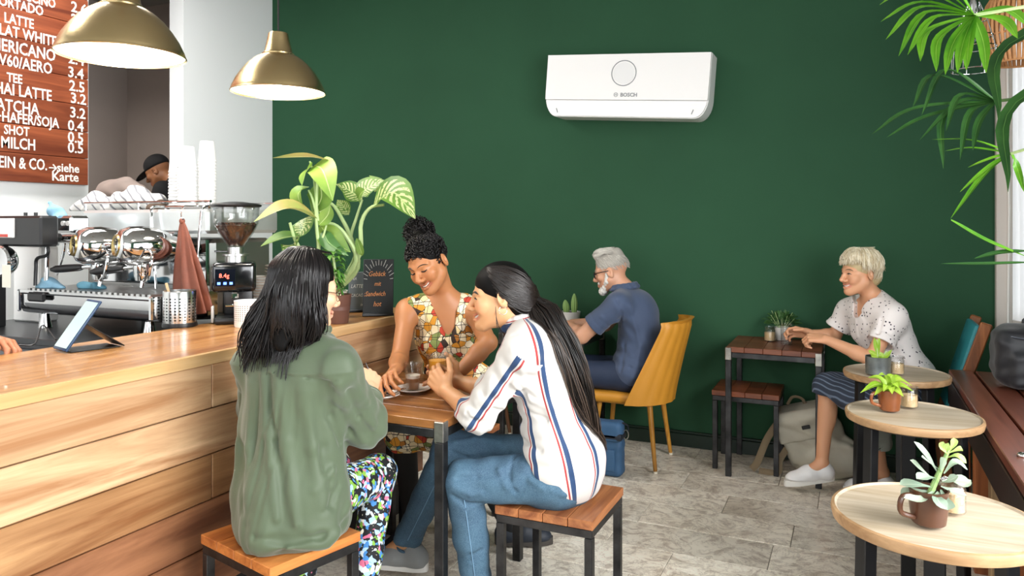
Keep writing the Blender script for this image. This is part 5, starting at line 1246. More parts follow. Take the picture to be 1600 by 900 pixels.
# ================================================================ PEOPLE
m_eyew = M('eye_white', '#f1ece6', .25); m_iris = M('dark_iris', '#2a1a12', .15); m_lash = M('dark_lashes', '#1a1210', .6); m_teeth = M('teeth', '#f6f1e8', .25)
def attr_mat(name, rough=.5, sss=0.0, bump=None, **kw):
    if name in MATS: return MATS[name]
    t = NT(name); a = t.n('ShaderNodeAttribute', attribute_name='Col'); t.l(a.outputs['Color'], t.b.inputs['Base Color']); setp(t.b, rough=rough, **kw)
    if sss: t.b.inputs['Subsurface Weight'].default_value = sss; t.b.inputs['Subsurface Radius'].default_value = (.010, .004, .002); t.b.inputs['Subsurface Scale'].default_value = 1.0
    if bump: t.bump(t.noise(t.coords(), bump[0], 4), bump[1], .003)
    MATS[name] = t.m; return t.m
m_skin = attr_mat('skin', .48, .12, (260, .06))
class Head:
    """local frame: x = person's right, y = forward, z = up; origin mid-head"""
    def __init__(s, c, fwd, up=(0, 0, 1), k=1.0):
        s.c = np.asarray(c, float); f = nrm(fwd); r = nrm(np.cross(f, up)); s.R = np.stack([r, f, np.cross(r, f)], 1); s.k = k
    def w(s, x, y, z): return s.c + s.R @ (np.array([x, y, z]) * s.k)
    def loc(s, V): return (V - s.c) @ s.R / s.k
    def prims(s, S, smile=.5, jaw=1.0, beard=False):
        k, R, w = s.k, s.R, s.w
        S.el(w(0, -.014, .034), np.array([.074, .094, .082]) * k, R, .02)
        S.el(w(0, .022, -.030), np.array([.060, .064, .080]) * k, R, .03)
        for q in (-1, 1):
            S.rc(w(q * .050 * jaw, .005, -.050), w(q * .019 * jaw, .060, -.094), .020 * k, .017 * k, .03)
            S.el(w(q * .040, .058, -.024), np.array([.024, .022, .020]) * k, R, .02)
            if smile > .3: S.el(w(q * .037, .064, -.040), np.array([.018, .016, .016]) * k, R, .015)
            S.rc(w(q * .044, .062, .018), w(q * .012, .080, .016), .010 * k, .010 * k, .015)
            S.el(w(q * .031, .098, -.001), np.array([.019, .016, .011]) * k, R, .012, sub=True)
            S.el(w(q * .031, .066, -.002), np.array([.0165, .016, .0135]) * k, R, .006)
            E = np.stack([R @ nrm((.93 * q, -.30, 0)), R @ nrm((.30 * q, .93, -.15)), R[:, 2]], 1)
            S.el(w(q * .077, -.014, -.008), np.array([.009, .019, .031]) * k, E, .006)
            S.el(w(q * .086, -.008, -.002), np.array([.007, .010, .017]) * k, E, .004, sub=True)
        S.rc(w(0, .072, -.098), w(0, .066, -.100), .019 * k, .017 * k, .02)
        S.rc(w(0, .082, .008), w(0, .106, -.030), .0075 * k, .0105 * k, .012)
        S.el(w(0, .104, -.034), np.array([.0115, .012, .010]) * k, R, .006)
        for q in (-1, 1): S.el(w(q * .0125, .094, -.038), np.array([.009, .011, .008]) * k, R, .006)
        sm = .012 * smile
        s.mouth = [(-.027 - sm * .45, .070, -.066 + sm), (-.013, .0855, -.0665 + sm * .15), (0, .0895, -.067), (.013, .0855, -.0665 + sm * .15), (.027 + sm * .45, .070, -.066 + sm)]
        mo = [w(x, y, z) for x, y, z in s.mouth]
        up_ = [w(x, y + .001, z + .004 + .001 * smile) for x, y, z in s.mouth]; dn_ = [w(x * .92, y, z - .006 - .004 * smile) for x, y, z in s.mouth]
        S.chain(up_, [.003 * k, .0052 * k, .0048 * k, .0052 * k, .003 * k], .005); S.chain(dn_, [.003 * k, .006 * k, .0068 * k, .006 * k, .003 * k], .005)
        S.chain(mo, np.array([.001, .0025, .003, .0025, .001]) * k * (1 + .8 * smile), .002, sub=True)
        s.up_, s.dn_ = cr(up_, 17), cr(dn_, 17)
    def neck(s, S, N, r0=.050, r1=.054): S.rc(s.w(0, -.022, -.055), np.asarray(N), r0 * s.k, r1, .03)
    def hit(s, S, x, z):
        ys = np.linspace(.15, -.02, 171); pts = np.array([s.w(x, y, z) for y in ys]); d = S.eval(pts); i = np.argmax(d < 0)
        return ys[i] if d[i] < 0 else .07
    def side_hit(s, S, y, z, q):
        xs = np.linspace(.12, 0, 121) * q; pts = np.array([s.w(x, y, z) for x in xs]); d = S.eval(pts); i = np.argmax(d < 0); return xs[i]
    def face_parts(s, S, parent, eyes='open', teeth=True, brow=None, browmat=None):
        k = s.k
        for q in (-1, 1):
            xs = np.linspace(-.0145, .0145, 9); op = {'open': 1.0, 'narrow': .6, 'closed': 0}[eyes]
            zu = lambda t: (.0052 * op * (1 - (t / .0145) ** 2) - (.004 * (1 - (t / .0145) ** 2) if eyes == 'closed' else 0))
            pts = []
            for t_ in xs: x, z = q * .031 + t_, -.002 + zu(t_); pts.append(s.w(x, s.hit(S, x, z) + .001, z))
            MB().tube(pts, np.array([.0008, .0012, .0016, .0018, .0019, .0018, .0016, .0012, .0008]) * k * 1.8, 6).build('eyelashes', m_lash, parent)
            if op:
                y = s.hit(S, q * .031, -.002)
                eb = MB().ell(s.w(q * .031, y - .0045, -.002), np.array([.0125, .0058, .0050 * op]) * k, s.R, 16, 10).build('eye', m_eyew, parent)
                MB().ell(s.w(q * .031, y - .0012, -.002), np.array([.0048, .0030, .0046 * op]) * k, s.R, 12, 8).build('iris', m_iris, eb)
            if browmat is not None:
                pts = []
                for t_, dz in zip(np.linspace(-.020, .020, 8), (.0, .004, .0065, .008, .0085, .008, .006, .002)):
                    x = q * .033 + t_; z = .015 + (dz if True else 0); pts.append(s.w(x, s.hit(S, x, z) + .0006, z))
                MB().tube(pts, np.array([.0016, .0032, .0042, .0046, .0043, .0037, .0027, .0010]) * k, 6, flat=.5).build('eyebrow', browmat, parent)
        if teeth:
            mo = cr([s.w(x * .86, y - .004, z + .0005) for x, y, z in s.mouth], 13)
            MB().tube(mo, np.array([.001, .0025, .0036, .0042, .0045, .0046, .0046, .0046, .0045, .0042, .0036, .0025, .001]) * k, 8).build('teeth', m_teeth, parent)
    def colour(s, V, col, skin, lip='#b5605a', blush='#d98a72', amt=.35):
        q = s.loc(V); near = (np.abs(q) < .2).all(1)
        L = np.minimum(*[np.min(np.linalg.norm(V[:, None] - c_[None], axis=2), axis=1) if False else s._dl(V, c_) for c_ in (s.up_, s.dn_)])
        a = np.clip(1.6 - L / (.0052 * s.k), 0, 1)[:, None] * near[:, None]; col[:] = col * (1 - .85 * a) + np.array(lin(lip)) * .85 * a
        for qx in (-1, 1):
            d = np.linalg.norm((q - np.array([qx * .042, .065, -.032])) / np.array([1, 1.2, 1]), axis=1); b = (np.clip(1 - d / .034, 0, 1) ** 1.2 * amt)[:, None]; col[:] = col * (1 - b) + np.array(lin(blush)) * b
        return col
    def _dl(s, V, c_):
        d = np.full(len(V), 1.0); i = np.nonzero(np.linalg.norm(V - s.c, axis=1) < .2)[0]
        if len(i): d[i] = np.linalg.norm(V[i][:, None] - c_[None], axis=2).min(1)
        return d
def hand(S, W, d, n, thumb, curl=(.5, .7, .5), spread=.10, k=1.0, tdir=None, curls=None, fk=.004):
    """five-fingered hand: W wrist, d towards the knuckles, n palm normal, thumb = +1/-1 side along n x d"""
    W = np.asarray(W, float); d = nrm(d); n = nrm(np.asarray(n) - d * np.dot(n, d)); lat = np.cross(n, d) * thumb
    Ls = [(.042, .025, .020), (.046, .029, .021), (.043, .027, .020), (.033, .020, .018)]
    kn = [(.086, .031), (.091, .0105), (.086, -.0105), (.077, -.030)]; tips = []
    for i in range(4):
        K = W + (d * kn[i][0] + lat * kn[i][1] - n * .003 * (i in (1, 2))) * k
        S.rc(W + (d * .006 + lat * (.019 - .0125 * i)) * k, K, .0150 * k, .0112 * k, .010)
        dd_ = nrm(d + lat * spread * (1.5 - i) / 1.5); c_ = curls[i] if curls else curl; ang = 0; p_ = K; r_ = (.0098 if i < 3 else .0088) * k
        for j in range(3):
            ang += c_[j]; v = dd_ * math.cos(ang) + n * math.sin(ang); q = p_ + v * Ls[i][j] * k; S.rc(p_, q, r_, r_ * .90, fk); p_ = q; r_ *= .90
        tips.append(p_)
    T0 = W + (d * .022 + lat * .022 + n * .006) * k; v1 = nrm(d * .62 + lat * .62 + n * .45) if tdir is None else nrm(tdir[0]); T1 = T0 + v1 * .044 * k
    v2 = nrm(d * .80 + lat * .30 + n * .55) if tdir is None else nrm(tdir[1]); T2 = T1 + v2 * .032 * k; T3 = T2 + nrm(v2 + d * .2 - lat * .1) * .025 * k
    S.rc(T0, T1, .0165 * k, .0118 * k, .012); S.rc(T1, T2, .0115 * k, .0102 * k, .004); S.rc(T2, T3, .0102 * k, .0082 * k, .004)
    return tips, T3
class Body:
    def __init__(s, **kw): 
        for k, v in kw.items(): setattr(s, k, np.asarray(v, float) if not isinstance(v, (int, float, str, Head)) else v)
        s.lat = nrm(s.SL - s.SR); s.up = nrm(s.N - s.P)
        s.fr = nrm(np.cross(s.lat, s.up)); s.lat2 = nrm(np.cross(s.up, s.fr)); s.RT = np.stack([s.lat2, s.fr, s.up], 1)
        hl = nrm(s.HL - s.HR); fu = nrm(np.cross(hl, (0, 0, 1))); s.RP = np.stack([hl, fu, np.cross(hl, fu)], 1)
    def torso(s, S, g=0.0, w=1.0, bust=0.0, belly=0.0, hips=1.0, neck=True):
        S.el(s.P, np.array([.165 * w * hips + g, .120 + g, .115 + g]), s.RP, .05)
        S.el(s.Wt, np.array([.128 * w + g, .095 + belly + g, .13 + g]), s.RT, .06)
        S.el(s.C, np.array([.148 * w + g, .108 + g, .15 + g]), s.RT, .06)
        S.rc(s.SL, s.SR, .050 + g * .7, .050 + g * .7, .07)
        for q in (s.SL, s.SR): S.rc(s.N, s.N * .35 + q * .65, .044 + g * .5, .042 + g * .7, .04)
        if bust:
            for q in (-1, 1): S.el(s.C + s.lat2 * q * .068 + s.fr * .085 - s.up * .01, np.array([.06, .05, .058]) * bust + g * .6, s.RT, .04)
    def arm(s, S, side, r=(.046, .038, .037, .026), g=0.0):
        A, E, W = (s.SL, s.EL, s.WL) if side == 'L' else (s.SR, s.ER, s.WR)
        S.rc(A, E, r[0] + g, r[1] + g, .03); m_ = E * .7 + W * .3; S.rc(E, m_, r[2] + g, r[2] * 1.02 + g, .02); S.rc(m_, W, r[2] * 1.0 + g, r[3] + g, .02)
        S.el(A + (E - A) * .12, np.array([1.08, 1.08, 1.2]) * r[0] + g, basis(E - A), .03)
    def leg(s, S, side, g=0.0, r=(.082, .055, .052, .034)):
        H_, K, A = (s.HL, s.KL, s.AL) if side == 'L' else (s.HR, s.KR, s.AR)
        S.rc(H_, K, r[0] + g, r[1] + g, .04); S.rc(K, A, r[2] + g, r[3] + g, .03)
        back = nrm(np.cross(np.cross(K - A, K - H_), K - A)) if False else nrm((H_ - K) - (A - K) * np.dot(H_ - K, A - K) / np.dot(A - K, A - K))
        S.el(K * .68 + A * .32 + back * .018, np.array([.042, .042, .095]) + g, basis(A - K), .03)
def skin_body(parent, S, skin, h, heads, extra=None, **ck):
    V, Fc = S.mesh(h); col = np.tile(np.array(lin(skin)), (len(V), 1))
    for hd in heads: hd.colour(V, col, skin, **ck)
    if extra: extra(V, col)
    return raw('body', V, Fc, m_skin, parent, True, None, {'Col': col})
def push_out(P_, S, dist, it=4):
    sh = P_.shape; q = P_.reshape(-1, 3).copy()
    for _ in range(it):
        d = S.eval(q); i = np.nonzero(d < dist)[0]
        if not len(i): break
        g = np.stack([S.eval(q[i] + .003 * np.eye(3)[a]) - d[i] for a in range(3)], 1); g /= np.linalg.norm(g, axis=1)[:, None] + 1e-9
        q[i] += g * (dist - d[i])[:, None]
    return q.reshape(sh)
def strands(name, P_, r, mat, parent, n=5, flat=.6, tip=.25, root=.7):
    """P_ (N, m, 3) strand points -> one hair mesh"""
    N_, m = P_.shape[:2]; tg = np.gradient(P_, axis=1); tg /= np.linalg.norm(tg, axis=2)[..., None] + 1e-12
    ref = np.array([.37, .21, .9]); x = np.cross(tg, ref); x /= np.linalg.norm(x, axis=2)[..., None] + 1e-12; y = np.cross(tg, x)
    t = np.linspace(0, 1, m); prof = np.interp(t, [0, .12, .75, 1], [root, 1, .95, tip]); rr = np.asarray(r).reshape(-1, 1) * prof[None] if np.ndim(r) else np.full((N_, m), r) * prof[None]
    a = 2 * np.pi * np.arange(n) / n
    V = P_[:, :, None] + rr[:, :, None, None] * (np.cos(a)[None, None, :, None] * x[:, :, None] + flat * np.sin(a)[None, None, :, None] * y[:, :, None])
    b = np.arange(N_)[:, None, None] * (m * n); i = np.arange(m - 1)[None, :, None] * n; k = np.arange(n)[None, None]; k2 = (k + 1) % n
    Fc = np.stack([b + i + k, b + i + k2, b + i + n + k2, b + i + n + k], -1).reshape(-1, 4)
    o = raw(name, V.reshape(-1, 3), Fc, mat, parent, True, None, {'shade': np.repeat(nr.uniform(.1, 1, N_), m * n)}); return o
nr = np.random.default_rng(7)
def hair_mat(name, dark, light, rough, spec):
    t = NT(name); a = t.n('ShaderNodeAttribute', attribute_name='shade'); t.l(t.ramp(a.outputs['Fac'], [(0, lin(dark)), (1, lin(light))]), t.b.inputs['Base Color']); setp(t.b, rough=rough, spec=spec); return t.m
m_blackhair = hair_mat('black_hair', '#070606', '#171314', .34, .32); m_blackhair_base = M('black_hair_under', '#070606', .6, spec=.12)
m_greyhair = hair_mat('grey_hair', '#a39e96', '#d6d2c9', .5, .3); m_whitebeard = M('white_beard', '#d9d5ce', .6, var=(90, .2)); m_blond = hair_mat('platinum_blond_hair', '#b5a27a', '#f1e9d4', .42, .4)
def fabric(name, col, rough=.8, weave=400, bump=.08, var=.10, fold=None, sheen=.15):
    return M(name, col, rough, var=(7, var), bump=(weave, bump), sheen=sheen)
def folds(S, amp, f1, seed=0):
    r = np.random.default_rng(seed); K = r.normal(size=(4, 3)) * f1; ph = r.uniform(0, 6, 4)
    def f(q, d):
        w = .5 * np.sin(q @ K[2] * .6 + ph[2]) + .5 * np.sin(q @ K[3] * .5 + ph[3]); return d + amp * (np.sin(q @ K[0] + ph[0] + 2.2 * w) * .6 + np.sin(q @ K[1] + ph[1] + 2.6 * w) * .4)
    S.fn(f); return S
def cut_below(S, z, c, k=.004): S.bx((c[0], c[1], z - .5), (1.2, 1.2, .5), r=0, k=k, sub=True)
def half_cut(S, p, n, k=.004, size=.4):
    """remove everything on the +n side of p (local box)"""
    n = nrm(n); S.bx(np.asarray(p) + n * size, (size, size, size), basis(n), r=0, k=k, sub=True)
def shoe(name, parent, ankle, toe, sole_z, mat, solemat, w=.042, lace=None, h=.004, tilt=0.0, label=None):
    """toe: tip of the sole; returns shoe part with sole child"""
    A, T = np.asarray(ankle, float), np.asarray(toe, float); f = T - A; f[2] = 0; f = nrm(f); sd = np.cross((0, 0, 1), f)
    L = .255; T0 = np.array([T[0], T[1], sole_z]); Hh = T0 - f * L
    g = lambda y, x, z: Hh + f * y + sd * x + v3(0, 0, z + tilt * (1 - y / L) * .06)
    S = SDF(); S.rc(g(.045, 0, .055), g(.06, 0, .085), .038, .035, .03); S.rc(g(.04, 0, .04), g(.13, 0, .045), .040, .040, .03); S.rc(g(.13, 0, .05), g(.20, 0, .034), .042, .036, .03); S.el(g(.195, 0, .032), np.array([w * 1.05, .056, .030]), np.stack([sd, f, v3(0, 0, 1)], 1), .02)
    S.bx(g(.125, 0, -.082), (.2, .2, .1), basis((0, 0, 1)), r=0, k=.003, sub=True); S.cone(g(.055, 0, .10), g(.055, 0, .16), .027, .03, .004, sub=True)
    o = S.build(name, h, mat, parent)
    out = []
    for a in np.linspace(0, 2 * math.pi, 40)[:-1]:
        y = L / 2 + (L / 2 + .003) * math.cos(a); ww = np.interp(y / L, [0, .15, .45, .75, 1], [.030, .035, .034, .043, .032]); out.append((y, ww * np.sign(math.sin(a)) * abs(math.sin(a)) ** .55))
    V = [g(y, x, 0) for y, x in out] + [g(y, x * 1.02, .026) for y, x in out] + [g(y, x * .94, .031) for y, x in out]; n_ = len(out)
    Fc = [list(range(n_))[::-1], list(range(2 * n_, 3 * n_))] + [[r_ * n_ + i, r_ * n_ + (i + 1) % n_, (r_ + 1) * n_ + (i + 1) % n_, (r_ + 1) * n_ + i] for r_ in (0, 1) for i in range(n_)]
    raw('sole', V, Fc, solemat, o, True, 40)
    if lace is not None:
        for k in range(4):
            y = .105 + .022 * k; z = .100 - .012 * k; MB().tube(cr([g(y, -.022, z - .012), g(y + .004, 0, z - .002 + .001), g(y, .022, z - .012)], 8), .0028, 6).build('lace', lace, o)
    return o

# ---------------------------------------------------------------- 1. olive blouse, seen from behind
g_ = thing('person', 'person with long black hair in an olive green blouse, seen from behind on a stool', 'person', (-1.65, 1.87, 0))
HG = Head(at_d(480, 453, 2.34), (.43, .89, -.16), (0.03, .12, 1))
G = Body(P=(-1.63, 1.865, .555), Wt=(-1.62, 1.87, .75), C=(-1.60, 1.86, .93), N=(-1.575, 1.875, 1.075), SL=(-1.755, 1.845, .985), SR=at_d(527, 574, 2.28), EL=(-1.86, 1.98, .80), WL=(-1.77, 2.19, .80),
         ER=at_d(570, 662, 2.46), WR=at_d(577, 607, 2.69), HL=(-1.72, 1.92, .545), HR=(-1.55, 1.93, .545), KL=(-1.78, 2.27, .52), KR=(-1.575, 2.27, .525), AL=(-1.76, 2.03, .10), AR=(-1.50, 2.06, .105))
S = SDF(); HG.prims(S, .2); HG.neck(S, G.N); G.torso(S, -.01, bust=.8)
for a in 'LR': G.arm(S, a); G.leg(S, a, -.012)
dR = nrm(at_d(580, 580, 2.78) - G.WR); hand(S, G.WR, dR, v3(-.5, .1, -.6), -1, (.75, 1.0, .7), .05)
hand(S, G.WL, v3(.35, .9, -.15), v3(.1, 0, -1), 1, (.3, .4, .3))
for a, A in (('L', G.AL), ('R', G.AR)): S.rc(A, A + v3(.02, .14, -.06), .034, .022, .02)
skin_body(g_, S, '#dcae8c', .0035, [HG]); HG.face_parts(S, g_, 'open', False, browmat=m_lash)
bS = S
# blouse
def surf_pt(S, px, py, d0=1.2, d1=5.2):
    r = ray(px, py); ts = np.linspace(d0, d1, 700); dd_ = S.eval(CAMP + ts[:, None] * r, 1.0); i = np.nonzero(dd_ < 0)[0]
    return None if not len(i) else CAMP + ts[i[0]] * r
def creases(S, lines, d0=1.2, d1=5.2):
    """cloth folds measured in the photograph: (height, width, polyline); height > 0 raises a fold, < 0 presses one in"""
    segs = []
    for h_, w_, pl in lines:
        q = [surf_pt(S, x, y, d0, d1) for x, y in pl]; q = [a for a in q if a is not None]
        for a, b in zip(q, q[1:]): segs.append((a, b, h_, w_))
    def f(q, d):
        best = np.zeros(len(q))
        for a, b, h_, w_ in segs:
            m_ = (a + b) / 2; R_ = np.linalg.norm(b - a) / 2 + 3 * w_; i = np.nonzero(((q - m_) ** 2).sum(1) < R_ * R_)[0]
            if not len(i): continue
            ab = b - a; w = q[i] - a; t = np.clip(w @ ab / np.dot(ab, ab), 0, 1); dist = np.linalg.norm(w - t[:, None] * ab, axis=1); e = h_ * np.exp(-(dist / w_) ** 2)
            best[i] += e * .8
        return d - np.clip(best, -.014, .014)
    S.fn(f); return S
m_olive = fabric('olive_blouse_fabric', '#48563f', .62, 300, .06, .08, sheen=.3)
S = SDF(); G.torso(S, .018, .97, 0, hips=.92); S.el(G.P + v3(.022, -.01, .04), (.176, .15, .16), G.RP, .08); S.el(G.P + v3(.026, -.02, -.06), (.185, .16, .09), G.RP, .05); S.el(G.Wt + v3(-.01, 0, .02), (.172, .122, .20), G.RT, .06)
S.rc(G.SR, G.ER, .058, .066, .04); S.rc(G.ER, G.ER * .42 + G.WR * .58, .068, .050, .04); S.rc(G.SL, G.EL, .058, .062, .04); S.rc(G.EL, G.EL * .4 + G.WL * .6, .066, .05, .04)
cf = G.ER * .42 + G.WR * .58; S.cone(cf, cf + nrm(G.WR - G.ER) * .045, .050, .046, .008)
def gfold(q, d):
    u = (q - G.N) @ G.lat2; w = (q - G.N) @ G.fr; z = q[:, 2]
    below = 1 / (1 + np.exp(-(.985 - z) / .012)); back = 1 / (1 + np.exp((w - .0) / .02)); ctr = np.exp(-((u + .0) / .075) ** 2)
    arm = np.exp(-np.minimum(np.linalg.norm(q - G.ER, axis=1), .3) / .07)
    d = d - back * below * (-.009 * ctr * np.maximum(0, np.sin(u * 150 + .6)) * np.clip((.985 - z) * 9, 0, 1) * np.clip((z - .45) * 2.2, .15, 1))
    d = d + back * below * .006 * np.sin(u * 34 + 1.3 * np.sin(z * 7 + u * 5)) * np.clip((.98 - z) * 4, 0, 1)
    d = d - back * .003 * np.exp(-((z - .985 - .10 * u * u) / .006) ** 2)                   # yoke seam
    d = d + .010 * arm * np.sin(q @ np.array([55, 40, 75.])) 
    flare = np.clip((.58 - z) / .12, 0, 1); return d + flare * .010 * np.sin(u * 26 + 2 * np.sin(w * 14)) 
creases(S, [(.012, .012, [(410, 588), (418, 680), (432, 810)]), (-.010, .010, [(420, 588), (432, 690), (445, 820)]), (.009, .014, [(434, 590), (448, 690), (462, 820)]), (.009, .018, [(478, 612), (488, 700), (505, 800)]), (-.008, .016, [(500, 600), (506, 700), (520, 790)]),
    (.010, .016, [(392, 600), (388, 700), (392, 810)]), (-.009, .015, [(378, 620), (376, 700), (380, 800)]), (.011, .014, [(543, 700), (520, 735), (492, 765)]), (-.010, .013, [(550, 715), (528, 760), (505, 800)]), (.010, .014, [(560, 735), (545, 790), (525, 835)]),
    (-.016, .012, [(512, 600), (516, 650), (532, 692), (552, 706)]), (.010, .012, [(530, 600), (545, 650), (568, 690)]), (-.009, .010, [(545, 610), (560, 650), (580, 676)]), (.009, .011, [(522, 640), (540, 680), (565, 697)]), (.008, .012, [(553, 590), (572, 630), (585, 662)]),
    (-.006, .005, [(385, 580), (430, 583), (480, 590), (514, 597)]), (-.005, .004, [(545, 566), (524, 596), (513, 640)]), (-.012, .014, [(400, 838), (440, 846), (500, 838), (540, 815)]), (.010, .012, [(395, 850), (450, 858), (510, 850)])])
S.fn(gfold); folds(S, .0045, 24, 3)
half_cut(S, G.N + G.up * .030 + G.fr * .0, nrm(G.up + G.fr * .35), size=.12); cut_below(S, .4525, G.P)
blouse = S.build('blouse', .0050, m_olive, g_); gS = S
cS = SDF(); cen = G.N + G.up * .02
for i in range(14):
    a0, a1 = [math.pi * (.10 + 1.8 * (i + j) / 14) + math.pi / 2 for j in (0, 1)]
    pt = lambda a: cen + G.lat2 * .066 * math.cos(a) + G.fr * .064 * math.sin(a) + G.up * (.014 - .01 * math.sin(a))
    cS.rc(pt(a0), pt(a1), .014, .014, .008)
cS.build('collar', .004, m_olive, blouse)
MB().tube([cf + nrm(G.WR - G.ER) * .02 + basis(G.WR - G.ER)[:, 0] * .0495 * math.cos(a) + basis(G.WR - G.ER)[:, 1] * .0495 * math.sin(a) for a in np.linspace(0, 2 * math.pi, 33)], .004, 6, False).build('cuff', m_olive, blouse)
# floral trousers
def floral_mat():
    t = NT('floral_trousers'); v = t.coords(); nz = t.n('ShaderNodeTexNoise', i_Scale=18.0, i_Detail=3.0); t.l(v, nz.inputs['Vector'])
    vm = t.n('ShaderNodeVectorMath', operation='MULTIPLY_ADD'); t.l(nz.outputs['Color'], vm.inputs[0]); vm.inputs[1].default_value = (.05, .05, .05); t.l(v, vm.inputs[2])
    vo = t.n('ShaderNodeTexVoronoi', i_Scale=74.0); t.l(vm.outputs[0], vo.inputs['Vector']); sp = t.n('ShaderNodeSeparateColor'); t.l(vo.outputs['Color'], sp.inputs[0])
    col = t.ramp(sp.outputs[0], [(0, lin('#0b0d12')), (.38, lin('#c9d2d6')), (.46, lin('#3f7fc0')), (.58, lin('#7aa83e')), (.70, lin('#0d1016')), (.80, lin('#9fc4e6')), (.9, lin('#d06a8a')), (.95, lin('#e9e6d8'))], 'CONSTANT')
    t.l(t.mix(t.math('LESS_THAN', vo.outputs['Distance'], .12), col, lin('#f2ead0')), t.b.inputs['Base Color']); setp(t.b, rough=.75); return t.m
S = SDF(); S.el(G.P - v3(0, 0, .02), (.16, .12, .08), G.RP, .05)
for a in 'LR':
    H_, K, A = (G.HL, G.KL, G.AL) if a == 'L' else (G.HR, G.KR, G.AR); S.rc(H_, K, .085, .064, .04); S.rc(K, A, .062, .040, .03); S.cone(A, A + (A - K) * .08, .040, .041, .01)
folds(S, .003, 30, 5); S.build('trousers', .0055, floral_mat(), g_)
m_gsh = M('blue_canvas_shoe', '#3d5f93', .7); m_wsole = M('white_rubber', '#e6e5e0', .5)
for A, T in ((G.AL, G.AL + v3(.06, .19, 0)), (G.AR, G.AR + v3(.03, .19, 0))): shoe('shoe', g_, A, T, .004, m_gsh, m_wsole)
# glasses
m_wire = M('thin_gold_frame', '#8a7a60', .3, .9)
gl_ = MB()
for q in (-1, 1):
    gl_.tube([HG.w(q * .033 + .024 * math.cos(a), .100 - .012 * abs(q * .033 + .024 * math.cos(a)) / .05, -.006 + .020 * math.sin(a)) for a in np.linspace(0, 2 * math.pi, 29)], .0013, 5, False)
    gl_.tube(cr([HG.w(q * .057, .088, -.001), HG.w(q * .077, .04, .0), HG.w(q * .080, -.02, .0)], 8), .0013, 5)
gl_.tube(cr([HG.w(-.009, .100, -.004), HG.w(0, .104, .0), HG.w(.009, .100, -.004)], 6), .0013, 5)
gl_.build('spectacles', m_wire, g_)
# hair: under-volume and long strands
S = SDF(); S.el(HG.w(0, -.020, .040), (.082, .098, .088), HG.R, .02); S.el(HG.w(0, -.055, -.05), (.086, .062, .11), HG.R, .05); S.el(HG.w(-.045, -.02, -.02), (.045, .075, .08), HG.R, .04); S.el(HG.w(.045, -.04, -.02), (.045, .060, .08), HG.R, .04)
for x in (-.06, 0, .05): S.rc(HG.w(x, -.06, -.06), v3(*(HG.w(x * 1.25, -.075, -.06)))[:] * v3(1, 1, 0) + v3(-.02, -.02, 1.07), .040, .018, .04, flat=(G.fr, .6))
folds(S, .003, 40, 2); S.build('hair_underlayer', .006, m_blackhair_base, g_); hS = S
N_ = 900; m = 26; PT = np.zeros((N_, m, 3)); part = v3(.018, 0, 0)
for i in range(N_):
    az = nr.uniform(math.radians(82), math.radians(294)) if i % 7 else (-nr.uniform(math.radians(40), math.radians(72)) if i % 14 else nr.uniform(math.radians(66), math.radians(84)))
    x0, y0 = math.sin(az), math.cos(az); pts = []; lift = 1 + nr.uniform(.0, .06)
    px0 = HG.w(.014 + .004 * x0, nr.uniform(-.05, .055), .1235); pts.append(px0)
    for th in (.38, .68, 1.0, 1.3, 1.57): pts.append(HG.w(x0 * .090 * math.sin(th) * lift, -.018 + y0 * .102 * math.sin(th) * lift, .036 + .092 * math.cos(th) * lift))
    e = pts[-1]; down = -nr.uniform(.92, 1.0); out = HG.R @ np.array([x0, y0, 0]); drop = nr.uniform(.205, .262) + (.022 if y0 < -.3 else -.03) + .014 * math.sin(az * 9)
    sw = nrm(v3(-.85, -.45, 0)) * nr.uniform(.0, .11) * (1 if x0 < .5 else .3)
    for f_ in (.25, .5, .75, 1.0): pts.append(e + v3(0, 0, -drop * f_) + out * (.012 * math.sin(f_ * 3) + nr.normal() * .004) + sw * f_ ** 1.4 - out * .02 * f_ * (1 if y0 > .1 else 0) + out * (.016 * math.sin(f_ * 5.0 + az * 3) - .022 * f_ ** 4))
    PT[i] = cr(pts, m)
PT = push_out(PT, gS, .008); PT = push_out(PT, hS, .0025)
strands('hair', PT, nr.uniform(.0032, .0060, N_), m_blackhair, g_)
spn = MB().tube(cr([G.WR + dR * .08 + v3(0, 0, .0), at_d(571, 566, 2.76)], 5), [.003, .003, .0028, .002, .001], 6).build('pen', M('dark_pen', '#2a2320', .4)); tag(spn, 'thin dark pen held upright in the hand by the green cuff', 'pen')

# ---------------------------------------------------------------- 2. colourful dress and hair bun, behind the table
f_ = thing('person', 'smiling person with curly hair bun in a sleeveless colourful geometric-print dress', 'person', (-1.765, 3.12, 0))
HF = Head(at_d(669, 411, 3.30), (-.05, -.91, -.40), v3(-.28, -.38, .90), 1.04)
Fb = Body(P=(-1.74, 3.13, .555), Wt=(-1.72, 3.07, .74), C=(-1.70, 3.005, .92), N=at_d(695, 467, 3.40), SL=at_d(738, 484, 3.42), SR=at_d(637, 484, 3.37), ER=at_d(624, 562, 3.2), WR=at_d(618, 577, 2.98),
          EL=at_d(763, 535, 3.17), WL=at_d(710, 590, 3.1), HL=(-1.64, 3.10, .55), HR=(-1.83, 3.10, .55), KL=(-1.50, 2.80, .525), KR=(-1.77, 2.74, .53), AL=at_d(800, 829, 3.32), AR=(-1.80, 2.86, .09))
S = SDF(); HF.prims(S, 1.0, .95); HF.neck(S, Fb.N, .046, .050); Fb.torso(S, -.004, .95, .85)
for a in 'LR': Fb.arm(S, a, (.044, .036, .036, .025)); Fb.leg(S, a, -.006)
d_ = nrm(at_d(603, 590, 2.88) - Fb.WR); hand(S, Fb.WR, d_, v3(.55, .05, -.75), 1, curls=[(.35, .5, .3), (.7, .8, .5), (.8, .9, .6), (.9, .9, .6)], k=.95)
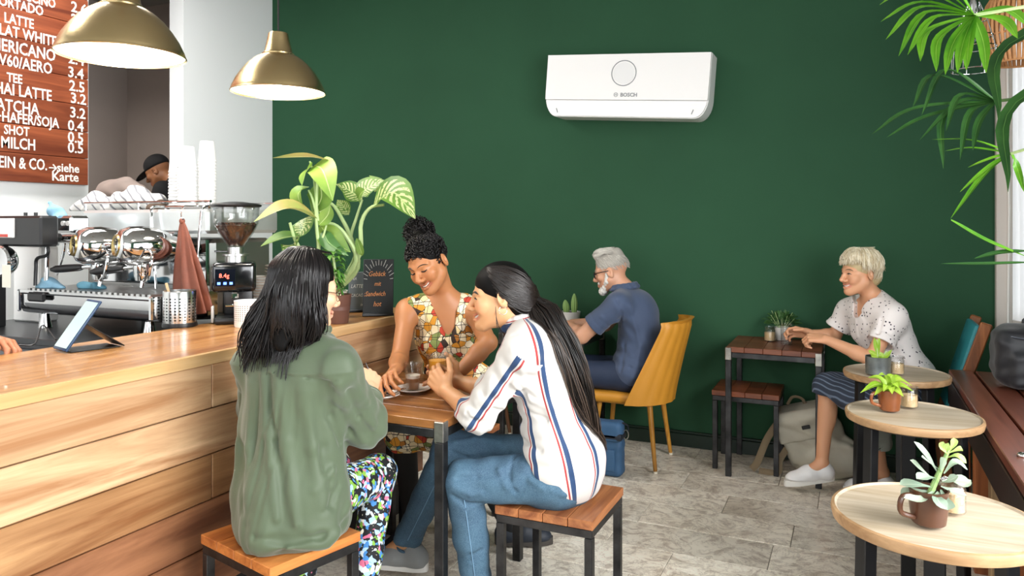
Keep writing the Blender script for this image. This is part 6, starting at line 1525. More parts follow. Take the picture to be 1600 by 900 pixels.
hand(S, Fb.WL, v3(-.95, -.25, -.12), v3(0, 0, -1), -1, (.35, .45, .3), k=.95)
for A, T in ((Fb.AL, at_d(860, 840, 3.34)), (Fb.AR, Fb.AR + v3(0, -.15, -.05))): S.rc(A, A * .5 + T * .5, .034, .026, .02)
skin_body(f_, S, '#b97d52', .0034, [HF], lip='#9c4a40', blush='#c9764f', amt=.25); HF.face_parts(S, f_, 'closed', True, browmat=m_lash); fS = S
def dress_mat():
    t = NT('geometric_print'); v = t.coords(); vo = t.n('ShaderNodeTexVoronoi', i_Scale=34.0); t.l(v, vo.inputs['Vector']); ve = t.n('ShaderNodeTexVoronoi', feature='DISTANCE_TO_EDGE', i_Scale=34.0); t.l(v, ve.inputs['Vector'])
    sp = t.n('ShaderNodeSeparateColor'); t.l(vo.outputs['Color'], sp.inputs[0])
    col = t.ramp(sp.outputs[0], [(0, lin('#f1e4c2')), (.20, lin('#d8952c')), (.34, lin('#ecd9b0')), (.46, lin('#c4432c')), (.55, lin('#efd9a0')), (.66, lin('#b9772a')), (.74, lin('#3f8fb0')), (.80, lin('#f4ead2')), (.90, lin('#7d8a4a')), (.95, lin('#3a2a22'))], 'CONSTANT')
    wv = t.n('ShaderNodeTexWave', bands_direction='X', wave_profile='TRI', i_Scale=7.5, i_Distortion=2.5); t.l(v, wv.inputs['Vector']); wv2 = t.n('ShaderNodeTexWave', bands_direction='Z', wave_profile='TRI', i_Scale=6.4, i_Distortion=2.2); t.l(v, wv2.inputs['Vector'])
    line = t.math('MAXIMUM', t.math('LESS_THAN', ve.outputs['Distance'], .028), t.math('MAXIMUM', t.math('LESS_THAN', wv.outputs['Fac'], .045), t.math('LESS_THAN', wv2.outputs['Fac'], .05)))
    t.l(t.mix(line, col, lin('#1d1512')), t.b.inputs['Base Color']); setp(t.b, rough=.75); return t.m
m_dress = dress_mat()
S = SDF(); Fb.torso(S, .010, .95, .85, neck=False); S.el(Fb.P + v3(.0, -.02, .0), (.19, .16, .125), Fb.RP, .06)
S.rc(Fb.HL, Fb.KL, .105, .088, .06); S.rc(Fb.HR, Fb.KR, .105, .088, .06); S.rc((Fb.HL + Fb.HR) / 2, (Fb.KL + Fb.KR) / 2, .09, .07, .08); S.el(Fb.P + v3(.13, .02, .10), (.09, .11, .11), k=.06)
for q, E in ((Fb.SL, Fb.EL), (Fb.SR, Fb.ER)):
    o_ = nrm(q - (Fb.SL + Fb.SR) / 2); half_cut(S, q + o_ * .010, nrm(o_ + .15 * Fb.up), size=.09)
ap = Fb.C + Fb.fr * .135 + Fb.up * .028; nt = Fb.N + Fb.fr * .035 + Fb.up * .03
S.rc(Fb.N + Fb.up * .05, Fb.N + Fb.up * .0 + Fb.fr * .01, .085, .055, .01, sub=True); S.rc(nt, ap, .066, .010, .006, sub=True); S.rc(nt + Fb.fr * .03, ap + Fb.fr * .03, .066, .012, .006, sub=True)
folds(S, .0032, 26, 8); S.build('dress', .0042, m_dress, f_)
S = SDF()
for a in 'LR':
    K, A = (Fb.KL, Fb.AL) if a == 'L' else (Fb.KR, Fb.AR); S.rc(K, A, .056, .037, .03)
S.build('leggings', .006, M('black_leggings', '#121316', .7), f_)
m_dsh = M('dark_navy_shoe', '#1c2430', .6); shoe('shoe', f_, Fb.AL, at_d(863, 846, 3.34), .008, m_dsh, M('dark_sole', '#3a3632', .7), tilt=.15); shoe('shoe', f_, Fb.AR, Fb.AR + v3(-.02, -.19, 0), .004, m_dsh, M('dark_sole', '#3a3632', .7))
# hair: tight cap plus curly bun of small coils
S = SDF(); S.el(HF.w(0, -.0135, .038), (.0800, .0985, .0860), HF.R, .02); S.el(HF.w(0, .15, -.018), (.15, .118, .106), HF.R, .01, sub=True); S.el(HF.w(0, .085, -.10), (.12, .075, .10), HF.R, .02, sub=True)
bun = at_d(654, 363, 3.37); S.rc(HF.w(0, -.03, .10), bun, .034, .034, .02); S.el(bun, .060, k=.02); bS_ = S
S.build('hair_underlayer', .005, m_blackhair_base, f_)
N_ = 1000; m = 22; PT = np.zeros((N_, m, 3)); tt = np.linspace(0, 1, m)
for i in range(N_):
    if i < 360:
        d = nrm(nr.normal(size=3)); c0 = bun + d * nr.uniform(.052, .072)
    elif i >= 480:
        while True:
            dl0 = nr.normal(size=3); dl0 /= np.linalg.norm(dl0); d = HF.R @ dl0; c0 = HF.w(0, -.0135, .038) + HF.R @ (dl0 * np.array([.0805, .099, .0865]))
            if HF.loc(c0[None])[0][1] > .02 and HF.loc(c0[None])[0][2] < .045: continue
            if bS_.eval((c0 - d * .004)[None])[0] < .001: break
    else:
        a, b_ = nr.uniform(-1.6, 1.6), nr.uniform(.55, 1.25); d0 = np.array([math.sin(a) * math.sin(b_) , .25 - .1 * math.cos(a) * 1, math.cos(b_)]); d = HF.R @ nrm(np.array([math.sin(a) * math.sin(b_), -abs(math.cos(a)) * math.sin(b_) * (1 if i % 2 else -.35), math.cos(b_)])); c0 = HF.w(0, -.022, .040) + d * .088
    B_ = basis(d, nr.normal(size=3)); r_ = nr.uniform(.004, .0075); tu_ = nr.uniform(1.2, 2.2); L = nr.uniform(.015, .035)
    PT[i] = c0 + B_[:, 0] * (L * (tt - .5))[:, None] + (np.cos(tt * 6.28 * tu_) * r_)[:, None] * B_[:, 1] + (np.sin(tt * 6.28 * tu_) * r_)[:, None] * B_[:, 2]
strands('hair', PT, nr.uniform(.0018, .0032, N_), m_blackhair, f_, 5, 1.0, .6)

# ---------------------------------------------------------------- 3. striped shirt, jeans, very long hair
s_ = thing('person', 'smiling person in a white striped shirt and blue jeans with very long dark hair', 'person', (-.95, 2.52, 0))
HS = Head(at_d(779, 463, 2.72), (-.90, -.43, -.08), (-.10, 0, 1), 1.02)
Sb = Body(P=(-.965, 2.52, .55), Wt=(-.985, 2.52, .73), C=(-1.02, 2.515, .90), N=at_d(817, 508, 2.735), SL=(-1.03, 2.345, 1.005), SR=(-1.06, 2.68, 1.01), EL=at_d(744, 650, 2.63), WL=at_d(697, 611, 2.80), ER=at_d(770, 613, 2.86), WR=at_d(716, 596, 2.96),
          HL=(-.97, 2.43, .545), HR=(-.98, 2.61, .545), KL=at_d(724, 752, 2.64), KR=at_d(704, 702, 2.93), AL=at_d(748, 930, 2.68), AR=at_d(634, 846, 3.02))
S = SDF(); HS.prims(S, 1.0, .97); HS.neck(S, Sb.N, .047, .052); Sb.torso(S, -.012, .95, .8)
for a in 'LR': Sb.arm(S, a, (.042, .036, .037, .026)); Sb.leg(S, a, -.012)
GLS = at_d(684, 580, 2.93)
dl_ = nrm(at_d(672, 580, 2.865) - Sb.WL); nl = nrm(GLS - (Sb.WL + dl_ * .07)); hand(S, Sb.WL, dl_, nl, 1, (.70, .95, .7), .0, tdir=(v3(.2, .1, .9), v3(-.3, .4, .5)))
dr_ = nrm(at_d(684, 586, 3.03) - Sb.WR); nr_ = nrm(GLS - (Sb.WR + dr_ * .06)); hand(S, Sb.WR, dr_, nr_, -1, (.65, .9, .7), .0, tdir=(v3(.1, -.1, .9), v3(-.4, -.2, .5)))
for A, T in ((Sb.AL, Sb.AL + v3(-.15, 0, -.06)), (Sb.AR, at_d(590, 872, 3.05))): S.rc(A, A * .5 + T * .5, .035, .026, .02)
skin_body(s_, S, '#d09a6e', .0034, [HS], lip='#b04a48', blush='#dd8468', amt=.55); HS.face_parts(S, s_, 'narrow', True, browmat=m_lash); sS = S
def stripe_mat():
    t = NT('striped_shirt_fabric'); cs_ = []
    for an in ('stripe', 'stripe_sleeve'):
        a = t.n('ShaderNodeAttribute', attribute_name=an); cs_.append(t.ramp(t.math('FRACT', a.outputs['Fac']), [(0, lin('#1b3a62')), (.15, lin('#c9c6c2')), (.20, lin('#9a3030')), (.26, lin('#c9c6c2'))], 'CONSTANT'))
    a = t.n('ShaderNodeAttribute', attribute_name='on_sleeve'); col = t.mix(t.math('GREATER_THAN', a.outputs['Fac'], .5), cs_[0], cs_[1])
    t.l(col, t.b.inputs['Base Color']); setp(t.b, rough=.75, sheen=.15); t.bump(t.noise(t.coords(), 300, 3), .06, .003); return t.m
m_stripe = stripe_mat()
S = SDF(); Sb.torso(S, .020, .96, .7); S.el(Sb.P + v3(.015, -.0, .05), (.178, .140, .15), Sb.RP, .07)
S.rc(Sb.SL, Sb.EL, .062, .058, .05); S.rc(Sb.SR, Sb.ER, .060, .056, .04)
for E, W in ((Sb.EL, Sb.WL), (Sb.ER, Sb.WR)):
    e0, e1 = E + nrm(W - E) * -.01, E + nrm(W - E) * .055; S.rc(E, e0, .056, .058, .02); S.cone(e0, e1, .061, .058, .010); S.cone(e1 - nrm(W - E) * .012, e1 + nrm(W - E) * .03, .045, .05, .004, sub=True)
def sfold(q, d):
    arm = np.exp(-np.linalg.norm(q - Sb.EL, axis=1) / .09); ap_ = np.exp(-np.linalg.norm(q - (Sb.SL + v3(-.02, -.02, -.10)), axis=1) / .08); bl = np.exp(-np.linalg.norm(q - (Sb.P + v3(-.10, -.08, .10)), axis=1) / .12)
    return d + .007 * arm * np.sin(q @ np.array([60, 25, 80.]) + 2 * np.sin(q @ np.array([20, 30, -30.]))) + .006 * ap_ * np.sin(q @ np.array([75, -20, 60.])) + .007 * bl * np.sin(q @ np.array([20, 30, 85.]) + 2 * np.sin(q @ np.array([25, 20, 0.])))
creases(S, [(.009, .010, [(800, 600), (830, 625), (868, 640)]), (-.008, .010, [(795, 612), (822, 640), (855, 655)]), (.010, .012, [(790, 640), (815, 665), (850, 680)]), (-.010, .012, [(795, 660), (818, 690), (845, 705)]), (.010, .012, [(800, 685), (830, 715), (860, 722)]),
    (.008, .012, [(840, 560), (858, 640), (872, 740)]), (-.007, .012, [(858, 570), (880, 650), (890, 745)]), (.007, .012, [(885, 640), (900, 700), (905, 755)]), (-.014, .012, [(800, 585), (792, 620), (785, 650)]), (.009, .010, [(770, 590), (760, 625), (768, 650)]),
    (-.009, .009, [(755, 615), (772, 640), (782, 640)]), (.009, .009, [(742, 628), (758, 650), (775, 655)]), (-.006, .005, [(762, 530), (800, 522), (830, 528)]), (.008, .010, [(800, 545), (815, 570), (818, 600)]), (-.008, .009, [(730, 645), (750, 662), (765, 672)])])
S.fn(sfold); folds(S, .0045, 20, 12)
half_cut(S, Sb.N + Sb.up * .028, nrm(Sb.up + Sb.fr * .5), size=.10); S.rc(Sb.N + Sb.fr * .05 + Sb.up * .02, Sb.C + Sb.fr * .15 + Sb.up * .08, .045, .012, .006, sub=True)
half_cut(S, v3(-.915, 2.5, .500), v3(-.74, 0, -.67), .006, .3); cut_below(S, .468, Sb.P)
def stripe_attr(V, which=0):
    ax = Sb.up; t = (V - Sb.P) @ ax; c_ = Sb.P + np.outer(np.clip(t, 0, .6), ax); r_ = V - c_; ang = np.arctan2(r_ @ Sb.lat2, -(r_ @ Sb.fr)); u = ang * .155 / .098 + .42 + .04 * np.sin(t * 16)
    A, E = Sb.SL, Sb.EL; ab = E - A; h_ = np.clip(((V - A) @ ab) / np.dot(ab, ab), 0, 1.3); rv = V - (A + h_[:, None] * ab); da = np.linalg.norm(rv, axis=1); bs = basis(ab, v3(SA, -CA, 0))
    an2 = np.arctan2(rv @ bs[:, 1], rv @ bs[:, 0]); u2 = -an2 * .060 / .098 + .10
    td = (np.hypot((r_ @ Sb.lat2) / .168, (r_ @ Sb.fr) / .130) - 1) * .15; isarm = (da - .060 < td) & (h_ > .02) & (r_ @ Sb.lat2 > .03); return (u, u2, isarm.astype(float))[which]
shirt = S.build('shirt', .0046, m_stripe, s_, {'stripe': stripe_attr, 'stripe_sleeve': lambda V: stripe_attr(V, 1), 'on_sleeve': lambda V: stripe_attr(V, 2)}); shS = S
def col_attr(V): return np.clip(((V - Sb.N) @ Sb.up - .012) / .06, 0, 3) * 1.0 + .0
cS = SDF(); cen = Sb.N + Sb.up * .008
for i in range(14):
    a0, a1 = [math.pi * (.18 + 1.64 * (i + j) / 14) + math.pi / 2 for j in (0, 1)]
    pt = lambda a: cen + Sb.lat2 * .070 * math.cos(a) + Sb.fr * .068 * math.sin(a) + Sb.up * (.020 - .006 * math.sin(a)); p0, p1 = pt(a0), pt(a1)
    cS.rc(p0, p1, .013, .013, .006); cS.rc(p0 - Sb.up * .022 + .010 * nrm(p0 - cen), p1 - Sb.up * .022 + .010 * nrm(p1 - cen), .011, .011, .012)
cS.build('collar', .0035, m_stripe, shirt, {'stripe': col_attr})
# jeans
def denim():
    t = NT('blue_denim'); v = t.coords(); n1 = t.noise(v, 4.5, 5, .6); n2 = t.noise(v, 420, 2)
    c1 = t.ramp(n1, [(.3, lin('#25405a')), (.55, lin('#36586f')), (.75, lin('#547890'))]); t.l(t.mix(.25, c1, t.ramp(n2, [(.35, lin('#1c344c')), (.65, lin('#7f9cb0'))])), t.b.inputs['Base Color']); setp(t.b, rough=.8); t.bump(n2, .1, .002); return t.m
m_denim = denim()
S = SDF(); S.el(Sb.P + v3(.01, 0, -.01), (.176, .140, .120), Sb.RP, .05)
for a in 'LR':
    H_, K, A = (Sb.HL, Sb.KL, Sb.AL) if a == 'L' else (Sb.HR, Sb.KR, Sb.AR)
    S.rc(H_, K, .093, .070, .05); S.rc(K, K * .5 + A * .5, .068, .060, .03); S.rc(K * .5 + A * .5, A + (A - K) * -.02, .060, .052, .02); e = A + nrm(K - A) * (.0 if a == 'L' else .015); S.cone(e + nrm(K - A) * .04, e, .054, .056, .008); S.cone(e + nrm(K - A) * .012, e - nrm(K - A) * .03, .047, .05, .003, sub=True)
def jfold(q, d):
    o = 0
    for K, A, n0 in ((Sb.KL, Sb.AL, 0), (Sb.KR, Sb.AR, 1.5)):
        o = o + .005 * np.exp(-np.linalg.norm(q - K, axis=1) / .07) * np.sin(q @ np.array([30, 20, 90.]) + n0) + .004 * np.exp(-np.linalg.norm(q - A, axis=1) / .08) * np.sin(q @ np.array([10, 10, 130.]))
    hp_ = np.exp(-np.linalg.norm(q - (Sb.HL + v3(-.07, -.06, .03)), axis=1) / .07); return d + o + .006 * hp_ * np.sin(q @ np.array([80, 20, -60.]))
creases(S, [(.009, .009, [(795, 705), (780, 735), (790, 760)]), (-.009, .009, [(805, 712), (795, 740), (805, 768)]), (.008, .010, [(815, 725), (830, 750), (850, 765)]), (-.007, .009, [(715, 748), (745, 745), (790, 742)]), (.008, .010, [(710, 760), (735, 772), (750, 770)]), (-.009, .009, [(708, 775), (730, 788), (752, 785)]),
    (.008, .010, [(710, 690), (740, 686), (780, 690)]), (-.007, .010, [(705, 705), (730, 715), (770, 712)]), (.007, .010, [(860, 765), (880, 772), (900, 768)]), (.008, .009, [(735, 880), (755, 872), (770, 880)]), (-.008, .008, [(735, 868), (752, 860), (770, 866)])])
S.fn(jfold); folds(S, .0025, 30, 21); S.build('jeans', .0052, m_denim, s_)
for K, A, H_ in ((Sb.KL, Sb.AL, Sb.HL), (Sb.KR, Sb.AR, Sb.HR)):
    sd = nrm(v3(.5, -1, 0)); pts = [K * (1 - t) + A * t + sd * (.066 - .008 * t) for t in np.linspace(.1, .92, 16)]; pts = push_out(np.array(pts), S, .0005)
    MB().tube(pts, .0016, 5).build('seam', M('denim_seam', '#6f93b0', .8), s_)
m_gsho = M('grey_canvas_shoe', '#8f9292', .8, bump=(200, .1)); shoe('shoe', s_, Sb.AR, at_d(576, 884, 3.06), .042, m_gsho, m_wsole, lace=M('white_lace', '#e9e8e4', .7)); shoe('shoe', s_, Sb.AL, Sb.AL + v3(-.19, -.02, 0), .004, M('black_canvas_shoe', '#1a1b1e', .8), m_wsole, lace=M('white_lace', '#e9e8e4', .7))
# hair
S = SDF(); S.el(HS.w(0, -.016, .041), (.084, .0990, .086), HS.R, .02); S.el(HS.w(0, -.075, -.015), (.066, .055, .07), HS.R, .05); S.el(HS.w(0, .165, -.045), (.2, .125, .12), HS.R, .01, sub=True)
S.rc(HS.w(0, -.085, -.02), HS.w(0, -.125, -.09), .050, .045, .04); S.build('hair_underlayer', .005, m_blackhair_base, s_); hS = S
m_brownhair = hair_mat('dark_brown_hair', '#0a0706', '#1f1713', .32, .4); m_ash_hair = hair_mat('ash_brown_hair_ends', '#251c17', '#5a4a3f', .4, .4)
cl = np.array([at_d(x, y, z) for x, y, z in ((826, 452, 2.74), (845, 500, 2.66), (868, 540, 2.64), (890, 590, 2.63), (908, 640, 2.64), (921, 680, 2.66), (934, 706, 2.68))]); clw = [.045, .062, .068, .062, .05, .036, .018]
N_ = 560; m = 34; PT = np.zeros((N_, m, 3)); gat = HS.w(0, -.098, -.005)
for i in range(N_):
    side = nr.choice([-1, 1]) if i % 3 else -1; u = nr.uniform(-1, 1)
    az = nr.uniform(.30, 1.75); el_ = nr.uniform(.15, 1.50)          # start near the hairline, sweep back over the skull
    th = math.radians(nr.uniform(28, 90)); al = nr.uniform(-.05, 1.0)
    x0, y0, z0 = side * math.sin(th) * .088, math.cos(0) * (.075 - .11 * abs(math.sin(th)) ** 2 * nr.uniform(.6, 1)), .043 + .092 * math.cos(th) - .05 * math.sin(th) ** 4
    p0 = np.array([x0, y0, z0]); p0 = p0 - np.array([0, -.024, .04]); p0 = p0 / np.linalg.norm(p0 / np.array([.086, .099, .088])) + np.array([0, -.024, .04]); pts = [HS.w(*p0)]
    g_l = HS.loc(gat[None])[0] + np.array([side * .02 * nr.random(), 0, nr.uniform(-.035, .02)])
    for f_1 in (.3, .6, .85):
        q = p0 * (1 - f_1) + g_l * f_1; q = q - np.array([0, -.024, .03]); q = q / np.linalg.norm(q / np.array([.088, .104, .092])); q = q + np.array([0, -.024, .03]) - np.array([0, 0, .012 * math.sin(f_1 * 3.1) * math.sin(th) ** 2]); pts.append(HS.w(*q))
    pts.append(HS.w(*g_l))
    stop = nr.uniform(.86, 1.0); a2 = nr.uniform(-1, 1); b2 = nr.uniform(-.5, .5)
    for f_1 in np.linspace(.14, stop, 8):
        cc = cr(cl, 41)[int(f_1 * 40)]; w_ = np.interp(f_1, np.linspace(0, 1, 7), clw); pts.append(cc + w_ * a2 * v3(CA, SA, 0) + w_ * b2 * v3(SA, -CA, 0) + v3(0, 0, w_ * .5 * a2) + nr.normal(size=3) * .003)
    PT[i] = cr(pts, m)
pre = PT.copy(); PT[:, 10:] = push_out(PT[:, 10:], shS, .005); keep = np.linalg.norm(PT - pre, axis=2).max(1) < .05; PT = PT[keep]; N_ = len(PT); PT[:, 1:12] = push_out(PT[:, 1:12], hS, .0015)
k_ = 13
strands('hair', PT, nr.uniform(.0028, .005, N_), m_brownhair, s_)
o = strands('hair_lengths', PT[::2, 17:] + nr.normal(size=(len(PT[::2]), 1, 3)) * .0025, nr.uniform(.0018, .0034, len(PT[::2])), m_ash_hair, s_); 
cp_ = SDF(); 
for i in range(9): a = i / 8; cp_.rc(HS.w(-.01 + .02 * math.sin(a * 9), -.105 - .006 * math.cos(a * 9), .055 - .05 * a), HS.w(-.01 + .02 * math.sin((a + .12) * 9), -.105 - .006 * math.cos((a + .12) * 9), .055 - .05 * (a + .12)), .010, .010, .006)
cp_.build('hair_twist', .004, m_brownhair, s_)
fs = np.array([cr([HS.w(-.070, .012, -.03), HS.w(-.076, .012, -.07 - .01 * k), HS.w(-.068, .0 - .004 * k, -.13), HS.w(-.060, -.01, -.19)], 14) for k in range(5)]); strands('loose_strand', fs, .0012, m_brownhair, s_)
MB().tube([HS.w(-.084, -.012 + .014 * math.cos(a), -.046 + .014 * math.sin(a)) for a in np.linspace(0, 6.283, 21)], .0011, 5, False).build('earring', M('silver', '#d8d8d8', .2, 1.0), s_)
# juice glass held in both hands
jg = thing('juice_glass', 'fluted tapered glass of orange juice held in two hands above the table', 'glass', GLS - v3(0, 0, .065)); b0 = GLS - v3(0, 0, .062)
V = []; nu = 72
for r_, z, f_1 in ((.022, 0, 0), (.024, .003, 0), (.030, .05, .0), (.036, .08, .03), (.0435, .128, .03), (.044, .130, 0), (.0415, .130, 0), (.040, .126, .0), (.028, .05, 0), (.0215, .008, 0), (0.0001, .007, 0)):
    for i in range(nu): a = 2 * math.pi * i / nu; q = r_ * (1 + f_1 * math.cos(a * 14)); V.append(b0 + v3(q * math.cos(a), q * math.sin(a), z))
MB().grid(V, nu, 11, True).build('glass', m_clear, jg)
MB().lathe([(0, .0075), (.0213, .0085), (.0275, .05), (.0318, .078), (.0358, .106), (0, .106)], b0, 40).build('orange_juice', M('orange_juice', '#e29a1c', .3), jg)

# ---------------------------------------------------------------- 4. grey-haired man
mn = thing('person', 'grey-haired bearded man in a navy polo shirt sitting on the mustard chair', 'person', (-1.22, 4.43, 0))
HM = Head(at_y(954, 424, 4.42), (-.965, -.06, -.24), (-.24, 0, .97), 1.03)
Mb = Body(P=(-1.20, 4.43, .535), Wt=(-1.175, 4.43, .71), C=(-1.19, 4.43, .875), N=(-1.275, 4.43, 1.03), SL=(-1.265, 4.255, .955), SR=(-1.27, 4.60, .96), EL=at_y(909, 525, 4.24), WL=at_y(886, 508, 4.40), ER=(-1.46, 4.64, .785), WR=(-1.66, 4.56, .785),
          HL=(-1.23, 4.34, .525), HR=(-1.23, 4.52, .525), KL=(-1.62, 4.30, .52), KR=(-1.62, 4.54, .52), AL=(-1.60, 4.31, .10), AR=(-1.64, 4.54, .10))
S = SDF(); HM.prims(S, .1, 1.06); HM.neck(S, Mb.N, .056, .060); Mb.torso(S, -.006, 1.08, 0, .02)
for a in 'LR': Mb.arm(S, a, (.052, .044, .043, .030)); Mb.leg(S, a, -.01)
hand(S, Mb.WL, v3(-.75, .55, .05), v3(.1, .3, -1), 1, (.5, .7, .5), k=1.08); hand(S, Mb.WR, v3(-.8, -.45, .08), v3(0, 0, -1), -1, (.5, .7, .5), k=1.08)
skin_body(mn, S, '#cf9a7c', .0045, [HM], lip='#b07868', amt=.15); HM.face_parts(S, mn, 'narrow', False, browmat=m_greyhair)
m_polo = M('navy_polo_pique', '#3d4c68', .75, var=(6, .08), bump=(420, .15), sheen=.2); m_navytr = M('navy_trousers', '#222f47', .75, var=(6, .1), bump=(300, .08))
S = SDF(); Mb.torso(S, .014, 1.08, 0, .03); S.el(Mb.P + v3(.01, 0, .04), (.19, .15, .13), Mb.RP, .06)
for A, E in ((Mb.SL, Mb.EL), (Mb.SR, Mb.ER)): e = A + (E - A) * .58; S.rc(A, e, .068, .066, .05); half_cut(S, A + (E - A) * .66, E - A, size=.08); S.cone(e - (E - A) * .02, A + (E - A) * .665, .067, .069, .01); S.cone(A + (E - A) * .62, A + (E - A) * .75, .054, .058, .003, sub=True)
def mf(q, d):
    a = np.exp(-np.linalg.norm(q - (Mb.SL + v3(.05, -.02, -.10)), axis=1) / .08); b = np.exp(-np.linalg.norm(q - (Mb.P + v3(-.05, -.12, .10)), axis=1) / .1)
    return d + .005 * a * np.sin(q @ np.array([70, 10, 60.])) + .006 * b * np.sin(q @ np.array([25, 20, 80.]))
creases(S, [(.009, .014, [(985, 480), (1000, 540), (990, 590)]), (-.009, .012, [(968, 500), (975, 540), (970, 580)]), (.009, .012, [(955, 540), (985, 555), (1020, 560)]), (-.009, .012, [(955, 560), (985, 575), (1015, 578)]), (.008, .012, [(940, 495), (955, 505), (972, 500)]), (-.010, .010, [(965, 470), (972, 490), (968, 510)])])
S.fn(mf); folds(S, .003, 20, 31); half_cut(S, Mb.N + Mb.up * .03, nrm(Mb.up + .3 * Mb.fr), size=.1); cut_below(S, .485, Mb.P)
polo = S.build('polo_shirt', .0055, m_polo, mn)
cS = SDF(); cen = Mb.N + Mb.up * .012
for i in range(12):
    a0, a1 = [math.pi * (.15 + 1.7 * (i + j) / 12) + math.pi / 2 for j in (0, 1)]
    pt = lambda a: cen + Mb.lat2 * .074 * math.cos(a) + Mb.fr * .074 * math.sin(a) + Mb.up * .016; p0, p1 = pt(a0), pt(a1); cS.rc(p0, p1, .012, .012, .006); cS.rc(p0 - Mb.up * .02 + .012 * nrm(p0 - cen), p1 - Mb.up * .02 + .012 * nrm(p1 - cen), .010, .010, .012)
cS.build('collar', .004, m_polo, polo)
S = SDF(); S.el(Mb.P + v3(0, 0, -.01), (.18, .14, .105), Mb.RP, .05)
for a in 'LR': H_, K, A = (Mb.HL, Mb.KL, Mb.AL) if a == 'L' else (Mb.HR, Mb.KR, Mb.AR); S.rc(H_, K, .092, .072, .05); S.rc(K, A, .07, .052, .03)
folds(S, .004, 22, 33); S.build('trousers', .007, m_navytr, mn)
for A in (Mb.AL, Mb.AR): shoe('shoe', mn, A, A + v3(-.19, 0, 0), .004, M('dark_brown_shoe', '#3a261c', .5), M('dark_sole', '#3a3632', .7), h=.006)
S = SDF(); S.el(HM.w(0, -.0145, .041), (.0785, .0975, .0835), HM.R, .02); S.rc(HM.w(-.03, .055, .108), HM.w(.03, .055, .108), .022, .022, .03); S.rc(HM.w(0, .03, .115), HM.w(0, -.06, .10), .03, .03, .04); S.el(HM.w(0, .15, .0), (.2, .085, .09), HM.R, .01, sub=True); S.bx(HM.w(0, .0, -.11), (.2, .2, .12), HM.R, .01, .02, sub=True); S.el(HM.w(0, .14, .04), (.2, .08, .05), HM.R, .01, sub=True)
S.fn(lambda q, d: d + .0007 * np.sin(q @ np.array([300, 90, 250.]) + 2 * np.sin(q @ np.array([90, 60, 40.])))); S.build('hair', .0035, m_greyhair, mn); hS = S
N_ = 150; PT = np.zeros((N_, 10, 3))
for i in range(N_):
    x = nr.uniform(-.06, .06); y0 = nr.uniform(.03, .07); z0 = .118 - 5 * x * x; pts = [HM.w(x, y0, z0), HM.w(x * 1.05, y0 - .05, z0 + .012), HM.w(x * 1.1, y0 - .09, z0 - .002)]; PT[i] = cr(pts, 10)
PS = []
while len(PS) < 620:
    dl0 = nr.normal(size=3); dl0 /= np.linalg.norm(dl0); q = HM.w(0, -.0145, .041) + HM.R @ (dl0 * np.array([.0785, .0975, .0835]))
    if abs(hS.eval(q[None])[0]) > .003: continue
    dn_ = nrm(HM.R @ np.array([nr.normal() * .15, -.55, -.75])); PS.append(cr([q, q + dn_ * .012, q + dn_ * .024], 6))
strands('hair_sides', push_out(np.array(PS), hS, .0006), nr.uniform(.0010, .0019, len(PS)), m_greyhair, mn, 4)
strands('hair_top', push_out(PT, hS, .001), nr.uniform(.002, .0036, N_), m_greyhair, mn)
S = SDF(); S.rc(HM.w(-.054, .022, -.055), HM.w(-.024, .064, -.100), .016, .020, .02); S.rc(HM.w(.054, .022, -.055), HM.w(.024, .064, -.100), .016, .020, .02); S.rc(HM.w(-.02, .072, -.110), HM.w(.02, .072, -.110), .022, .022, .02); S.rc(HM.w(-.022, .080, -.056), HM.w(.022, .080, -.056), .0085, .0085, .01); S.rc(HM.w(-.066, .010, -.012), HM.w(-.058, .020, -.055), .010, .017, .01); S.rc(HM.w(.066, .010, -.012), HM.w(.058, .020, -.055), .010, .017, .01)
S.fn(lambda q, d: d + .0018 * np.sin(q @ np.array([260, 90, 300.])) * np.sin(q @ np.array([100, 260, 150.]))); S.build('beard', .0035, m_whitebeard, mn)
gm = MB()
for q in (-1, 1):
    gm.tube([HM.w(q * .034 + .025 * math.copysign(abs(math.cos(a)) ** .7, math.cos(a)), .104 - .016 * abs(q * .034 + .025 * math.cos(a)) / .05, -.004 + .018 * math.copysign(abs(math.sin(a)) ** .7, math.sin(a))) for a in np.linspace(0, 2 * math.pi, 33)], .0028, 6, False); gm.tube(cr([HM.w(q * .060, .088, .004), HM.w(q * .082, .04, .006), HM.w(q * .084, -.008, .004)], 8), .0028, 6)
gm.tube([HM.w(-.010, .104, .002), HM.w(.010, .104, .002)], .0026, 6); gm.build('spectacles', M('black_acetate', '#131315', .25), mn)

# ---------------------------------------------------------------- 5. blond person with dotted blouse
bp = thing('person', 'smiling person with short platinum blond hair in a white dotted blouse', 'person', (.2, 4.43, 0))
HB = Head(at_y(1343, 426, 4.40), (-.84, -.54, -.05), (-.04, 0, 1), .99)
Bb = Body(P=(.21, 4.45, .56), Wt=(.185, 4.45, .73), C=(.13, 4.44, .88), N=at_y(1364, 466, 4.44), SL=at_y(1394, 494, 4.29), SR=(-.025, 4.595, .945), EL=at_d(1362, 562, 3.78), WL=at_d(1290, 530, 3.96), ER=at_d(1303, 525, 4.24), WR=at_d(1266, 522, 4.22),
          HL=(.24, 4.36, .55), HR=(.16, 4.54, .55), KL=(.06, 4.19, .53), KR=(-.13, 4.35, .555), AL=at_d(1378, 738, 3.95), AR=at_d(1284, 726, 4.0))
S = SDF(); HB.prims(S, .9, .95); HB.neck(S, Bb.N, .045, .048); Bb.torso(S, -.012, .92, .7)
for a in 'LR': Bb.arm(S, a, (.040, .035, .035, .025)); Bb.leg(S, a, -.004)
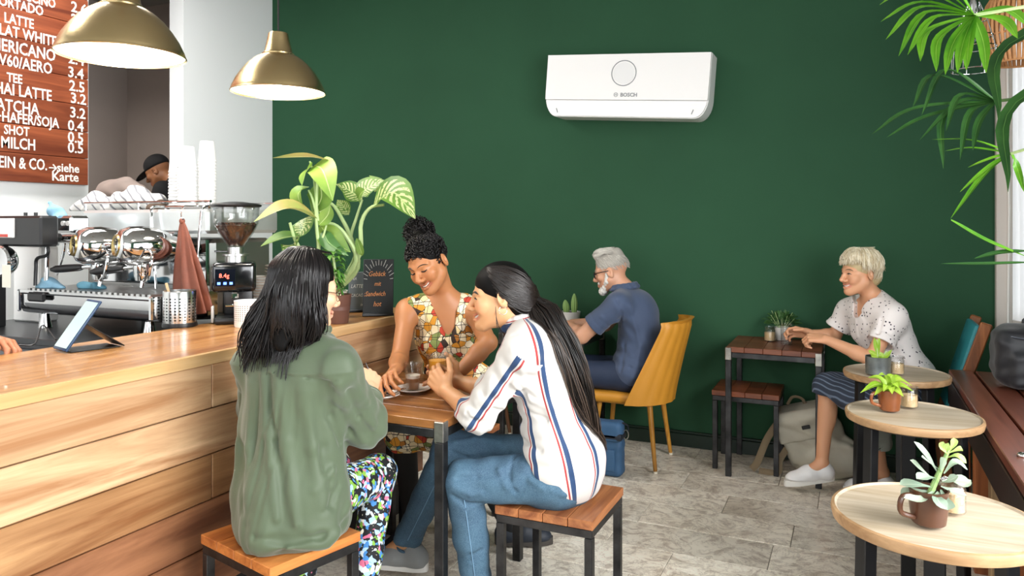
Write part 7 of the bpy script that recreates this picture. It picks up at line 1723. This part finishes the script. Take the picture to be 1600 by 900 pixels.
hand(S, Bb.WL, v3(-.95, .10, .05), v3(.1, .4, -.8), 1, (.9, 1.1, .8), .03, k=.95); hand(S, Bb.WR, v3(-.85, -.1, .10), v3(.1, -.7, -.5), -1, (.5, .7, .6), .05, k=.95)
for A, T in ((Bb.AL, at_d(1322, 762, 3.98)), (Bb.AR, at_d(1232, 754, 4.0))): S.rc(A, A * .55 + T * .45, .035, .028, .02)
skin_body(bp, S, '#d39c78', .0042, [HB], lip='#c0625a', blush='#dd8a70', amt=.3); HB.face_parts(S, bp, 'narrow', True, browmat=M('brown_brow', '#7a5b40', .6))
def dot_mat():
    t = NT('dotted_blouse'); v = t.coords(); vo = t.n('ShaderNodeTexVoronoi', i_Scale=46.0); vo.inputs['Randomness'].default_value = .8; t.l(v, vo.inputs['Vector'])
    t.l(t.mix(t.math('LESS_THAN', vo.outputs['Distance'], .20), lin('#e6dfdc'), lin('#3a3440')), t.b.inputs['Base Color']); setp(t.b, rough=.75); return t.m
S = SDF(); Bb.torso(S, .024, .95, .6); S.el(Bb.P + v3(.02, 0, .07), (.18, .15, .13), Bb.RP, .07)
for A, E in ((Bb.SL, Bb.EL), (Bb.SR, Bb.ER)):
    q = .56 if A is Bb.SL else .62; e = A + (E - A) * q; S.rc(A, e, .062, .064, .05); half_cut(S, e + (E - A) * .04, E - A, size=.075); S.cone(e - (E - A) * .1, e + (E - A) * .05, .066, .074, .012); S.cone(e + (E - A) * .0, e + (E - A) * .2, .058, .064, .003, sub=True)
creases(S, [(.010, .012, [(1338, 490), (1342, 525), (1350, 560)]), (-.010, .012, [(1348, 490), (1356, 525), (1362, 545)]), (.010, .012, [(1330, 500), (1332, 530), (1340, 560)]), (.010, .012, [(1395, 520), (1405, 545), (1415, 560)]), (-.010, .012, [(1385, 540), (1395, 556), (1410, 568)]), (-.010, .010, [(1378, 500), (1372, 520), (1370, 540)])])
folds(S, .0045, 20, 41); S.rc(Bb.N + Bb.fr * .03 + Bb.up * .05, Bb.N + Bb.fr * .085 - Bb.up * .05, .075, .045, .008, sub=True); half_cut(S, Bb.N + Bb.up * .022, nrm(Bb.up + .5 * Bb.fr), size=.1)
S.bx(Bb.P + v3(0, 0, -.04), (.5, .5, .06), basis(nrm(v3(-.3, 0, 1))), r=0, k=.004, sub=True); S.build('blouse', .0048, dot_mat(), bp)
def skirt_mat():
    t = NT('dark_striped_skirt'); v = t.coords(); wv = t.n('ShaderNodeTexWave', bands_direction='DIAGONAL', i_Scale=16.0, i_Distortion=1.0); t.l(v, wv.inputs['Vector'])
    t.l(t.ramp(wv.outputs['Fac'], [(.78, lin('#2b3546')), (.92, lin('#66758a'))]), t.b.inputs['Base Color']); setp(t.b, rough=.8); return t.m
S = SDF(); S.el(Bb.P + v3(0, 0, -.0), (.175, .145, .11), Bb.RP, .05)
S.rc(Bb.HR, Bb.KR, .100, .080, .06); S.rc(Bb.HL, Bb.KL, .100, .085, .06); S.rc((Bb.HL + Bb.HR) / 2, (Bb.KL + Bb.KR) / 2, .09, .08, .08)
kk = Bb.KR * .8 + Bb.AR * .2; S.rc(Bb.KR, kk, .078, .078, .03); half_cut(S, Bb.KR * .90 + Bb.AR * .10, Bb.AR - Bb.KR, size=.085)
folds(S, .006, 24, 43); S.build('skirt', .006, skirt_mat(), bp)
S = SDF(); S.rc(Bb.KL, Bb.KL * .45 + Bb.AL * .55, .080, .075, .03); half_cut(S, Bb.KL * .42 + Bb.AL * .58, Bb.AL - Bb.KL, size=.1); S.cone(Bb.KL * .5 + Bb.AL * .5, Bb.KL * .3 + Bb.AL * .7, .06, .065, .004, sub=True); folds(S, .006, 30, 44); S.build('skirt_lining', .006, M('grey_green_cloth', '#8b9088', .85, var=(8, .15)), bp)
m_wsh = M('white_trainer', '#e9e9ea', .55, bump=(120, .08)); m_lace = M('white_lace', '#e9e8e4', .7)
shoe('shoe', bp, Bb.AR, at_d(1226, 757, 4.02), .025, m_wsh, m_wsole, lace=m_lace, tilt=.7); shoe('shoe', bp, Bb.AL, at_d(1318, 764, 4.0), .004, m_wsh, m_wsole, lace=m_lace)
S = SDF(); S.el(HB.w(0, -.0145, .039), (.0800, .0985, .0850), HB.R, .02); S.el(HB.w(0, -.07, -.02), (.06, .045, .06), HB.R, .03); S.el(HB.w(0, .145, -.025), (.2, .10, .085), HB.R, .01, sub=True); S.build('hair_underlayer', .005, m_blond, bp); hS = S
N_ = 900; m = 12; PT = np.zeros((N_, m, 3))
for i in range(N_):
    az = nr.uniform(-math.pi, math.pi); x0, y0 = math.sin(az), math.cos(az); front = y0 > .45; pts = [HB.w(nr.normal() * .012, -.02 + nr.normal() * .02, .132)]
    end = nr.uniform(1.30, 1.56) if front else (nr.uniform(1.6, 2.0) if abs(x0) > .6 and y0 > -.2 else nr.uniform(1.7, 2.5))
    for f_1 in (.35, .6, .8, 1.0): th = end * f_1; r_ = 1.02 + .05 * math.sin(f_1 * 2.6) + (.03 + .14 * nr.random() ** 2 * (y0 < .4)) * (f_1 == 1.0); pts.append(HB.w(x0 * .088 * math.sin(th) * r_, -.014 + y0 * .102 * math.sin(th) * r_, .043 + .092 * math.cos(th) * r_) + nr.normal(size=3) * .0035)
    PT[i] = cr(pts, m)
strands('hair', push_out(PT, hS, .001), nr.uniform(.0022, .0044, N_), m_blond, bp, tip=.15)

# ---------------------------------------------------------------- 6. barista at the left edge (only the hands reach the picture) and 7. staff member in the back room
ba = thing('person', 'barista at the left edge in dark shirt with a hand resting on the bar', 'person', (-3.05, 1.25, 0))
HA_ = Head((-3.0, 1.28, 1.58), (.9, .3, -.2), (0, 0, 1), 1.0)
Ab = Body(P=(-3.08, 1.22, .95), Wt=(-3.06, 1.23, 1.10), C=(-3.04, 1.25, 1.27), N=(-3.02, 1.26, 1.44), SL=(-3.04, 1.43, 1.37), SR=(-2.98, 1.08, 1.37), EL=(-2.98, 1.56, 1.10), WL=(-2.755, 1.605, 1.035), ER=(-2.93, 1.02, 1.10), WR=(-2.74, 1.16, 1.02),
          HL=(-3.09, 1.31, .93), HR=(-3.06, 1.13, .93), KL=(-3.07, 1.33, .50), KR=(-3.03, 1.12, .50), AL=(-3.09, 1.33, .09), AR=(-3.05, 1.12, .09))
S = SDF(); HA_.prims(S, .3); HA_.neck(S, Ab.N, .054, .058); Ab.torso(S, -.01, 1.05)
for a in 'LR': Ab.arm(S, a, (.048, .041, .041, .029)); Ab.leg(S, a, -.01)
hand(S, Ab.WL, v3(.90, .12, -.12), v3(.1, -.2, -1), -1, (.55, .8, .6), .06, k=1.05); hand(S, Ab.WR, v3(.9, .1, -.1), v3(0, 0, -1), 1, (.4, .6, .5), k=1.05)
for A in (Ab.AL, Ab.AR): S.rc(A, A + v3(.13, 0, -.05), .034, .024, .02)
skin_body(ba, S, '#b97a58', .005, [HA_]); HA_.face_parts(S, ba, 'open', False, browmat=m_lash)
m_blk = M('black_cotton', '#17181b', .8, bump=(300, .06))
S = SDF(); Ab.torso(S, .014, 1.05); [S.rc(A, A * .45 + E * .55, .066, .062, .04) for A, E in ((Ab.SL, Ab.EL), (Ab.SR, Ab.ER))]; half_cut(S, Ab.N + Ab.up * .03, Ab.up, size=.1); S.build('tee_shirt', .008, m_blk, ba)
S = SDF(); S.el(Ab.P, (.18, .14, .12), Ab.RP, .05)
for a in 'LR': H_, K, A = (Ab.HL, Ab.KL, Ab.AL) if a == 'L' else (Ab.HR, Ab.KR, Ab.AR); S.rc(H_, K, .095, .07, .05); S.rc(K, A, .068, .052, .03)
S.build('trousers', .010, m_navytr, ba)
for A in (Ab.AL, Ab.AR): shoe('shoe', ba, A, A + v3(.19, 0, 0), .004, m_dsh, m_wsole, h=.008)
S = SDF(); S.el(HA_.w(0, -.022, .042), (.080, .096, .086), HA_.R, .02); S.el(HA_.w(0, .15, -.03), (.2, .10, .10), HA_.R, .01, sub=True); S.build('hair', .006, m_blackhair_base, ba)

sf = thing('person', 'staff member in black cap and black shirt, half hidden behind the paper cups', 'person', (-5.2, 4.25, 0))
cs = at_d(246, 268, 6.0)
HC = Head(cs, (-.88, -.42, -.55), (-.45, -.2, .86), 1.0)
S = SDF(); HC.prims(S, .2); Nn = HC.w(.0, -.09, -.12); HC.neck(S, Nn, .052, .056); ce = v3(Nn[0] + .05, Nn[1] + .05, Nn[2] - .17)
S.el(ce, (.15, .19, .19), k=.06); S.rc(ce, v3(ce[0] + .02, ce[1], .95), .14, .15, .06)
for q in (-1, 1):
    hp_ = v3(ce[0] + .02, ce[1] + q * .09, .92); S.rc(hp_, v3(hp_[0], hp_[1], .10), .085, .045, .04); S.rc(v3(hp_[0], hp_[1], .06), v3(hp_[0] - .13, hp_[1], .04), .038, .028, .02)
    sh_ = ce + v3(-.02, q * .19, .08); S.rc(sh_, sh_ + v3(-.06, q * .06, -.28), .05, .04, .03); S.rc(sh_ + v3(-.06, q * .06, -.28), sh_ + v3(-.24, q * .0, -.36), .04, .028, .02); hand(S, sh_ + v3(-.24, 0, -.36), v3(-1, 0, -.2), v3(0, 0, -1), q, (.4, .5, .4))
skin_body(sf, S, '#a8724e', .007, [HC]); HC.face_parts(S, sf, 'open', False, browmat=m_lash)
S = SDF(); S.el(ce, (.17, .21, .20), k=.06); S.rc(ce, v3(ce[0] + .02, ce[1], 1.0), .155, .165, .06)
for q in (-1, 1): sh_ = ce + v3(-.02, q * .19, .08); S.rc(sh_, sh_ + v3(-.05, q * .05, -.22), .07, .065, .04)
S.rc(Nn, ce, .066, .13, .05); half_cut(S, Nn + nrm(HC.c - Nn) * .02, HC.c - Nn, size=.12); S.build('black_shirt', .010, m_blk, sf)
S = SDF()
for q in (-1, 1): hp_ = v3(ce[0] + .02, ce[1] + q * .09, .95); S.rc(hp_, v3(hp_[0], hp_[1], .10), .10, .06, .05)
S.build('trousers', .012, m_navytr, sf)
S = SDF(); S.el(HC.w(0, -.018, .045), (.086, .102, .092), HC.R, .02); S.bx(HC.w(0, .0, -.055), (.2, .25, .08), HC.R, .005, .02, sub=True)
S.el(HC.w(0, .10, .030), (.066, .085, .007), np.stack([HC.R[:, 0], nrm(HC.R[:, 1] - .25 * HC.R[:, 2]), nrm(HC.R[:, 2] + .25 * HC.R[:, 1])], 1), .012); S.build('cap', .005, M('black_cap_cotton', '#131316', .8), sf)
